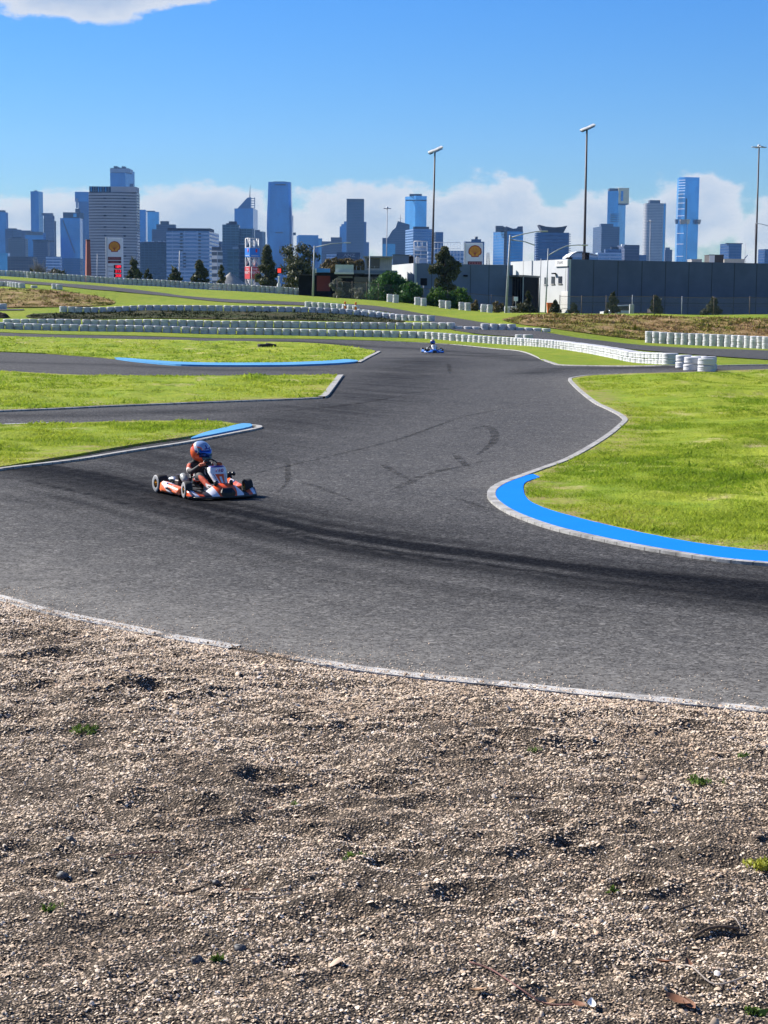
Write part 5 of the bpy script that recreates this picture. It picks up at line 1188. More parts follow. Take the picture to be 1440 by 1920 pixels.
def tree(name, label, cat, px0, px1, pyt, pyb, D, mat, seed, shape='oval', n=2600, leaf=.16, nb=26, zb=None, group=None, gap=1.0):
    r = np.random.default_rng(seed); s = D / F; pc = (px0 + px1) / 2; q = P(pc, (pyt + pyb) / 2, D); base = tz(q.x, q.y) if zb is None else zb
    top = P(pc, pyt, D).z - base; bot = max(.1, P(pc, pyb, D).z - base); w = (px1 - px0) * s / 2
    t = thing(name, label, cat, (q.x, q.y, base), 0, group); cs = []; limbs = []; H = top - bot
    for i in range(nb):
        h = (i + r.random()) / nb
        if shape == 'oval': wd = math.sin(math.pi * min(1, .12 + h * .86)) ** .7
        elif shape == 'cone': wd = (1 - h) ** .85 * .95 + .06
        elif shape == 'dome': wd = math.sqrt(max(0.02, 1 - h * h))
        elif shape == 'umbrella': wd = .55 + .45 * h if h < .8 else .8
        else: wd = .55 + .45 * math.sin(h * 5 + seed)
        a = r.uniform(0, 2 * math.pi); rr = wd * w * (r.uniform(.45, .92) if shape == 'dome' else r.uniform(.25, .82)) * gap
        c = (rr * math.cos(a), rr * math.sin(a), bot + H * (.04 + .92 * h)); sz = w * r.uniform(.22, .42) * (.6 + .4 * wd); cs.append((*c, sz, sz, sz * r.uniform(.55, .95) if H > w else sz * .7))
        if i % 3 == 0: limbs.append([(0, 0, max(.2, c[2] * .55)), (c[0] * .5, c[1] * .5, c[2] * .8), (c[0] * .9, c[1] * .9, c[2])])
    if shape == 'dome': cs.append((0, 0, bot + H * .3, w * .8, w * .8, H * .5))
    leaf_cloud('crown', cs, leaf, n, mat, t, seed); trunk_mesh('trunk', bot + H * .85, max(.05, w * .075), limbs, t); return t
tree('gum_tree', 'small dark gum tree right of the fuel price pylon', 'tree', 232, 271, 488, 527, 265, M_gum, 1, 'lean', 2600, .20, 24)
tree('gum_tree', 'very small dark tree right of the gum beside the price pylon', 'tree', 271, 286, 506, 528, 268, M_gum, 2, 'oval', 900, .18, 12)
tree('gum_tree', 'dark bushy tree in front of the wide banded office block, left of two', 'tree', 310, 346, 503, 532, 265, M_gum, 3, 'cone', 2200, .20, 22)
tree('gum_tree', 'pointed dark tree in front of the wide banded office block, right of two', 'tree', 354, 396, 487, 535, 265, M_gum, 4, 'cone', 3000, .20, 26)
tree('gum_tree', 'thin dark tree at the left shoulder of the grey gravel heap', 'tree', 402, 428, 497, 538, 262, M_gum, 5, 'cone', 1700, .18, 18)
tree('casuarina', 'large dark drooping evergreen right of the red sign cube', 'tree', 473, 527, 458, 545, 255, M_gum, 6, 'cone', 7500, .17, 52)
tree('open_gum_tree', 'tall open gum with sparse crown between the dark evergreen and the street lamp', 'tree', 512, 604, 461, 520, 262, M_gum, 7, 'umbrella', 3400, .17, 24, gap=1.1)
tree('dense_tree', 'low dense dark tree behind the red signal board', 'tree', 528, 594, 490, 555, 248, M_gum, 8, 'dome', 7000, .17, 46)
for k, (a, b, y0, nm) in enumerate(((598, 648, 484, 'left'), (632, 672, 485, 'middle'), (655, 692, 487, 'right'))):
    tree('hedge_tree', nm + ' brown-green rounded tree behind the shop roofs', 'tree', a, b, y0, 515, 275, M_brownl, 10 + k, 'dome', 3200, .2, 26, None, 'brown trees behind the shops')
tree('grey_shrub', 'tall twiggy grey shrub in front of the dark shop and red shutter', 'shrub', 616, 652, 520, 563, 208, M_pale, 14, 'oval', 1500, .13, 20)
tree('grey_shrub', 'thin low grey weeds in front of the black shop wall', 'shrub', 646, 690, 541, 566, 206, M_pale, 15, 'oval', 700, .11, 14)
tree('round_bush', 'large round dark green bush in front of the white side wall', 'bush', 689, 772, 512, 566, 205, M_bush, 16, 'dome', 15000, .13, 80)
tree('round_bush', 'smaller dark green bush at the right foot of the round bush', 'bush', 738, 798, 531, 571, 202, M_bush, 17, 'dome', 8000, .13, 50)
tree('broadleaf_tree', 'tall dark tree standing before the blue-grey building', 'tree', 806, 863, 461, 560, 207, M_gum, 18, 'tall', 9500, .15, 60)
tree('green_shrub', 'fresh green shrub under the left side of the tall dark tree', 'shrub', 798, 846, 540, 575, 203, M_green, 19, 'dome', 4200, .13, 30)
tree('green_shrub', 'fresh green shrub under the right side of the tall dark tree', 'shrub', 838, 888, 541, 579, 203, M_green, 20, 'dome', 4200, .13, 30)
tree('brown_shrub', 'low brown shrub beside the dark red wall', 'shrub', 880, 900, 563, 583, 200, M_brownl, 21, 'dome', 900, .12, 12)
tree('brown_shrub', 'low brown shrub between the last two tyre pairs', 'shrub', 918, 945, 566, 588, 196, M_brownl, 22, 'dome', 1100, .12, 14)
tree('dark_pine', 'slim dark pine in front of the black entrance panel', 'conifer', 976, 1003, 546, 588, 185, M_con, 23, 'cone', 2600, .12, 26)
tree('brown_shrub', 'dark scrub beneath the slim pine by the last tyre pair', 'shrub', 958, 1008, 570, 590, 183, M_con, 24, 'dome', 1800, .12, 20)
def layered(label, px, w, pyt, D, seed):
    r = np.random.default_rng(seed); s = D / F; q = P(px, 590, D); b = tz(q.x, q.y); top = P(px, pyt, D).z - b; t = thing('layered_conifer', label, 'conifer', (q.x, q.y, b)); cs = []
    for k in range(7):
        h = k / 7; R_ = w * s / 2 * (1 - h) ** .9
        for a in np.linspace(0, 2 * math.pi, 9)[:-1]: 
            for q_ in (.35, .75): cs.append((R_ * q_ * math.cos(a + k), R_ * q_ * math.sin(a + k), top * (.12 + .84 * h) + .08 * q_, R_ * .3 + .05, R_ * .3 + .05, .07))
    leaf_cloud('crown', cs, .09, 3600, M_con, t, seed, droop=.1); trunk_mesh('trunk', top, .08, [], t)
layered('small layered conifer beside the orange bin', 1041, 24, 562, 168, 31)
tree('young_conifer', 'low dark conifer just right of the white roller door', 'conifer', 1064, 1086, 570, 592, 167, M_con, 32, 'cone', 1800, .11, 20)
tree('young_conifer', 'pointed dark conifer left of the white utility truck', 'conifer', 1132, 1165, 550, 594, 166, M_con, 33, 'cone', 3600, .12, 34)
tree('young_conifer', 'dark conifer between the white cabinet and the square roof plant', 'conifer', 1214, 1244, 554, 597, 166, M_con, 34, 'cone', 3400, .12, 32)
tree('young_conifer', 'dark conifer with a wide base below the square roof plant', 'conifer', 1316, 1357, 560, 600, 166, M_con, 35, 'cone', 3600, .12, 34)
tree('low_scrub', 'dark scrub line above the upper barrier at the far left', 'scrub', 74, 128, 507, 525, 285, M_gum, 36, 'dome', 1700, .2, 22)
tree('low_scrub', 'small dark shrub above the upper barrier beside the bare tree', 'scrub', 54, 66, 502, 522, 282, M_gum, 37, 'dome', 500, .2, 8)
def bare(label, px, pyt, D, seed, w):
    r = np.random.default_rng(seed); q = P(px, 520, D); b = tz(q.x, q.y); top = P(px, pyt, D).z - b; s = D / F; t = thing('bare_tree', label, 'tree', (q.x, q.y, b)); mb = MB()
    mb.tube([(0, 0, -.2), (0, 0, top * .5)], [.16, .1], 6)
    for k in range(26):
        a = r.uniform(0, 6.28); e = r.uniform(.4, 1) * w * s / 2; z_ = top * r.uniform(.6, 1.); mid = (e * .45 * math.cos(a), e * .45 * math.sin(a), top * .3 + z_ * .35); mb.tube([(0, 0, top * r.uniform(.25, .5)), mid, (e * math.cos(a), e * math.sin(a), z_)], [.07, .05, .02], 4)
        for j in range(3): mb.tube([mid, (mid[0] + r.normal(0, .6), mid[1] + r.normal(0, .6), mid[2] + r.uniform(.3, 1.3))], [.04, .015], 4)
    mb.obj('branches', M_bare, t)
bare('leafless grey tree behind the upper barrier at the left', 74, 484, 280, 41, 34); bare('smaller leafless tree left of the chimney', 97, 502, 283, 42, 22)
# weeds, twigs, leaves and stones on the gravel
M_weed = mat_leaf('weed_leaves', (.06, .12, .02), (.15, .23, .035), (.28, .30, .06), .3); M_weedy = mat_leaf('yellow_weed_leaves', (.24, .27, .03), (.42, .42, .05), (.5, .46, .1), .3)
def gz(p): return float(gravel_z(np.array([p.x]), np.array([p.y]))[0])
def weed(px, py, r_, n, mat, label, seed):
    p = G(px, py); t = thing('weed', label, 'weed', (p.x, p.y, gz(p))); r = np.random.default_rng(seed)
    cs = [(r.normal(0, r_ * .45), r.normal(0, r_ * .35), r_ * r.uniform(.15, .35), r_ * .35, r_ * .35, r_ * .22) for _ in range(9)]; leaf_cloud('leaves', cs, .012, n, mat, t, seed); mb = MB()
    for c in cs[:5]: mb.tube([(0, 0, -.01), (c[0] * .5, c[1] * .5, .02), (c[0], c[1], c[2])], .0018, 4)
    mb.obj('stems', mat, t)
for k, (px, py, r_, n, mt, nm) in enumerate(((160, 1391, .11, 170, M_weed, 'small bright green weed in the gravel at the left, nearest the white line'), (1312, 1489, .10, 110, M_weed, 'green weed in the gravel near the right edge, upper of two'), (1428, 1652, .10, 260, M_weedy, 'yellow-green weed cut by the right edge of the gravel'), (655, 1628, .06, 50, M_weed, 'faint small weed in the middle of the gravel'),
    (410, 1830, .04, 40, M_weed, 'tiny yellow-green weed in the lower left gravel'), (90, 1737, .05, 36, M_weed, 'tiny dark green weed in the gravel at the lower left edge'), (1148, 1693, .035, 30, M_weed, 'tiny bright weed right of centre in the gravel'), (552, 1523, .035, 26, M_weed, 'tiny weed left of centre in the upper gravel'), (1388, 1445, .06, 40, M_weed, 'sparse weed at the right edge below the white line'), (1408, 1915, .05, 60, M_weed, 'dark green weed in the bottom right corner'), (1000, 1430, .06, 40, M_weed, 'sparse pale weed in the upper gravel right of centre'))):
    weed(px, py, r_, n, mt, nm, 60 + k)
M_twig = plain('dry_twig', (.10, .07, .05), .9, 0, .4, 20); M_twig2 = plain('reddish_stem', (.20, .09, .075), .8, 0, .3, 20); M_twig3 = plain('pale_stem', (.34, .29, .25), .8, 0, .3, 20)
def twig(pts, r_, mat, label):
    q = [G(a, b) for a, b in pts]; z = [gz(v) + .010 for v in q]; o = q[0]; mb = MB(); mb.tube(smooth_line([Vector((v.x - o.x, v.y - o.y, zz_ + .002 * k)) for k, (v, zz_) in enumerate(zip(q, z))], .03), r_, 5)
    ob = mb.obj('twig', mat); ob.location = (o.x, o.y, 0); tag(ob, label, 'twig')
for a, r_, mt, nm in ((((540, 1372), (562, 1368), (588, 1366)), .006, M_twig, 'straight dark twig in the gravel below the gap in the white line'), (((480, 1358), (498, 1354), (512, 1350)), .004, M_twig, 'short dark twig left of the straight one'), (((1257, 1732), (1278, 1730), (1300, 1714)), .006, M_twig, 'curved dark twig in the right part of the gravel'), (((1300, 1771), (1330, 1764), (1362, 1763), (1384, 1764)), .007, M_twig, 'long dark stick at the right, below the curved twig'),
    (((200, 1628), (245, 1625), (305, 1623)), .003, M_twig2, 'thin reddish stem lying flat in the left gravel'), (((880, 1838), (920, 1848), (970, 1882), (1020, 1900), (1075, 1912)), .004, M_twig2, 'long reddish stem curving to the bottom edge'), (((1240, 1809), (1268, 1822), (1295, 1844), (1340, 1870), (1400, 1868)), .004, M_twig3, 'long pale curved stem at the lower right'), (((318, 1683), (340, 1690), (384, 1688)), .006, M_twig, 'dark broken stick in the left gravel'),
    (((1056, 1522), (1090, 1520), (1115, 1523)), .008, M_twig, 'dark flat stick in the gravel right of centre'), (((945, 1518), (985, 1516), (1020, 1515)), .005, M_twig, 'thin dark stick left of the flat stick'), (((470, 1710), (505, 1709), (545, 1703)), .003, M_twig3, 'pale thin straw left of centre'), (((1360, 1740), (1378, 1756), (1392, 1766)), .003, M_twig3, 'pale straw crossing above the long dark stick'), (((770, 1408), (800, 1412), (822, 1422)), .006, M_twig, 'short dark stick in the middle of the upper gravel'), (((1415, 1610), (1440, 1596), (1475, 1590)), .006, M_twig, 'dark stick cut by the right edge')):
    twig(a, r_, mt, nm)
M_dl = plain('dead_brown_leaf', (.20, .085, .04), .7, 0, .35, 30); M_dl2 = plain('tan_dead_leaf', (.36, .22, .12), .7, 0, .3, 30)
def leafo(px, py, L_, mat, label, seed, name='dead_leaf', cat='leaf'):
    r = random.Random(seed); p = G(px, py); mb = MB(); n = 7; row = []
    for i in range(n):
        t_ = i / (n - 1); w = L_ * .22 * math.sin(math.pi * min(1, t_ * .95 + .03)) ; x = (t_ - .5) * L_; z_ = .16 * L_ * (2 * t_ - 1) ** 2; row += [(x, -w, z_ + w * .5), (x, 0, z_), (x, w, z_ + w * .5)]
    f = []
    for i in range(n - 1): f += [(i * 3, i * 3 + 1, i * 3 + 4, i * 3 + 3), (i * 3 + 1, i * 3 + 2, i * 3 + 5, i * 3 + 4)]
    mb.add(row, f, 0, True); o = mb.obj(name, mat); o.location = (p.x, p.y, gz(p) + .014); o.rotation_euler = (r.uniform(-.3, .3), r.uniform(-.2, .2), r.uniform(0, 6.28)); tag(o, label, cat)
for k, (px, py, L_, mt, nm) in enumerate(((1245, 1822, .09, M_dl, 'dark brown leaf at the lower right, leftmost by the pale stem'), (1290, 1824, .08, M_dl, 'dark brown leaf at the lower right, beside the pale stem'), (1020, 1897, .10, M_dl2, 'tan leaf near the bottom edge left of the white scrap'), (1085, 1904, .08, M_dl, 'brown leaf touching the white scrap'), (1268, 1906, .12, M_dl, 'large rusty leaf at the bottom edge right of the white scrap'), (1292, 1912, .10, M_dl, 'rusty leaf at the bottom edge, rightmost'), (897, 1884, .08, M_dl2, 'tan leaf at the left end of the reddish stem'), (460, 1682, .07, M_dl, 'brown leaf in the left gravel beside the broken stick'), (1252, 1613, .05, M_dl, 'small upright brown leaf right of centre'), (506, 1541, .05, M_dl, 'small brown leaf in the left middle gravel'), (1028, 1561, .04, M_dl, 'tiny red-brown leaf in the centre of the gravel'), (380, 1418, .05, M_dl, 'small rusty leaf in the upper gravel'))): leafo(px, py, L_, mt, nm, k)
leafo(1108, 1906, .085, plain('white_scrap_paper', (.8, .8, .8), .7, 0, .08), 'white paper scrap on the gravel near the bottom edge', 77, 'paper_scrap', 'litter')
M_st = plain('dark_stone', (.06, .06, .065), .6, 0, .4, 20)
def stone(px, py, r_, label, seed):
    r = np.random.default_rng(seed); p = G(px, py); mb = MB(); mb.lathe([(0, -r_ * .6), (r_ * .8, -r_ * .4), (r_, .0), (r_ * .75, r_ * .5), (0, r_ * .68)], 10); mb.v = [tuple(np.array(v) * (1 + .16 * r.standard_normal(3))) for v in mb.v]; o = mb.obj('stone', M_st); o.location = (p.x, p.y, gz(p) + r_ * .3); tag(o, label, 'stone')
stone(118, 1656, .032, 'dark flat stone at the left of the gravel', 1); stone(450, 1804, .028, 'dark round stone left of centre near the bottom', 2); stone(370, 1828, .032, 'grey stone below and left of the dark round stone', 3); stone(132, 1602, .022, 'brown stone above the dark flat stone', 4); stone(405, 1668, .02, 'black stone beside the broken stick', 5)
# ------------------------------------------------------------------ karts and drivers
def mat_body(name, base, c1, c2, c3, seed=0., sc=1.0):
    """plastic bodywork with slanted racing stripes"""
    m, nt, b = new_mat(name); g = NG(nt); s = g.sep(g.coord())
    w = g.m('ADD', g.m('ADD', g.m('MULTIPLY', s[1], 2.1 * sc), g.m('MULTIPLY', g.m('ABSOLUTE', s[0]), 1.4 * sc)), g.m('ADD', g.m('MULTIPLY', s[2], 4.6 * sc), seed))
    w = g.m('ADD', w, g.m('MULTIPLY', g.noise(g.coord(), 2.5, 2), .35)); f = g.m('FRACT', w)
    c = g.mix(g.m('GREATER_THAN', f, .46), base, c1); c = g.mix(g.m('GREATER_THAN', f, .66), c, c2); c = g.mix(g.m('GREATER_THAN', f, .74), c, base); c = g.mix(g.m('GREATER_THAN', f, .90), c, c3)
    c = g.mix(g.rng(g.noise(g.coord(), 14., 4, .7), .62, .78, 0, .35), c, (.20, .19, .19))
    nt.links.new(c, b.inputs['Base Color']); b.inputs['Roughness'].default_value = .32; b.inputs['Specular IOR Level'].default_value = .5; return m
def mat_nose(name, wh, org):
    m, nt, b = new_mat(name); g = NG(nt); s = g.sep(g.coord()); ax = g.m('ADD', g.m('ABSOLUTE', s[0]), g.m('MULTIPLY', s[2], -.35))
    c = g.mix(g.m('GREATER_THAN', ax, .135), org, wh)
    c = g.mix(g.m('GREATER_THAN', ax, .27), c, (.016, .016, .02)); c = g.mix(g.m('GREATER_THAN', ax, .385), c, org); c = g.mix(g.m('GREATER_THAN', ax, .47), c, wh); c = g.mix(g.m('GREATER_THAN', ax, .53), c, (.03, .03, .07)); c = g.mix(g.m('GREATER_THAN', ax, .575), c, org)
    c = g.mix(g.m('LESS_THAN', s[2], .062), c, (.02, .02, .024)); c = g.mix(g.rng(g.noise(g.coord(), 16., 4, .7), .6, .8, 0, .3), c, (.2, .19, .19))
    nt.links.new(c, b.inputs['Base Color']); b.inputs['Roughness'].default_value = .3; return m
def mat_panel(name, wh, org):
    m, nt, b = new_mat(name); g = NG(nt); s = g.sep(g.coord()); ax = g.m('ABSOLUTE', s[0]); w = g.m('SUBTRACT', ax, g.m('MULTIPLY', s[2], .28))
    c = g.mix(g.m('GREATER_THAN', w, -.030), org, wh); c = g.mix(g.m('MULTIPLY', g.m('GREATER_THAN', w, -.012), g.m('LESS_THAN', w, -.002)), c, (.05, .04, .12)); c = g.mix(g.m('GREATER_THAN', s[2], .40), c, wh)
    c = g.mix(g.m('GREATER_THAN', s[2], .505), c, (.06, .05, .22)); c = g.mix(g.m('MULTIPLY', g.m('LESS_THAN', ax, .02), g.m('LESS_THAN', s[2], .36)), c, wh)
    nt.links.new(c, b.inputs['Base Color']); b.inputs['Roughness'].default_value = .3; return m
M_kblk = plain('black_kart_plastic', (.012, .012, .014), .4, 0, .2, 8); M_tyreK = plain('kart_tyre_rubber', (.016, .016, .017), .82, 0, .3, 14); M_gold = plain('gold_magnesium_rim', (.42, .27, .09), .35, .8, .15, 8); M_alu = plain('brushed_aluminium', (.55, .56, .58), .35, .85, .1, 12)
M_side = plain('sunlit_toned_sidewall', (.30, .30, .31), .55, 0, .3, 14); M_greyp = plain('grey_airbox_plastic', (.27, .29, .28), .45, 0, .12, 10); M_visor = plain('blue_mirror_visor', (.01, .07, .35), .08, .75, .1, 2, .8)  # kart sidewalls get sunlight put into their colour as pale grey
def ring(pts): return [Vector(p) for p in pts]
def wheel(t, x, y, R_, w, mat_side):
    wh_ = bpy.data.objects.new('wheel', None); COL.objects.link(wh_); wh_.parent = t; wh_.location = (x, y, R_)
    M_ = Matrix.Rotation(math.pi / 2, 3, 'Y'); ri = R_ * .47; h = w / 2
    mb = MB(); mb.lathe([(ri, -h * .8), (R_ * .8, -h), (R_ * .95, -h * .82), (R_, -h * .5), (R_, h * .5), (R_ * .95, h * .82), (R_ * .8, h), (ri, h * .8)], 26, M_, closed=True); mb.obj('tyre', M_tyreK, wh_)
    sgn = 1 if x > 0 else -1
    mb = MB(); mb.lathe([(ri * 1.02, h * .93 * sgn), (R_ * .80, (h + .003) * sgn), (R_ * .92, h * .90 * sgn)], 26, M_); mb.obj('sidewall', mat_side, wh_)
    mb = MB(); mb.lathe([(ri, -h * .8), (ri * .93, -h * .6), (ri * .85, 0), (ri * .93, h * .6), (ri, h * .8)], 22, M_); mb.lathe([(0, h * .25 * sgn), (ri * .3, h * .34 * sgn), (ri * .34, h * .15 * sgn), (ri * .88, h * .1 * sgn)], 22, M_)
    for k in range(3):
        a = k * 2.094; mb.tube([(h * .3 * sgn, ri * .62 * math.cos(a), ri * .62 * math.sin(a)), (h * .05 * sgn, ri * .62 * math.cos(a), ri * .62 * math.sin(a))], .008, 6)
    mb.obj('rim', M_gold, wh_)
    if abs(y) > .3 and y > 0: wh_.rotation_euler = (0, 0, STEER)
    return wh_
STEER = -.16; HELM_SCALE = 1.12; KSC = .86
def make_kart(label, loc, rz, Mb, Mb2, Mn, side_mat, number):
    t = thing('racing_kart', label, 'kart', loc, rz)
    mb = MB()
    for s in (-1, 1):
        mb.tube([(s * .20, .82, .055), (s * .24, .56, .055), (s * .30, .2, .055), (s * .33, -.2, .055), (s * .33, -.62, .06), (s * .26, -.70, .06)], .015, 8)
        mb.tube([(s * .33, .38, .055), (s * .62, .34, .07), (s * .63, -.30, .07), (s * .33, -.34, .055)], .011, 7)
        mb.tube([(s * .25, .54, .06), (s * .44, .52, .125)], .016, 7)
    for y in (.82, .40, -.15, -.70): mb.tube([(-.24 - .08 * (y < .3), y, .055), (.24 + .08 * (y < .3), y, .055)], .014, 7)
    mb.obj('chassis', M_darksteel, t)
    mb = MB(); mb.box((0, .36, .045), (.44, .96, .006)); mb.obj('floor_tray', M_alu, t)
    mb = MB(); mb.tube([(-.60, -.52, .14), (.60, -.52, .14)], .02, 10); mb.obj('rear_axle', M_alu, t)
    for s in (-1, 1):
        wheel(t, s * .56, .52, .146, .14, side_mat); wheel(t, s * .60, -.52, .160, .21, side_mat)
    # nose fairing: wide, low, with raised centre and swept tips
    mb = MB(); rings = []
    for i in range(21):
        u = -1 + 2 * i / 20; au = abs(u); x = u * .63; yf = .99 - .17 * au ** 2.2 - (.06 if au > .92 else 0); yb = .74 - .10 * au ** 2; top = .255 - .155 * max(0, min(1, (au - .20) / .38)) ** 1.15 + (.075 * max(0, (au - .62) / .38) ** 1.3 if au > .62 else 0)
        if au > .96: top *= .86
        rings.append(ring([(x, yb, .045), (x, yf - .01, .03), (x, yf, .05), (x, yf - .012, .075), (x, yf - (yf - yb) * .45, .06 + (top - .06) * .62), (x, yb + .03, top), (x, yb, top - .012), (x, yb - .004, top - .04)]))
    mb.loft(rings); mb.obj('nose_fairing', Mn, t)
    mb = MB(); mb.loft([ring([(x, .79 - .30 * abs(x), z) for x in (-.13, -.05, .05, .13)] + [(x, 1.012 - .30 * abs(x), z) for x in (.13, .05, -.05, -.13)]) for z in (.03, .12)] + [ring([(x, .80, .19) for x in (-.09, -.04, .04, .09)] + [(x, .93, .19) for x in (.09, .04, -.04, -.09)])], sm=False); mb.obj('nose_centre', M_kblk, t)
    mb = MB(); mb.tube([(-.58, .84, .045), (-.3, .975, .04), (0, 1.0, .04), (.3, .975, .04), (.58, .84, .045)], .014, 7); mb.obj('front_bumper', M_kblk, t)
    # front panel standing in front of the steering wheel
    mb = MB(); rings = []
    for k, (z, w, y) in enumerate(((.13, .075, .80), (.20, .095, .75), (.27, .125, .69), (.35, .155, .62), (.43, .18, .555), (.50, .168, .52), (.53, .13, .51))):
        rings.append(ring([(-w, y - .04, z - .004), (-w * .72, y, z), (-w * .3, y + .028, z + .004), (w * .3, y + .028, z + .004), (w * .72, y, z), (w, y - .04, z - .004), (w * .7, y - .022, z - .01), (0, y - .002, z - .01), (-w * .7, y - .022, z - .01)]))
    mb.loft(rings); fp = mb.obj('front_panel', Mb, t)
    text_mesh('lettering', number, .085, plain('purple_number', (.20, .03, .16), .5, 0, .05), fp, (0, .592, .455), (math.radians(118), 0, math.pi), .006, 1.25)
    mb = MB(); rings = [ring([(-w, y + .034, z), (-w * .5, y + .048, z), (w * .5, y + .048, z), (w, y + .034, z), (w * .5, y + .03, z), (-w * .5, y + .03, z)]) for z, w, y in ((.12, .05, .81), (.18, .075, .765), (.235, .06, .72), (.26, .02, .70))]; mb.loft(rings); mb.obj('panel_vent', M_kblk, t)
    # side pods
    for s in (-1, 1):
        mb = MB(); rings = []
        for i in range(9):
            v = i / 8; y = .35 - .69 * v; hh = .155 + .065 * v; xo = .665 - .02 * math.cos(v * 3.1); xi = .40
            rings.append(ring([(s * xi, y, .06), (s * xo, y, .045), (s * (xo + .012), y, .085), (s * (xo - .005), y, hh - .03), (s * (xo - .06), y, hh), (s * (xo - .14), y, hh - .015), (s * xi, y, .13)]))
        mb.loft(rings); sp_ = mb.obj('side_pod', Mb2, t)
        mb = MB(); mb.box((s * .678, -.27, .12), (.008, .12, .10)); mb.obj('number_panel', M_whpl, sp_)
        text_mesh('lettering', number, .085, plain('pink_number', (.65, .10, .16), .5, 0, .05), sp_, (s * .684, -.27, .12), (math.pi / 2, 0, s * math.pi / 2), .002, .8)
        text_mesh('lettering', 'RACING', .05, M_kblk, sp_, (s * .680, -.02, .115), (math.pi / 2, 0, s * math.pi / 2), .004, 1.1)
    # rear bumper
    mb = MB(); rings = []
    for i in range(13):
        u = -1 + 2 * i / 12; x = u * .67; y = -.74 + .09 * abs(u) ** 3; rings.append(ring([(x, y + .07, .10), (x, y - .05, .09), (x, y - .07, .14), (x, y - .05, .20), (x, y + .05, .21)]))
    mb.loft(rings); mb.obj('rear_bumper', M_kblk, t)
    # seat shell
    mb = MB(); rings = []
    for k, (y, z, w, dp) in enumerate(((.10, .10, .15, .06), (-.02, .075, .165, .11), (-.16, .075, .175, .15), (-.28, .14, .18, .17), (-.34, .26, .175, .15), (-.385, .38, .155, .09), (-.40, .44, .12, .05))):
        rr = []
        for a in np.linspace(-1, 1, 9):
            lift = dp * abs(a) ** 2.5; rr.append(Vector((w * a * (1.06 if abs(a) > .8 else 1), y + (lift * .9 if k > 2 else 0), z + (lift if k <= 3 else 0))))
        rings.append(rr)
    mb.loft(rings, closed=False, caps=False); se = mb.obj('seat', M_kblk, t); so_ = se.modifiers.new('shell', 'SOLIDIFY'); so_.thickness = .012
    # steering wheel and column
    M_ = Matrix.Translation((0, .27, .50)) @ Matrix.Rotation(math.radians(-58), 4, 'X') @ Matrix.Rotation(-.5, 4, 'Z'); mb = MB()
    for k in range(24):
        a0, a1 = k * math.pi / 12, (k + 1) * math.pi / 12; mb.tube([M_ @ Vector((.145 * math.cos(a), .135 * math.sin(a), 0)) for a in (a0, a1)], .0135, 8, cap=False)
    for a in (.2, math.pi - .2, -math.pi / 2): mb.tube([M_ @ Vector((0, 0, -.02)), M_ @ Vector((.14 * math.cos(a), .13 * math.sin(a), 0))], .011, 6)
    mb.obj('steering_wheel', M_kblk, t); mb = MB(); mb.tube([M_ @ Vector((0, 0, -.01)), (0, .52, .09)], .011, 8); mb.obj('steering_column', M_alu, t)
    # engine, airbox, exhaust, radiator on the right side; fuel tank between the legs
    mb = MB(); mb.box((.33, -.30, .15), (.15, .17, .17), bev=.02)
    for k in range(5): mb.box((.33, -.30, .245 + k * .018), (.13, .14, .008))
    mb.obj('engine', M_darksteel, t)
    mb = MB(); mb.lathe([(0, -.10), (.045, -.095), (.062, -.06), (.062, .06), (.045, .10), (0, .105)], 14, Matrix.Rotation(math.radians(60), 3, 'X')); mb.v = [(v[0] + .33, v[1] - .12, v[2] + .27) for v in mb.v]; mb.obj('airbox', M_greyp, t)
    mb = MB(); mb.tube([(.33, -.40, .18), (.36, -.52, .22), (.38, -.60, .20), (.36, -.72, .17)], [.03, .05, .05, .02], 10); mb.obj('exhaust', M_alu, t)
    mb = MB(); mb.box((-.35, -.18, .23), (.035, .22, .30), M=Matrix.Rotation(.3, 3, 'Y'), bev=.008); mb.obj('radiator', M_alu, t)
    mb = MB(); mb.box((0, .22, .12), (.17, .22, .13), bev=.03); mb.obj('fuel_tank', M_greyp, t)
    for s in (-1, 1):
        mb = MB(); mb.tube([(s * .12, .70, .05), (s * .13, .72, .20), (s * .10, .72, .21)], .009, 6); mb.obj('pedal', M_alu, t)
    return t
def camera_mount(t):
    pass
def skin_obj(name, verts, edges, radii, mat, parent, root=0, sub=1):
    me = bpy.data.meshes.new(name); me.from_pydata([Vector(v) for v in verts], edges, []); me.materials.append(mat)
    o = link_mesh(name, me, parent); o.modifiers.new('skin', 'SKIN'); 
    for i, v in enumerate(me.skin_vertices[0].data):
        r_ = radii[i]; v.radius = r_ if isinstance(r_, tuple) else (r_, r_); v.use_root = (i == root)
    s = o.modifiers.new('sub', 'SUBSURF'); s.levels = sub; s.render_levels = sub
    for p_ in me.polygons: p_.use_smooth = True
    bpy.context.view_layer.update(); dg = bpy.context.evaluated_depsgraph_get(); m2 = bpy.data.meshes.new_from_object(o.evaluated_get(dg)); o.modifiers.clear(); o.data = m2
    m2.polygons.foreach_set('use_smooth', [True] * len(m2.polygons)); return o
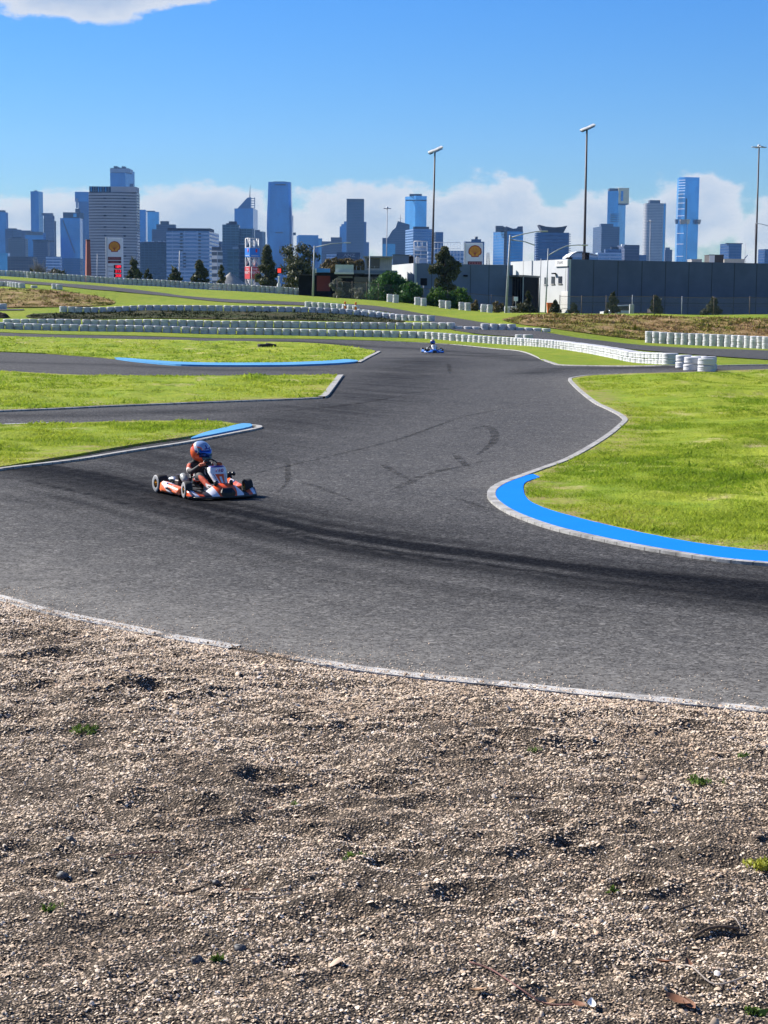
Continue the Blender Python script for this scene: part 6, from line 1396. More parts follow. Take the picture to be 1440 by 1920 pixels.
def glove(parent, wrist, palm_dir, curl_dir, side, mat):
    """a gloved hand closed round the rim: palm, four bent fingers of different lengths and a thumb from the side of the palm"""
    w = Vector(wrist); d = Vector(palm_dir).normalized(); c = Vector(curl_dir).normalized(); c = (c - d * c.dot(d)).normalized(); l = d.cross(c) * side
    V_ = [w, w + d * .04, w + d * .075]; E = [(0, 1), (1, 2)]; Rr = [(.026, .022), (.040, .020), (.040, .018)]
    for k, (off, L_) in enumerate(((-.030, .064), (-.010, .074), (.010, .070), (.028, .056))):
        b = w + d * .072 + l * off; i = len(V_); V_ += [b, b + d * L_ * .42 + c * .008, b + d * L_ * .52 + c * L_ * .42, b + d * L_ * .18 + c * L_ * .70]; E += [(2, i), (i, i + 1), (i + 1, i + 2), (i + 2, i + 3)]; Rr += [.0105, .0105, .0098, .0085]
    b = w + d * .03 - l * .036; i = len(V_); V_ += [b, b + d * .026 - l * .014 + c * .018, b + d * .04 - l * .006 + c * .044]; E += [(1, i), (i, i + 1), (i + 1, i + 2)]; Rr += [.013, .0115, .010]
    return skin_obj('glove', V_, E, Rr, mat, parent, 0, 1)
def mat_suit(name, a, b_, c, dark):
    m, nt, b = new_mat(name); g = NG(nt); s = g.sep(g.coord()); ax = g.m('ABSOLUTE', s[0]); n = g.noise(g.coord(), 7., 3)
    f = g.m('FRACT', g.m('ADD', g.m('ADD', g.m('MULTIPLY', s[1], 2.6), g.m('MULTIPLY', ax, 4.2)), g.m('ADD', g.m('MULTIPLY', s[2], 1.7), g.m('MULTIPLY', n, .5))))
    col = g.mix(g.m('GREATER_THAN', f, .36), a, b_); col = g.mix(g.m('GREATER_THAN', f, .58), col, c); col = g.mix(g.m('GREATER_THAN', f, .72), col, a)
    col = g.mix(g.m('MULTIPLY', g.m('LESS_THAN', ax, .085), g.m('GREATER_THAN', s[2], .2)), col, dark)
    nt.links.new(col, b.inputs['Base Color']); b.inputs['Roughness'].default_value = .75; g.bump(g.noise(g.coord(), 22., 4), .5, .012, b); return m
def mat_helmet(name, top, c1, c2, c3):
    m, nt, b = new_mat(name); g = NG(nt); s = g.sep(g.coord()); n = g.m('MULTIPLY', g.m('SUBTRACT', g.noise(g.coord(), 6., 2), .5), .16)
    h = g.m('ADD', g.m('ADD', s[2], g.m('MULTIPLY', s[1], .35)), n); d_ = g.m('ADD', g.m('ADD', s[1], g.m('MULTIPLY', s[2], .8)), n)
    col = g.mix(g.m('GREATER_THAN', h, .092), c1, top); col = g.mix(g.m('LESS_THAN', h, -.045), col, c2)
    col = g.mix(g.m('MULTIPLY', g.m('GREATER_THAN', d_, .0), g.m('LESS_THAN', h, .07)), col, c3); col = g.mix(g.m('MULTIPLY', g.m('LESS_THAN', d_, .06), g.m('GREATER_THAN', h, .04)), col, (.70, .72, .74)); col = g.mix(g.m('MULTIPLY', g.m('GREATER_THAN', g.noise(g.coord(), 11., 2), .60), g.m('GREATER_THAN', h, .00)), col, (.05, .03, .20)); col = g.mix(g.m('MULTIPLY', g.m('LESS_THAN', d_, .015), g.m('LESS_THAN', h, .085)), col, c1)
    nt.links.new(col, b.inputs['Base Color']); b.inputs['Roughness'].default_value = .15; b.inputs['Coat Weight'].default_value = .6; return m
def make_driver(label, loc, rz, suit, helm, visor, glv, boot, head_yaw=0., lean=0.):
    t = thing('person', label, 'person', loc, rz)
    V_ = [(0, -.22, .17), (0, -.26, .27), (0, -.265, .38), (0, -.24, .455), (0, -.215, .505)]; E = [(0, 1), (1, 2), (2, 3), (3, 4)]; Rr = [(.135, .10), (.115, .095), (.135, .10), (.115, .075), (.055, .055)]
    for s in (-1, 1):
        i = len(V_); V_ += [(s * .15, -.225, .435), (s * .235, -.10, .335), (s * .225, .02, .335), (s * .150, .185, .455)]; E += [(3, i), (i, i + 1), (i + 1, i + 2), (i + 2, i + 3)]; Rr += [.064, .050, .047, .030]
        i = len(V_); V_ += [(s * .095, -.16, .155), (s * .175, .18, .285), (s * .19, .24, .285), (s * .15, .50, .135), (s * .14, .62, .11)]; E += [(0, i), (i, i + 1), (i + 1, i + 2), (i + 2, i + 3), (i + 3, i + 4)]; Rr += [.085, .066, .060, .045, .036]
    skin_obj('body', V_, E, Rr, suit, t, 0, 2)
    for s in (-1, 1):
        glove(t, (s * .152, .165, .452), (-.05 * s, .75, .35), (-.25 * s, .2, -.9), s, glv)
        b0 = Vector((s * .14, .60, .11)); skin_obj('boot', [b0, b0 + Vector((0, .06, -.02)), b0 + Vector((0, .10, .03)), b0 + Vector((-.01 * s, .12, .11)), b0 + Vector((-.01 * s, .125, .15))], [(0, 1), (1, 2), (2, 3), (3, 4)], [.040, .045, .040, .037, .026], boot, t, 0, 1)
    # padded neck collar
    mb = MB(); mb.lathe([(.06, -.02), (.105, -.025), (.12, .0), (.105, .03), (.06, .028)], 20, closed=True); nc = mb.obj('neck_collar', M_kblk, t); nc.location = (0, -.20, .505); nc.rotation_euler = (-.2, 0, 0)
    # helmet: shell with a chin bar, eye port with visor, spoiler
    h = bpy.data.objects.new('helmet', None)
    prof = []; mb = MB(); nr, na = 15, 28; rings = []
    for i in range(nr):
        ph = -1.12 + (math.pi / 2 + 1.12) * i / (nr - 1); z = math.sin(ph); r_ = max(.02, math.cos(ph)); row = []
        for k in range(na):
            a = 2 * math.pi * k / na; x = r_ * .138 * math.cos(a); y = r_ * .158 * math.sin(a)
            if y > 0 and z < .1: y *= 1 + .24 * max(0, math.sin(a)) ** 2 * min(1, (.1 - z) / .5); x *= 1 - .10 * max(0, math.sin(a)) * min(1, (.1 - z) / .6)
            row.append(Vector((x, y, z * .160 + (.0 if z > 0 else -.01 * (y > 0)))))
        rings.append(row)
    mb.loft(rings); he = mb.obj('helmet', helm, t); he.location = (0, -.155, .635); he.rotation_euler = (-.10, lean, head_yaw); he.scale = (HELM_SCALE,) * 3
    mb = MB(); rings = []
    for z, b_ in ((-.052, 1.018), (-.02, 1.035), (.02, 1.035), (.052, 1.022)):
        row = []
        for k in range(17):
            a = math.radians(18 + 144 * k / 16); rz_ = math.sqrt(max(0, 1 - (z / .165) ** 2)); y = .158 * math.sin(a) * rz_ * b_; x = .138 * math.cos(a) * rz_ * b_
            if z < .016: y *= 1 + .24 * math.sin(a) ** 2 * min(1, (.016 - z) / .08) * .72
            row.append(Vector((x, y, z)))
        rings.append(row)
    mb.loft(rings, closed=False, caps=False); v = mb.obj('visor', visor, he)
    sm_ = v.modifiers.new('shell', 'SOLIDIFY'); sm_.thickness = .004
    mb = MB(); mb.loft([ring([(x, -.15 + .4 * abs(x) , z) for x in (-.08, -.03, .03, .08)] + [(x, -.10, z + .02) for x in (.08, .03, -.03, -.08)]) for z in (.07, .085)], sm=False); mb.obj('spoiler', helm, he)
    for s in (-1, 1): mb = MB(); mb.lathe([(0, -.006), (.018, -.006), (.018, .006), (0, .006)], 12, Matrix.Rotation(math.pi / 2, 3, 'Y')); p_ = mb.obj('visor_pivot', M_kblk, he); p_.location = (s * .139, .035, .0)
    return t
ORG = (.86, .105, .02)
M_b1 = mat_panel('orange_white_front_panel', (.74, .72, .76), ORG); M_b1s = mat_body('orange_white_side_bodywork', (.88, .17, .05), (.72, .68, .70), (.05, .045, .12), (.80, .30, .22), .30, .8); M_n1 = mat_nose('wedge_striped_nose', (.70, .70, .76), ORG)
k1 = Vector((-2.66, 25.95, .012)); K1 = make_kart('orange, white and black racing kart cornering in the left foreground', k1, math.radians(210), M_b1, M_b1s, M_n1, M_side, '110'); K1.scale = (KSC,) * 3
# twin-knob action camera on the left edge of the front panel
mb = MB(); mb.lathe([(0, -.03), (.032, -.025), (.034, .02), (.02, .035), (0, .035)], 12); mb.v = [(v[0] - .15, v[1] + .68, v[2] + .40) for v in mb.v]; mb.lathe([(0, -.03), (.03, -.025), (.032, .02), (.02, .035), (0, .035)], 12, Matrix.Rotation(1.2, 3, 'X')); n_ = len(mb.v) // 2; mb.v = mb.v[:n_] + [(v[0] - .215, v[1] + .70, v[2] + .405) for v in mb.v[n_:]]; mb.tube([(-.12, .66, .34), (-.16, .68, .38), (-.215, .70, .395)], .012, 6); mb.obj('camera_mount', M_kblk, K1)
DR1 = make_driver('person in orange and black race suit and blue helmet driving the orange kart', k1, math.radians(210), mat_suit('race_suit', (.025, .025, .03), (.62, .08, .03), (.66, .62, .60), (.02, .02, .024)), mat_helmet('helmet_paint', (.26, .36, .56), (.85, .12, .035), (.80, .07, .03), (.02, .13, .18)), M_visor, plain('orange_black_gloves', (.45, .11, .05), .7, 0, .6, 18), M_kblk, .62, .10); DR1.scale = (.92,) * 3; DR1.location.z += .03
M_b2 = mat_body('blue_bodywork', (.02, .12, .50), (.04, .22, .68), (.02, .05, .22), (.35, .55, .8), .2)
p2 = G(812, 662.5); k2 = Vector((p2.x, p2.y + .6, p2.z + .012))
K2 = make_kart('small distant blue racing kart on the far straight', k2, math.radians(186), M_whpl, M_b2, M_b2, M_side, '27'); K2.scale = (KSC,) * 3
DR2 = make_driver('person in a black and white race suit with a dark helmet driving the blue kart', k2, math.radians(186), mat_suit('dark_race_suit', (.025, .025, .04), (.03, .03, .07), (.02, .02, .03), (.62, .60, .68)), mat_helmet('dark_helmet_paint', (.45, .34, .26), (.03, .028, .03), (.03, .03, .04), (.02, .02, .025)), M_visor, M_kblk, M_kblk, .15, 0.); DR2.scale = (.92,) * 3
# ------------------------------------------------------------------ the skyline
def facade(name, wall, glass, floor=3.6, bay=3.0, fh=.62, fv=.86, rough=.12, metal=.55, jitter=.25, spec=.6):
    """floors and bays in metres on any upright wall"""
    m, nt, b = new_mat(name); g = NG(nt); s = g.sep(g.coord()); n = g.sep(g.coord('Normal'))
    u = g.m('SUBTRACT', g.m('MULTIPLY', s[0], n[1]), g.m('MULTIPLY', s[1], n[0]))
    zf = g.m('DIVIDE', s[2], floor); uf = g.m('DIVIDE', u, bay); a = g.m('LESS_THAN', g.m('FRACT', zf), fh); c = g.m('LESS_THAN', g.m('FRACT', uf), fv); isg = g.m('MULTIPLY', a, c)
    wn = nt.nodes.new('ShaderNodeTexWhiteNoise'); wn.noise_dimensions = '2D'; nt.links.new(g.comb(g.m('FLOOR', uf), g.m('FLOOR', zf), 0.), wn.inputs['Vector'])
    big = g.noise(g.comb(g.m('MULTIPLY', u, .02), 0., g.m('MULTIPLY', s[2], .012)), 1.6, 3)
    gl = g.mix(g.rng(wn.outputs['Value'], 0, 1, 0, jitter), glass, tuple(x * .45 for x in glass)); gl = g.mix(g.rng(big, .4, .62, 0, .45, True), gl, tuple(min(1, x * 1.5) for x in glass))
    up = g.m('GREATER_THAN', g.m('ABSOLUTE', n[2]), .6); isg = g.m('MULTIPLY', isg, g.m('SUBTRACT', 1.0, up))
    wl_ = g.mix(g.rng(g.noise(g.coord(), .03, 4), .35, .65), tuple(x * .85 for x in wall), wall)
    nt.links.new(g.mix(isg, wl_, gl), b.inputs['Base Color']); nt.links.new(g.rng(isg, 0, 1, .8, rough), b.inputs['Roughness']); nt.links.new(g.m('MULTIPLY', isg, metal), b.inputs['Metallic']); b.inputs['Specular IOR Level'].default_value = spec
    return m
FA = dict(
    blue=facade('blue_curtain_wall', (.018, .075, .20), (.035, .19, .52), 3.8, 1.8, .8, .93),
    deep=facade('deep_blue_curtain_wall', (.015, .04, .12), (.022, .08, .25), 3.8, 1.8, .8, .93),
    bright=facade('bright_blue_glass', (.03, .12, .30), (.06, .30, .68), 3.8, 2.4, .85, .95, .08),
    teal=facade('teal_glass_with_frames', (.06, .12, .19), (.025, .075, .14), 3.3, 6.5, .72, .90),
    purple=facade('mauve_stone_tower', (.075, .08, .16), (.03, .045, .11), 3.7, 3.2, .45, .70, .2, .2),
    slate=facade('slate_stone_tower', (.04, .058, .125), (.022, .04, .10), 3.7, 2.6, .5, .6, .2, .2),
    dark=facade('dark_office_tower', (.018, .038, .105), (.016, .048, .12), 3.8, 1.6, .6, .75, .2, .3),
    grey=facade('grey_concrete_apartments', (.22, .22, .25), (.05, .058, .085), 3.08, 30., .6, .985, .25, .1),
    band=facade('pale_blue_banded_offices', (.42, .54, .74), (.08, .17, .38), 4.2, 14., .56, .97, .15, .4),
    tan=facade('warm_grey_podium', (.11, .125, .15), (.035, .05, .085), 3.6, 3.4, .5, .6, .3, .1),
    stripe=facade('white_balcony_stripes', (.68, .68, .68), (.05, .06, .085), 5.2, 60., .5, .99, .3, .1),
    silver=facade('silver_metal_tower', (.33, .335, .35), (.16, .175, .21), 3.6, 2.0, .5, .6, .25, .65),
    mid=facade('mid_blue_banded_offices', (.12, .22, .42), (.04, .13, .34), 4.0, 3.0, .6, .9),
    green=facade('dark_green_glass_block', (.02, .045, .10), (.015, .04, .09), 3.4, 5.2, .7, .85),
)
M_roofd = plain('dark_plant_screen', (.022, .028, .055), .7, 0, .2, .05); M_roofl = plain('light_crown_panel', (.28, .33, .42), .6, 0, .1, .05); M_goldp = plain('gold_crown_panels', (.62, .52, .30), .35, .5, .12, .08); M_whf = plain('white_frame', (.8, .8, .8), .6, 0, .05)
def tower(name, label, px0, px1, pyt, D, fac, split=None, depth=None, base=-3., cat='tower', skew=None):
    """an upright block; with split the plan is turned so that two faces show, meeting at that pixel column"""
    s = D / F; mid = split if split is not None else (px0 + px1) / 2; c = P(mid, pyt, D); w = (px1 - px0) * s
    t = thing(name, label, cat, (c.x, c.y, 0))
    if split is None:
        dp = depth or w * .8; x0 = (px0 - mid) * s; x1 = (px1 - mid) * s; plan = [(x0, 0), (x1, 0), (x1, dp), (x0, dp)]
    else:
        a = (split - px0) * s; b = (px1 - split) * s; tt = skew if skew else math.atan2(a, b); tt = max(.12, min(1.45, tt)); d1 = b * math.tan(tt) if b > 0 else 0; d0 = a / math.tan(tt)
        # corner nearest; right face recedes by angle tt, left face at right angles to it
        ang = math.atan2(min(a, b) * .55, max(a, b)) if skew is None else skew
        pr = Vector((b, b * math.tan(ang) if b >= a else b / math.tan(ang))); pl = Vector((-a, a / math.tan(ang) if b >= a else a * math.tan(ang)))
        plan = [(0, 0), (pr.x, pr.y), (pr.x + pl.x, pr.y + pl.y), (pl.x, pl.y)]
    zt = c.z; mb = MB(); mb.prism(plan, base, zt); mb.obj('shaft', FA[fac] if isinstance(fac, str) else fac, t); t['_'] = 0; del t['_']
    return t, plan, zt, s, mid
def on_top(T, px0, px1, py0, py1, mat, name, dy=2., dp=None):
    t, plan, zt, s, mid = T; D = t.location.y + dy; a, b = P(px0, py0, D), P(px1, py1, D); w = b.x - a.x; d_ = dp or max(6., w * .6); z0_, z1_ = b.z, a.z
    mb = MB(); mb.box((0, 0, 0), (w, d_, z1_ - z0_)); o = mb.obj(name, FA[mat] if isinstance(mat, str) else mat, t); o.location = ((a.x + b.x) / 2 - t.location.x, d_ / 2 + dy, (z0_ + z1_) / 2); return o
def at_face(T, px0, px1, py0, py1, mat, name, th=1.2): return on_top(T, px0, px1, py0, py1, mat, name, -th, th + .05 + .3)
# left group
T = tower('office_tower', 'blue glass tower cut by the left edge of the picture', -12, 11, 398, 4600, 'blue'); on_top(T, -12, 8, 394, 398.5, M_roofd, 'plant_screen')
T = tower('low_tower', 'short bright blue glass block at the left edge', -10, 14.5, 474, 3000, 'bright')
T = tower('office_tower', 'mauve block just right of the left edge tower', 8.5, 34.5, 429.5, 4400, 'slate', 24); on_top(T, 15, 30, 428, 430, M_roofd, 'plant_screen')
T = tower('office_tower', 'wide greenish grey block low at the left', 15.5, 47, 447, 3600, 'tan'); on_top(T, 22, 40, 444.5, 447.5, M_roofd, 'plant_screen')
T = tower('office_tower', 'small pinkish block left of the slim blue slab', 40.5, 57, 432, 4500, 'purple')
T = tower('slim_tower', 'slim tall blue glass slab at the left', 57, 75, 358.7, 4800, 'blue', 72); on_top(T, 64, 69, 357, 359, M_roofd, 'plant_screen')
T = tower('office_tower', 'sliver of dark tower right of the slim blue slab', 73, 78.3, 389, 4900, 'slate')
T = tower('office_tower', 'blue block with a tan top band in front of the slim slab', 47.5, 80.5, 436, 4000, 'blue'); at_face(T, 47.5, 80.5, 434.5, 441, 'tan', 'crown_band')
T = tower('office_tower', 'mauve tower with stepped crown right of the slim slab', 77, 100.5, 404, 4700, 'purple', 82); on_top(T, 78, 98, 399.4, 404.2, 'purple', 'crown'); at_face(T, 81.5, 85.5, 410, 470, 'dark', 'recess')
T = tower('office_tower', 'narrow stepped shoulder beside the mauve tower', 99, 104.3, 414.5, 4750, 'slate')
T = tower('office_tower', 'square slate tower with a dark overhanging cap', 62, 89, 452, 3400, 'slate'); on_top(T, 60.5, 91, 449, 452.3, M_roofd, 'cap', -4, 60)
T = tower('low_block', 'low grey warehouse block at the far left', 14, 62, 481, 2300, 'tan', cat='building')
T = tower('low_block', 'low pale block between slate tower and diagonal tower', 86, 112, 481, 2600, 'band', cat='building')
T = tower('office_tower', 'blue tower with a dark diagonal line and dark crown', 113, 149.5, 409, 4200, 'blue'); on_top(T, 118, 150.5, 398, 409.5, M_roofd, 'crown', 4, 50); at_face(T, 137.5, 144, 400.5, 407, 'bright', 'crown_sign', -2.4)
D_ = 4199.; mb = MB(); q = [P(x, y, D_) for x, y in ((116.5, 412), (118.5, 412), (141, 474), (139.5, 475))]; mb.add([(v.x - T[0].location.x, -.9, v.z) for v in q] + [(v.x - T[0].location.x, .1, v.z) for v in q], [(0, 1, 2, 3), (4, 5, 6, 7), (0, 1, 5, 4), (1, 2, 6, 5), (2, 3, 7, 6), (3, 0, 4, 7)]); mb.obj('diagonal_recess', M_roofd, T[0])
T = tower('low_block', 'low dark podium block left of the brick chimney', 107, 150, 484, 2900, 'deep', cat='building')
T = tower('office_tower', 'blue grey stepped tower behind the grey apartment tower', 140, 166, 378, 4700, 'deep', 147); on_top(T, 140.3, 165.5, 359.5, 378.3, 'blue', 'upper_shaft', 5, 50); at_face(T, 142, 146, 372, 390, M_roofl, 'white_column'); at_face(T, 141, 150, 391, 398, M_roofd, 'dark_setback', 3.)
# the big grey apartment tower
T = tower('office_tower', 'tall rounded blue tower rising behind the grey apartment tower', 206, 244.5, 318.5, 4900, 'blue', 235); on_top(T, 206.3, 243.5, 316, 323.5, M_roofl, 'crown_band', -4, 60)
for k, (a, b, y) in enumerate(((207, 212, 315), (213, 220, 311.5), (221, 226, 314), (228, 234, 311.8), (236, 241, 315.5))): on_top(T, a, b, y, 319, M_roofd, 'crown_fin', 4, 30)
T = tower('office_tower', 'small slate block behind the right shoulder of the grey apartment tower', 243, 250, 344.5, 4800, 'slate')
def apart():
    D = 1900.; s = D / F; t = thing('apartment_tower', 'big grey apartment tower with curved horizontal balconies and glass roof terrace', 'tower', (P(210, 400, D).x, D, 0)); zt = P(210, 360, D).z; n = 19; plan = []
    for i in range(n):
        u = -1 + 2 * i / (n - 1); plan.append((u * 44.2 * s, 6. * u * u))
    back = [(44.2 * s, 30), (-44.2 * s, 30)]; mb = MB(); mb.prism(plan + back, -3, zt); mb.obj('shaft', FA['grey'], t)
    zz_ = zt - 4.0
    for k in range(1, 37):
        z_ = zt - k * (zt + 2) / 37.; mb = MB(); mb.prism([(p[0] * 1.004, p[1] - .9) for p in plan] + [(p[0] * 1.004, p[1] + .5) for p in plan[::-1]], z_, z_ + 1.75); mb.obj('balcony', M_apw, t)
    for px, nn in ((233, 15), (197, 6)):
        for k in range(nn):
            z_ = zt - (2 + int(k * 2.3 + (k % 3))) * (zt + 2) / 37.; x = (px - 210) * s; mb = MB(); mb.box((x, 6 * (x / 44.2 / s) ** 2 - .95, z_ - .7), (4.6 * s, .9, 1.5)); mb.obj('recess', M_roofd, t)
    q = lambda px, py: (P(px, py, D).x - t.location.x, P(px, py, D).z)
    x0, z1 = q(166.5, 349); x1, z0_ = q(207, 360); mb = MB(); mb.box(((x0 + x1) / 2, 14, (z1 + z0_) / 2), (x1 - x0, 22, z1 - z0_)); mb.obj('glass_terrace', FA['green'], t)
    for k in range(8): px = 170 + k * 4.6; x, _ = q(px, 350); mb = MB(); mb.box((x, 2.7, (z1 + z0_) / 2), ((1.4 if k in (0, 3, 4, 6) else .5) * s, .5, z1 - z0_ - 1.)); mb.obj('terrace_panel', FA['bright'] if k in (0, 3, 4, 6) else M_roofl, t)
    x0, z1 = q(207.5, 349.5); x1, z0_ = q(254.5, 360); mb = MB(); mb.box(((x0 + x1) / 2, 14, (z1 + z0_) / 2), (x1 - x0, 24, z1 - z0_)); mb.obj('parapet', M_apw, t)
M_apw = plain('grey_balcony_concrete', (.42, .42, .45), .85, 0, .1, .05)
apart()
T = tower('office_tower', 'blue glass pair right of the grey apartment tower, left half', 255, 273, 393.5, 4400, 'blue'); on_top(T, 256, 272, 393, 394.5, M_roofd, 'plant_screen')
T = tower('office_tower', 'blue glass pair right of the grey apartment tower, right half', 272.5, 297.5, 397, 4300, 'bright', 276); on_top(T, 275, 290, 395, 397.4, M_roofd, 'plant_screen')
T = tower('office_tower', 'stepped slate block above the green glass block', 285, 330, 430, 3600, 'slate'); on_top(T, 293, 328, 420.5, 430.4, 'slate', 'upper_step', 6); on_top(T, 300.5, 316, 414.5, 421, M_roofd, 'plant_room', 10)
T = tower('office_block', 'dark green glass block with a white roof rail', 257, 314, 455, 2300, 'green', cat='building'); on_top(T, 262, 312, 453.2, 454.4, M_roofl, 'roof_rail', 1.); 
for px in (270, 283, 296, 306): on_top(T, px, px + 4, 451.6, 453.0, M_roofl, 'roof_fan', 3.)
T = tower('office_block', 'wide pale blue banded office block with a dark roof line', 312.5, 396.5, 433.5, 2000, 'band', 392.5, cat='building'); on_top(T, 314, 395, 427.5, 433.8, M_roofd, 'roof_band', 3., 40)
for k in range(11): at_face(T, 337.5 + (6 if k > 5 else 0), 342.5 + (6 if k > 5 else 0), 437 + k * 6.2, 439.4 + k * 6.2, M_roofd, 'balcony_recess', .5); at_face(T, 372, 376.5, 437 + k * 6.2, 439.4 + k * 6.2, M_roofd, 'balcony_recess', .5)
T = tower('office_tower', 'small slate block right of the wide banded office block', 396, 415.5, 452.5, 3200, 'slate')
T = tower('apartment_block', 'white striped apartment block with balconies on its sunny side', 396.5, 416, 470, 1300, 'stripe', 407, cat='building', skew=.6); on_top(T, 397, 414, 463, 470.3, 'tan', 'top_storey', 3)
T = tower('apartment_tower', 'dark teal glass tower with pale frames left of the spire', 417, 447.5, 421, 2300, 'teal'); on_top(T, 429, 444, 415, 421.3, M_roofd, 'plant_room', 4); on_top(T, 424, 430, 418.5, 421.3, M_roofd, 'plant_step', 4)
T = tower('apartment_tower', 'lower right wing of the dark teal glass tower', 447.6, 476, 428.5, 2330, 'teal'); at_face(T, 472.5, 474, 429, 520, M_roofl, 'corner_strip', .6)
T = tower('apartment_block', 'rounded teal balcony block in front of the teal tower', 426.5, 447, 467, 1500, 'teal', cat='building'); on_top(T, 436, 446, 463, 467.2, M_roofl, 'roof_canopy', 2)
T = tower('apartment_block', 'dark block left of the lattice sign tower', 447.2, 473, 458.5, 1550, 'green', cat='building'); on_top(T, 447, 462, 457, 458.7, M_roofl, 'roof_edge', 1.)
# tower with the sloping crown and spire
T = tower('spire_tower', 'blue tower with a sloping triangular crown and tall spire', 439.8, 478.5, 391, 4700, 'blue', 474.5); t = T[0]; s = T[3]
zz_ = lambda px, py: (P(px, py, 4700).x - t.location.x, P(px, py, 4700).z)
pts = [zz_(445, 390.6), zz_(463.5, 370.5), zz_(470, 369.5), zz_(470, 390.6)]; mb = MB(); mb.add([(p[0], 4, p[1]) for p in pts] + [(p[0], 34, p[1]) for p in pts], [(0, 1, 2, 3), (7, 6, 5, 4), (0, 1, 5, 4), (1, 2, 6, 5), (2, 3, 7, 6), (3, 0, 4, 7)]); mb.obj('sloping_crown', FA['deep'], t)
mb = MB()
for y in (371.5, 376, 380.5, 385, 389.5): a, b = zz_(470, y), zz_(477.6, y + .9); mb.box(((a[0] + b[0]) / 2, 6, (a[1] + b[1]) / 2), (b[0] - a[0], 2.5, 1.8))
a, b = zz_(476.7, 370), zz_(478, 391); mb.box(((a[0] + b[0]) / 2, 6, (a[1] + b[1]) / 2), (b[0] - a[0], 2.5, a[1] - b[1])); mb.obj('crown_frame', FA['deep'], t)
a, b = zz_(467.6, 371), zz_(468.6, 345.5); mb = MB(); mb.tube([(a[0], 16, a[1]), (a[0] + .3, 16, a[1] + 16), (b[0], 16, b[1])], [1.6, .9, .35], 6); mb.obj('spire', M_roofd, t)
T = tower('office_tower', 'mauve tower right of the spire tower', 477.5, 496, 434, 4100, 'slate', 492); on_top(T, 478, 487, 431, 434.3, M_roofd, 'plant_room', 4)
# bulging twin tower
def bulge():
    D = 4500.; t = thing('office_tower', 'broad blue tower with slightly bulging sides left of centre', 'tower', (P(524, 400, D).x, D, 0)); z = lambda y: P(524, y, D).z; s = D / F; rings = []
    for py, a, b in ((341, 503, 544.5), (375, 502, 545.2), (400, 500.8, 546.3), (430, 500.3, 547.2), (450, 501, 546.8), (520, 502, 546), (560, 502, 546)):
        x0, x1 = (a - 524) * s, (b - 524) * s; zq = z(py); rings.append(ring([(x0, 4, zq), (x0 + 6, 0, zq), (x1 - 6, 0, zq), (x1, 4, zq), (x1, 44, zq), (x0, 44, zq)]))
    mb = MB(); mb.loft(rings[::-1], sm=False); mb.obj('shaft', FA['blue'], t)
    for a, b, y0, y1, nm in ((512, 536, 339.8, 341.3, 'plant_room'),): mb = MB(); mb.box(((a + b) / 2 * s - 524 * s, 20, (z(y0) + z(y1)) / 2), ((b - a) * s, 24, z(y0) - z(y1))); mb.obj(nm, M_roofd, t)
    for a, b, y0, y1 in ((516, 536, 345, 347.5), (516.5, 530.5, 435, 437.5)): mb = MB(); mb.box(((a + b) / 2 * s - 524 * s, -.2, (z(y0) + z(y1)) / 2), ((b - a) * s, 1.2, z(y0) - z(y1))); mb.obj('louvre_band', M_roofd, t)
bulge()
tower('office_tower', 'thin dark sliver attached to the right of the bulging tower', 544.5, 549.8, 404.5, 4560, 'deep')
T = tower('office_tower', 'wide blue block right of the bulging tower', 553, 596.5, 440.5, 4200, 'blue', 560); on_top(T, 550, 554.5, 436, 441, M_roofd, 'plant_room', 3)
tower('office_tower', 'small blue shoulder right of the wide blue block', 596, 604, 447, 4250, 'bright')
tower('office_tower', 'low slate block left of the slate step', 603, 622, 452.5, 4000, 'slate'); tower('office_tower', 'slate block left of the big dark slab', 620.5, 641, 445, 3900, 'slate')
T = tower('office_tower', 'stepped blue tower half hidden by the left side of the dark slab', 637, 650, 424.5, 4800, 'blue'); on_top(T, 640, 650, 420, 424.8, 'blue', 'upper_step', 3); on_top(T, 645, 650, 415, 420.3, 'blue', 'top_step', 5)
T = tower('office_tower', 'big plain dark blue slab in the middle of the skyline', 648.5, 682.5, 373.5, 4400, 'dark', 650); on_top(T, 650, 682.3, 372.6, 378, M_roofd, 'plant_screen', -3, 40)
tower('office_tower', 'thin blue slab behind the right side of the dark slab', 681, 687, 416, 4800, 'deep'); tower('office_tower', 'small blue block at the right foot of the dark slab', 685, 692, 454, 4700, 'deep')
T = tower('office_block', 'low dark block with small pale lettering below the dark slab', 631.5, 675, 473, 1500, 'dark', cat='building'); t = T[0]; a = P(655, 479, 1500); text_mesh('lettering', 'ANZ', 3.6, M_roofl, t, (a.x - t.location.x, -.3, a.z), (math.pi / 2, 0, 0), .05, 1.3)
T = tower('low_block', 'low pale block among the trees left of the dark lettered block', 612, 632, 477, 2600, 'band', cat='building')
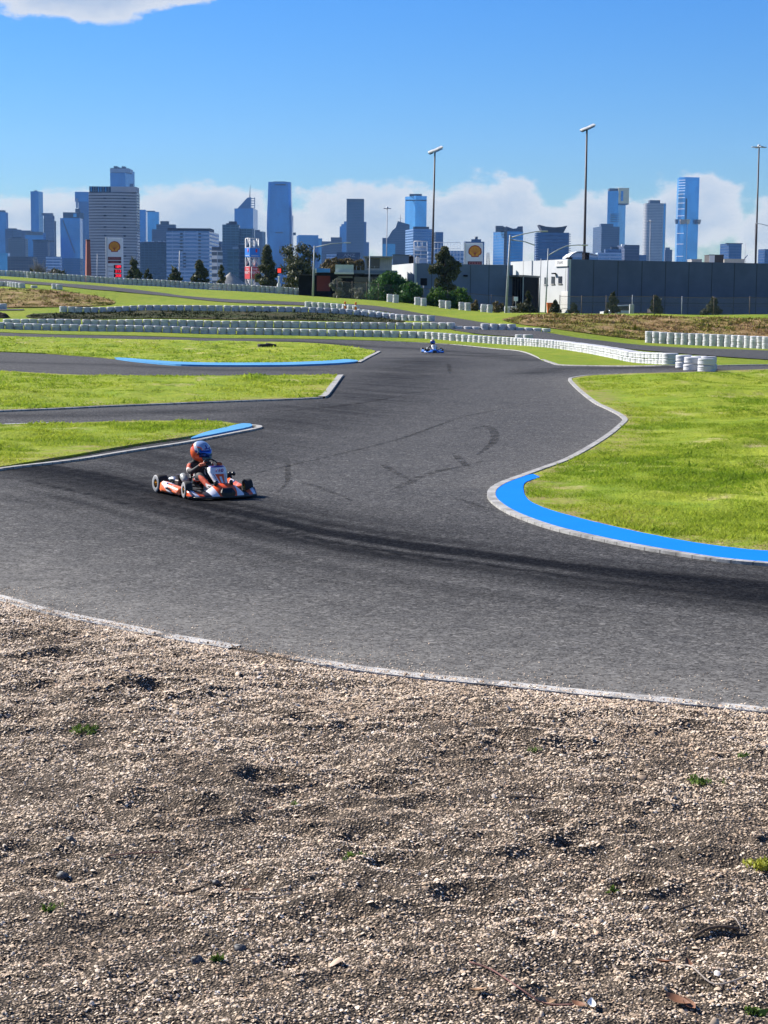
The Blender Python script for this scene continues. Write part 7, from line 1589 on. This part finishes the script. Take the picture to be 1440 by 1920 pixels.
# stepped tower
t0 = thing('stepped_tower', 'dark staircase shaped tower left of the tall twin-faced blue tower', 'tower', (P(742, 450, 3800).x, 3800, 0)); stp = [(716.8, 446), (727, 446), (729, 443), (732, 438), (736, 431.7), (742, 426.7), (746, 414.5), (768, 421), (768, 560), (716.8, 560)]; qq = [P(a, b, 3800) for a, b in stp]
mb = MB(); n = len(qq); mb.add([(v.x - t0.location.x, 0, v.z) for v in qq] + [(v.x - t0.location.x, 45, v.z) for v in qq], [tuple(range(n)), tuple(range(2 * n - 1, n - 1, -1))] + [(i, (i + 1) % n, n + (i + 1) % n, n + i) for i in range(n)]); mb.obj('shaft', FA['dark'], t0)
a = P(751, 416, 3810); mb = MB(); mb.tube([(a.x - t0.location.x, 12, a.z - 3), (a.x - t0.location.x, 12, a.z + 16)], [.7, .3], 5); mb.tube([(a.x - t0.location.x - 4, 12, a.z + 7), (a.x - t0.location.x + 4, 12, a.z + 7)], .3, 4); mb.obj('antenna', M_roofd, t0)
T = tower('office_tower', 'short bright blue block at the foot of the staircase tower', 717.5, 741, 457.5, 3000, 'bright')
T = tower('office_tower', 'tall glass tower with a pale lit left face and blue right face', 760.3, 800.2, 367, 4500, 'bright', 779); on_top(T, 768, 791, 363.5, 367.3, M_roofd, 'plant_room', 12, 24); at_face(T, 760.5, 800, 375, 377, M_roofd, 'louvre_band', -14)
T = tower('office_block', 'blue banded office block in front of the tall twin-faced tower', 761, 810, 429, 2700, 'mid', 775, cat='building'); on_top(T, 775, 804.5, 425, 429.3, M_roofd, 'roof_band', 6, 30)
T = tower('office_block', 'blue glass block right of the floodlight pole', 814, 831, 435, 2700, 'deep', 817, cat='building')
t1 = thing('frame_building', 'low building with a white open steel frame under the banded office block', 'building', (P(788, 470, 640).x, 640, 0)); a, b = P(776.5, 452.5, 640), P(801, 500, 640); q = lambda px, py: Vector((P(px, py, 640).x - t1.location.x, 0, P(px, py, 640).z))
mb = MB(); mb.box(((a.x + b.x) / 2 - t1.location.x, 6, b.z / 2 + a.z / 2 - .3), (b.x - a.x - .3, 10, a.z - b.z)); mb.obj('walls', FA['band'], t1); mb = MB()
for p0, p1 in (((776.5, 452.5), (776.5, 500)), ((801, 452.5), (801, 500)), ((776.5, 452.5), (801, 452.5)), ((776.5, 463), (801, 463)), ((783, 452.5), (783, 463)), ((792, 452.5), (792, 463)), ((776.5, 470), (801, 470)), ((776.5, 477), (801, 477)), ((776.5, 485), (801, 485))): mb.tube([q(*p0) , q(*p1)], .16, 5)
mb.obj('steel_frame', M_whf, t1)
t2 = thing('roof_scaffold', 'light scaffold frame on the roof line left of the second fuel sign', 'scaffold', (P(845, 470, 560).x, 560, 0)); q = lambda px, py: Vector((P(px, py, 560).x - t2.location.x, 0, P(px, py, 560).z)); mb = MB()
for px in range(815, 864, 6): mb.tube([q(px, 454.5), q(px, 500)], .06, 4)
mb.tube([q(813, 454.5), q(863, 454.5)], .09, 4); mb.tube([q(813, 466), q(863, 466)], .06, 4); mb.obj('frame', M_whf, t2)
T = tower('office_block', 'low pale blue offices behind the tall tree', 803, 872, 470, 1900, 'band', cat='building')
T = tower('office_block', 'grey blue block with round roof tank behind the second fuel sign', 871, 908, 453, 1900, 'deep', cat='building'); on_top(T, 884, 902, 448.5, 453.3, 'deep', 'upper_step', 3)
a = P(893.5, 449, 1903); mb = MB(); mb.lathe([(0, 3.2), (1.6, 3.2), (1.6, -.5), (0, -.5)], 12); o = mb.obj('roof_tank', M_roofd, T[0]); o.location = (a.x - T[0].location.x, 8, a.z)
# V-notched tower
T = tower('apartment_tower', 'blue tower with a grey notched crown right of the second fuel sign', 929, 981.5, 433, 2300, 'blue', 948); t = T[0]
def crown(D, pts, mat, name, t, dy, dp):
    q = [P(a, b, D) for a, b in pts]; n = len(q); mb = MB(); mb.add([(v.x - t.location.x, dy, v.z) for v in q] + [(v.x - t.location.x, dy + dp, v.z) for v in q], [tuple(range(n)), tuple(range(2 * n - 1, n - 1, -1))] + [(i, (i + 1) % n, n + (i + 1) % n, n + i) for i in range(n)]); return mb.obj(name, mat, t)
crown(2300, [(930, 434), (930, 423), (943, 423.2), (948, 426), (948, 434)], FA['tan'], 'left_crown', t, 4, 14); crown(2300, [(949.5, 434), (949.5, 424), (963, 428.5), (970, 427.5), (972, 424.2), (981, 424), (981, 434)], FA['slate'], 'right_crown', t, 6, 14); at_face(T, 945.5, 950, 426, 500, 'tan', 'corner_strip', 1.0)
# winged roof tower
T = tower('apartment_tower', 'dark tower with a swept wing shaped roof and balcony edges', 1007, 1067, 436, 2000, 'deep'); t = T[0]
crown(2000, [(1019, 436.5), (1011, 421), (1024, 424.5), (1040, 426), (1054, 425), (1064.5, 422.5), (1057, 436.5)], M_roofd, 'wing_roof', t, 3, 26)
for k in range(13):
    y = 438.5 + k * 4.4; on_top(T, 1004.5, 1009, y, y + 1.3, M_roofl, 'balcony', -1.2, 8); on_top(T, 1065.5, 1070.2, y, y + 1.3, M_roofl, 'balcony', -1.2, 8)
# right group
T = tower('office_tower', 'dark purple stepped tower in front of the gold crowned tower', 1119.5, 1162, 424.5, 3700, 'dark', 1128); on_top(T, 1127, 1150, 419.3, 424.8, 'dark', 'upper_step', 10, 30)
T = tower('gold_crowned_tower', 'tall blue tower with a pale gold crown on its right half', 1141.2, 1178.3, 358, 4700, 'bright', 1160); on_top(T, 1143, 1160, 353, 358.3, M_roofd, 'dark_crown', 8, 30); on_top(T, 1160.3, 1179, 352.2, 382, M_goldp, 'gold_crown', -3, 50); o = on_top(T, 1164.5, 1168.3, 358, 377, 'blue', 'crown_window', -4.2, 2.); o2 = on_top(T, 1159.8, 1179, 381.5, 383.2, M_roofd, 'crown_shadow_gap', -3.6, 40)
for k in range(5): at_face(T, 1143.5, 1160, 401 + k * 3.4, 402.2 + k * 3.4, M_roofd, 'louvre_band', -12)
T = tower('office_block', 'low block with one sunlit white wall below the gold crowned tower', 1164.5, 1199.5, 459, 2300, 'slate', 1171.5, cat='building'); at_face(T, 1164.5, 1171.5, 458, 462, M_whf, 'white_parapet', -6)
T = tower('office_block', 'low stepped glass block right of the white curved roof', 1121, 1166, 474, 2200, 'band', cat='building'); on_top(T, 1135, 1165, 467, 474.4, 'deep', 'upper_step', 6); on_top(T, 1146, 1160, 463, 467.3, M_roofd, 'plant_room', 10)
t3 = thing('curved_roof_hall', 'white curved roof hall behind the floodlight pole', 'hall', (P(1098, 480, 900).x, 900, 0)); crown(900, [(1066, 500), (1068, 484), (1073, 478), (1082, 474), (1091, 473.5), (1121, 480), (1121, 500)], FA['band'], 'hall_wall', t3, 0, 30)
qq = [P(a, b, 900) for a, b in ((1066.5, 483), (1073, 477), (1082, 473), (1091, 472.5), (1121.5, 479.2))]; mb = MB(); mb.loft([[Vector((v.x - t3.location.x, y, v.z + dz)) for y, dz in ((-1, 0), (-1, .5), (32, .5), (32, 0))] for v in qq], sm=False); mb.obj('curved_roof', M_whf, t3)
tower('office_block', 'low blue block right of the block with the white wall', 1198, 1212, 478, 2500, 'deep', cat='building')
def roundt():
    D = 4200.; s = D / F; t = thing('round_tower', 'silver tower with rounded corners and a dark roof box', 'tower', (P(1230, 400, D).x, D, 0)); zt = P(1230, 381, D).z; w = 20.3 * s; pl = []
    for k in range(40):
        a = 2 * math.pi * k / 40; c_, s_ = math.cos(a), math.sin(a); pl.append((w * math.copysign(abs(c_) ** .55, c_), w * .9 + w * .9 * math.copysign(abs(s_) ** .55, s_)))
    mb = MB(); mb.prism(pl, -3, zt); mb.obj('shaft', FA['silver'], t); a, b = P(1220, 374.8, D), P(1239, 381.3, D); mb = MB(); mb.box(((a.x + b.x) / 2 - t.location.x, w * .9, (a.z + b.z) / 2), (b.x - a.x, w, a.z - b.z)); mb.obj('plant_room', M_roofd, t)
    x = (1246 - 1230) * s; mb = MB(); mb.box((x, 2.6, zt / 2 - 2), (3.2 * s, 1.5, zt)); mb.obj('glass_strip', FA['bright'], t)
roundt()
T = tower('office_tower', 'small purple tower at the right foot of the silver tower', 1247, 1260.5, 468, 3900, 'slate'); on_top(T, 1248, 1256, 464, 468.3, 'slate', 'upper_step', 3)
def tall108():
    D = 4700.; s = D / F; t = thing('tallest_tower', 'tallest slender blue glass tower with a gold flared band at mid height', 'tower', (P(1290, 400, D).x, D, 0)); z = lambda y: P(1290, y, D).z; rings = []
    for py, a, m_, b in ((332, 1273.5, 1283, 1310.3), (411, 1273, 1283, 1310.5), (560, 1272.5, 1283.5, 1310.5)): 
        x0, xm, x1 = (a - 1290) * s, (m_ - 1290) * s, (b - 1290) * s; rings.append(ring([(x0, 16, z(py)), (xm, 0, z(py)), (x1, 8, z(py)), (x1, 45, z(py)), (x0, 45, z(py))]))
    mb = MB(); mb.loft(rings[::-1], sm=False); mb.obj('shaft', FA['bright'], t); q = lambda px, py: ((px - 1290) * s, z(py))
    for k, y in enumerate((337, 342, 347, 352, 357, 363, 370, 380, 391, 404, 437, 457, 480)):
        a, b = 1273.5 - (y - 332) * .005, 1283.3; x0, z0_ = q(a, y); x1, _ = q(b, y); mb = MB(); mb.add([(x0 - .4, 15.3, z0_), (x1, -.9, z0_), (x1, -.9, z0_ - 1.5), (x0 - .4, 15.3, z0_ - 1.5), (x0 - .4, 16.3, z0_), (x1, .2, z0_), (x1, .2, z0_ - 1.5), (x0 - .4, 16.3, z0_ - 1.5)], [(0, 1, 2, 3), (0, 1, 5, 4), (3, 2, 6, 7), (0, 3, 7, 4), (1, 2, 6, 5)]); mb.obj('white_floor_line', M_whf, t)
    x, z1_ = q(1289.5, 419); mb = MB(); mb.box((x, 1.0, (z1_ - 3) / 2), (1.1, 1.2, z1_ + 3)); mb.obj('white_fin', M_whf, t); mb = MB(); mb.box((q(1286.5, 0)[0], .6, (z(372) + z(411)) / 2), (4.5, 1.2, z(372) - z(411))); mb.obj('dark_slot', M_roofd, t)
    for a, b, mt in ((1267, 1272.5, M_roofd), (1276, 1287, M_brz), (1287, 1294, M_goldp), (1303, 1308, M_roofd), (1308, 1314.3, M_brz)):
        x0, z1_ = q(a, 411.5); x1, z0_ = q(b, 420); mb = MB(); mb.loft([ring([(x0 + d, -4 + d, zz), (x1 - d, -4 + d, zz), (x1 - d, 10, zz), (x0 + d, 10, zz)]) for d, zz in ((1.6, z0_), (0, z1_))], sm=False); mb.obj('flared_panel', mt, t)
M_brz = plain('bronze_panels', (.34, .27, .17), .5, .3, .15, .1)
tall108()
T = tower('office_block', 'cube shaped blue block with a brighter left face near the right edge', 1359, 1391.5, 456.5, 2400, 'deep', 1367, cat='building'); at_face(T, 1359.5, 1391, 456, 457.6, M_roofd, 'parapet', -8)
tower('office_block', 'blue block cut by the right edge', 1428, 1450, 467, 2500, 'deep', 1434, cat='building')
t4 = thing('crane', 'small lattice crane near the right edge above the warehouse roof', 'crane', (P(1397, 480, 900).x, 900, 0)); q = lambda px, py: Vector((P(px, py, 900).x - t4.location.x, 0, P(px, py, 900).z)); mb = MB()
for dx in (-1, 1): mb.tube([q(1397 + dx, 500), q(1397.4 + dx * .8, 456)], .09, 4)
for k in range(14): mb.tube([q(1396 , 498 - k * 3), q(1398.3, 495 - k * 3)], .06, 4)
mb.obj('mast', M_whf, t4); mb = MB(); mb.tube([q(1393, 488), q(1402, 478)], .25, 5); mb.obj('jib', M_roofl, t4)
t5 = thing('lattice_pylon', 'small lattice pylon between the second fuel sign and the notched tower', 'pylon', (P(915, 490, 800).x, 800, 0)); q = lambda px, py: Vector((P(px, py, 800).x - t5.location.x, 0, P(px, py, 800).z)); mb = MB()
for dx in (-1, 1): mb.tube([q(915 + dx * 3.2, 505), q(915 + dx * 2.0, 474.5)], .13, 4)
for k in range(6): y = 499 - k * 4.4; mb.tube([q(912.2, y), q(917.4, y - 4.)], .07, 4); mb.tube([q(917.6, y), q(912.6, y - 4.)], .07, 4); mb.tube([q(912.4, y), q(917.6, y)], .07, 4)
mb.obj('lattice', M_roofd, t5)
# ------------------------------------------------------------------ the air between here and the city
def haze():
    m = bpy.data.materials.new('haze_air'); m.use_nodes = True; nt = m.node_tree; nt.nodes.clear(); o = nt.nodes.new('ShaderNodeOutputMaterial'); v = nt.nodes.new('ShaderNodeVolumePrincipled'); v.inputs['Color'].default_value = HAZE_COL; v.inputs['Density'].default_value = HAZE_DENS; v.inputs['Anisotropy'].default_value = 0.0; nt.links.new(v.outputs[0], o.inputs['Volume'])
    mb = MB(); mb.box((0, 2400, 172), (9000, 5600, 356)); h = mb.obj('haze', m); struct(h, 'stuff'); h['label'] = 'thin bluish haze that fades the distant towers'; h['category'] = 'haze'
HAZE_COL = (.28, .55, 1.0, 1); HAZE_DENS = 4.2e-5
if HAZE_ON: haze()
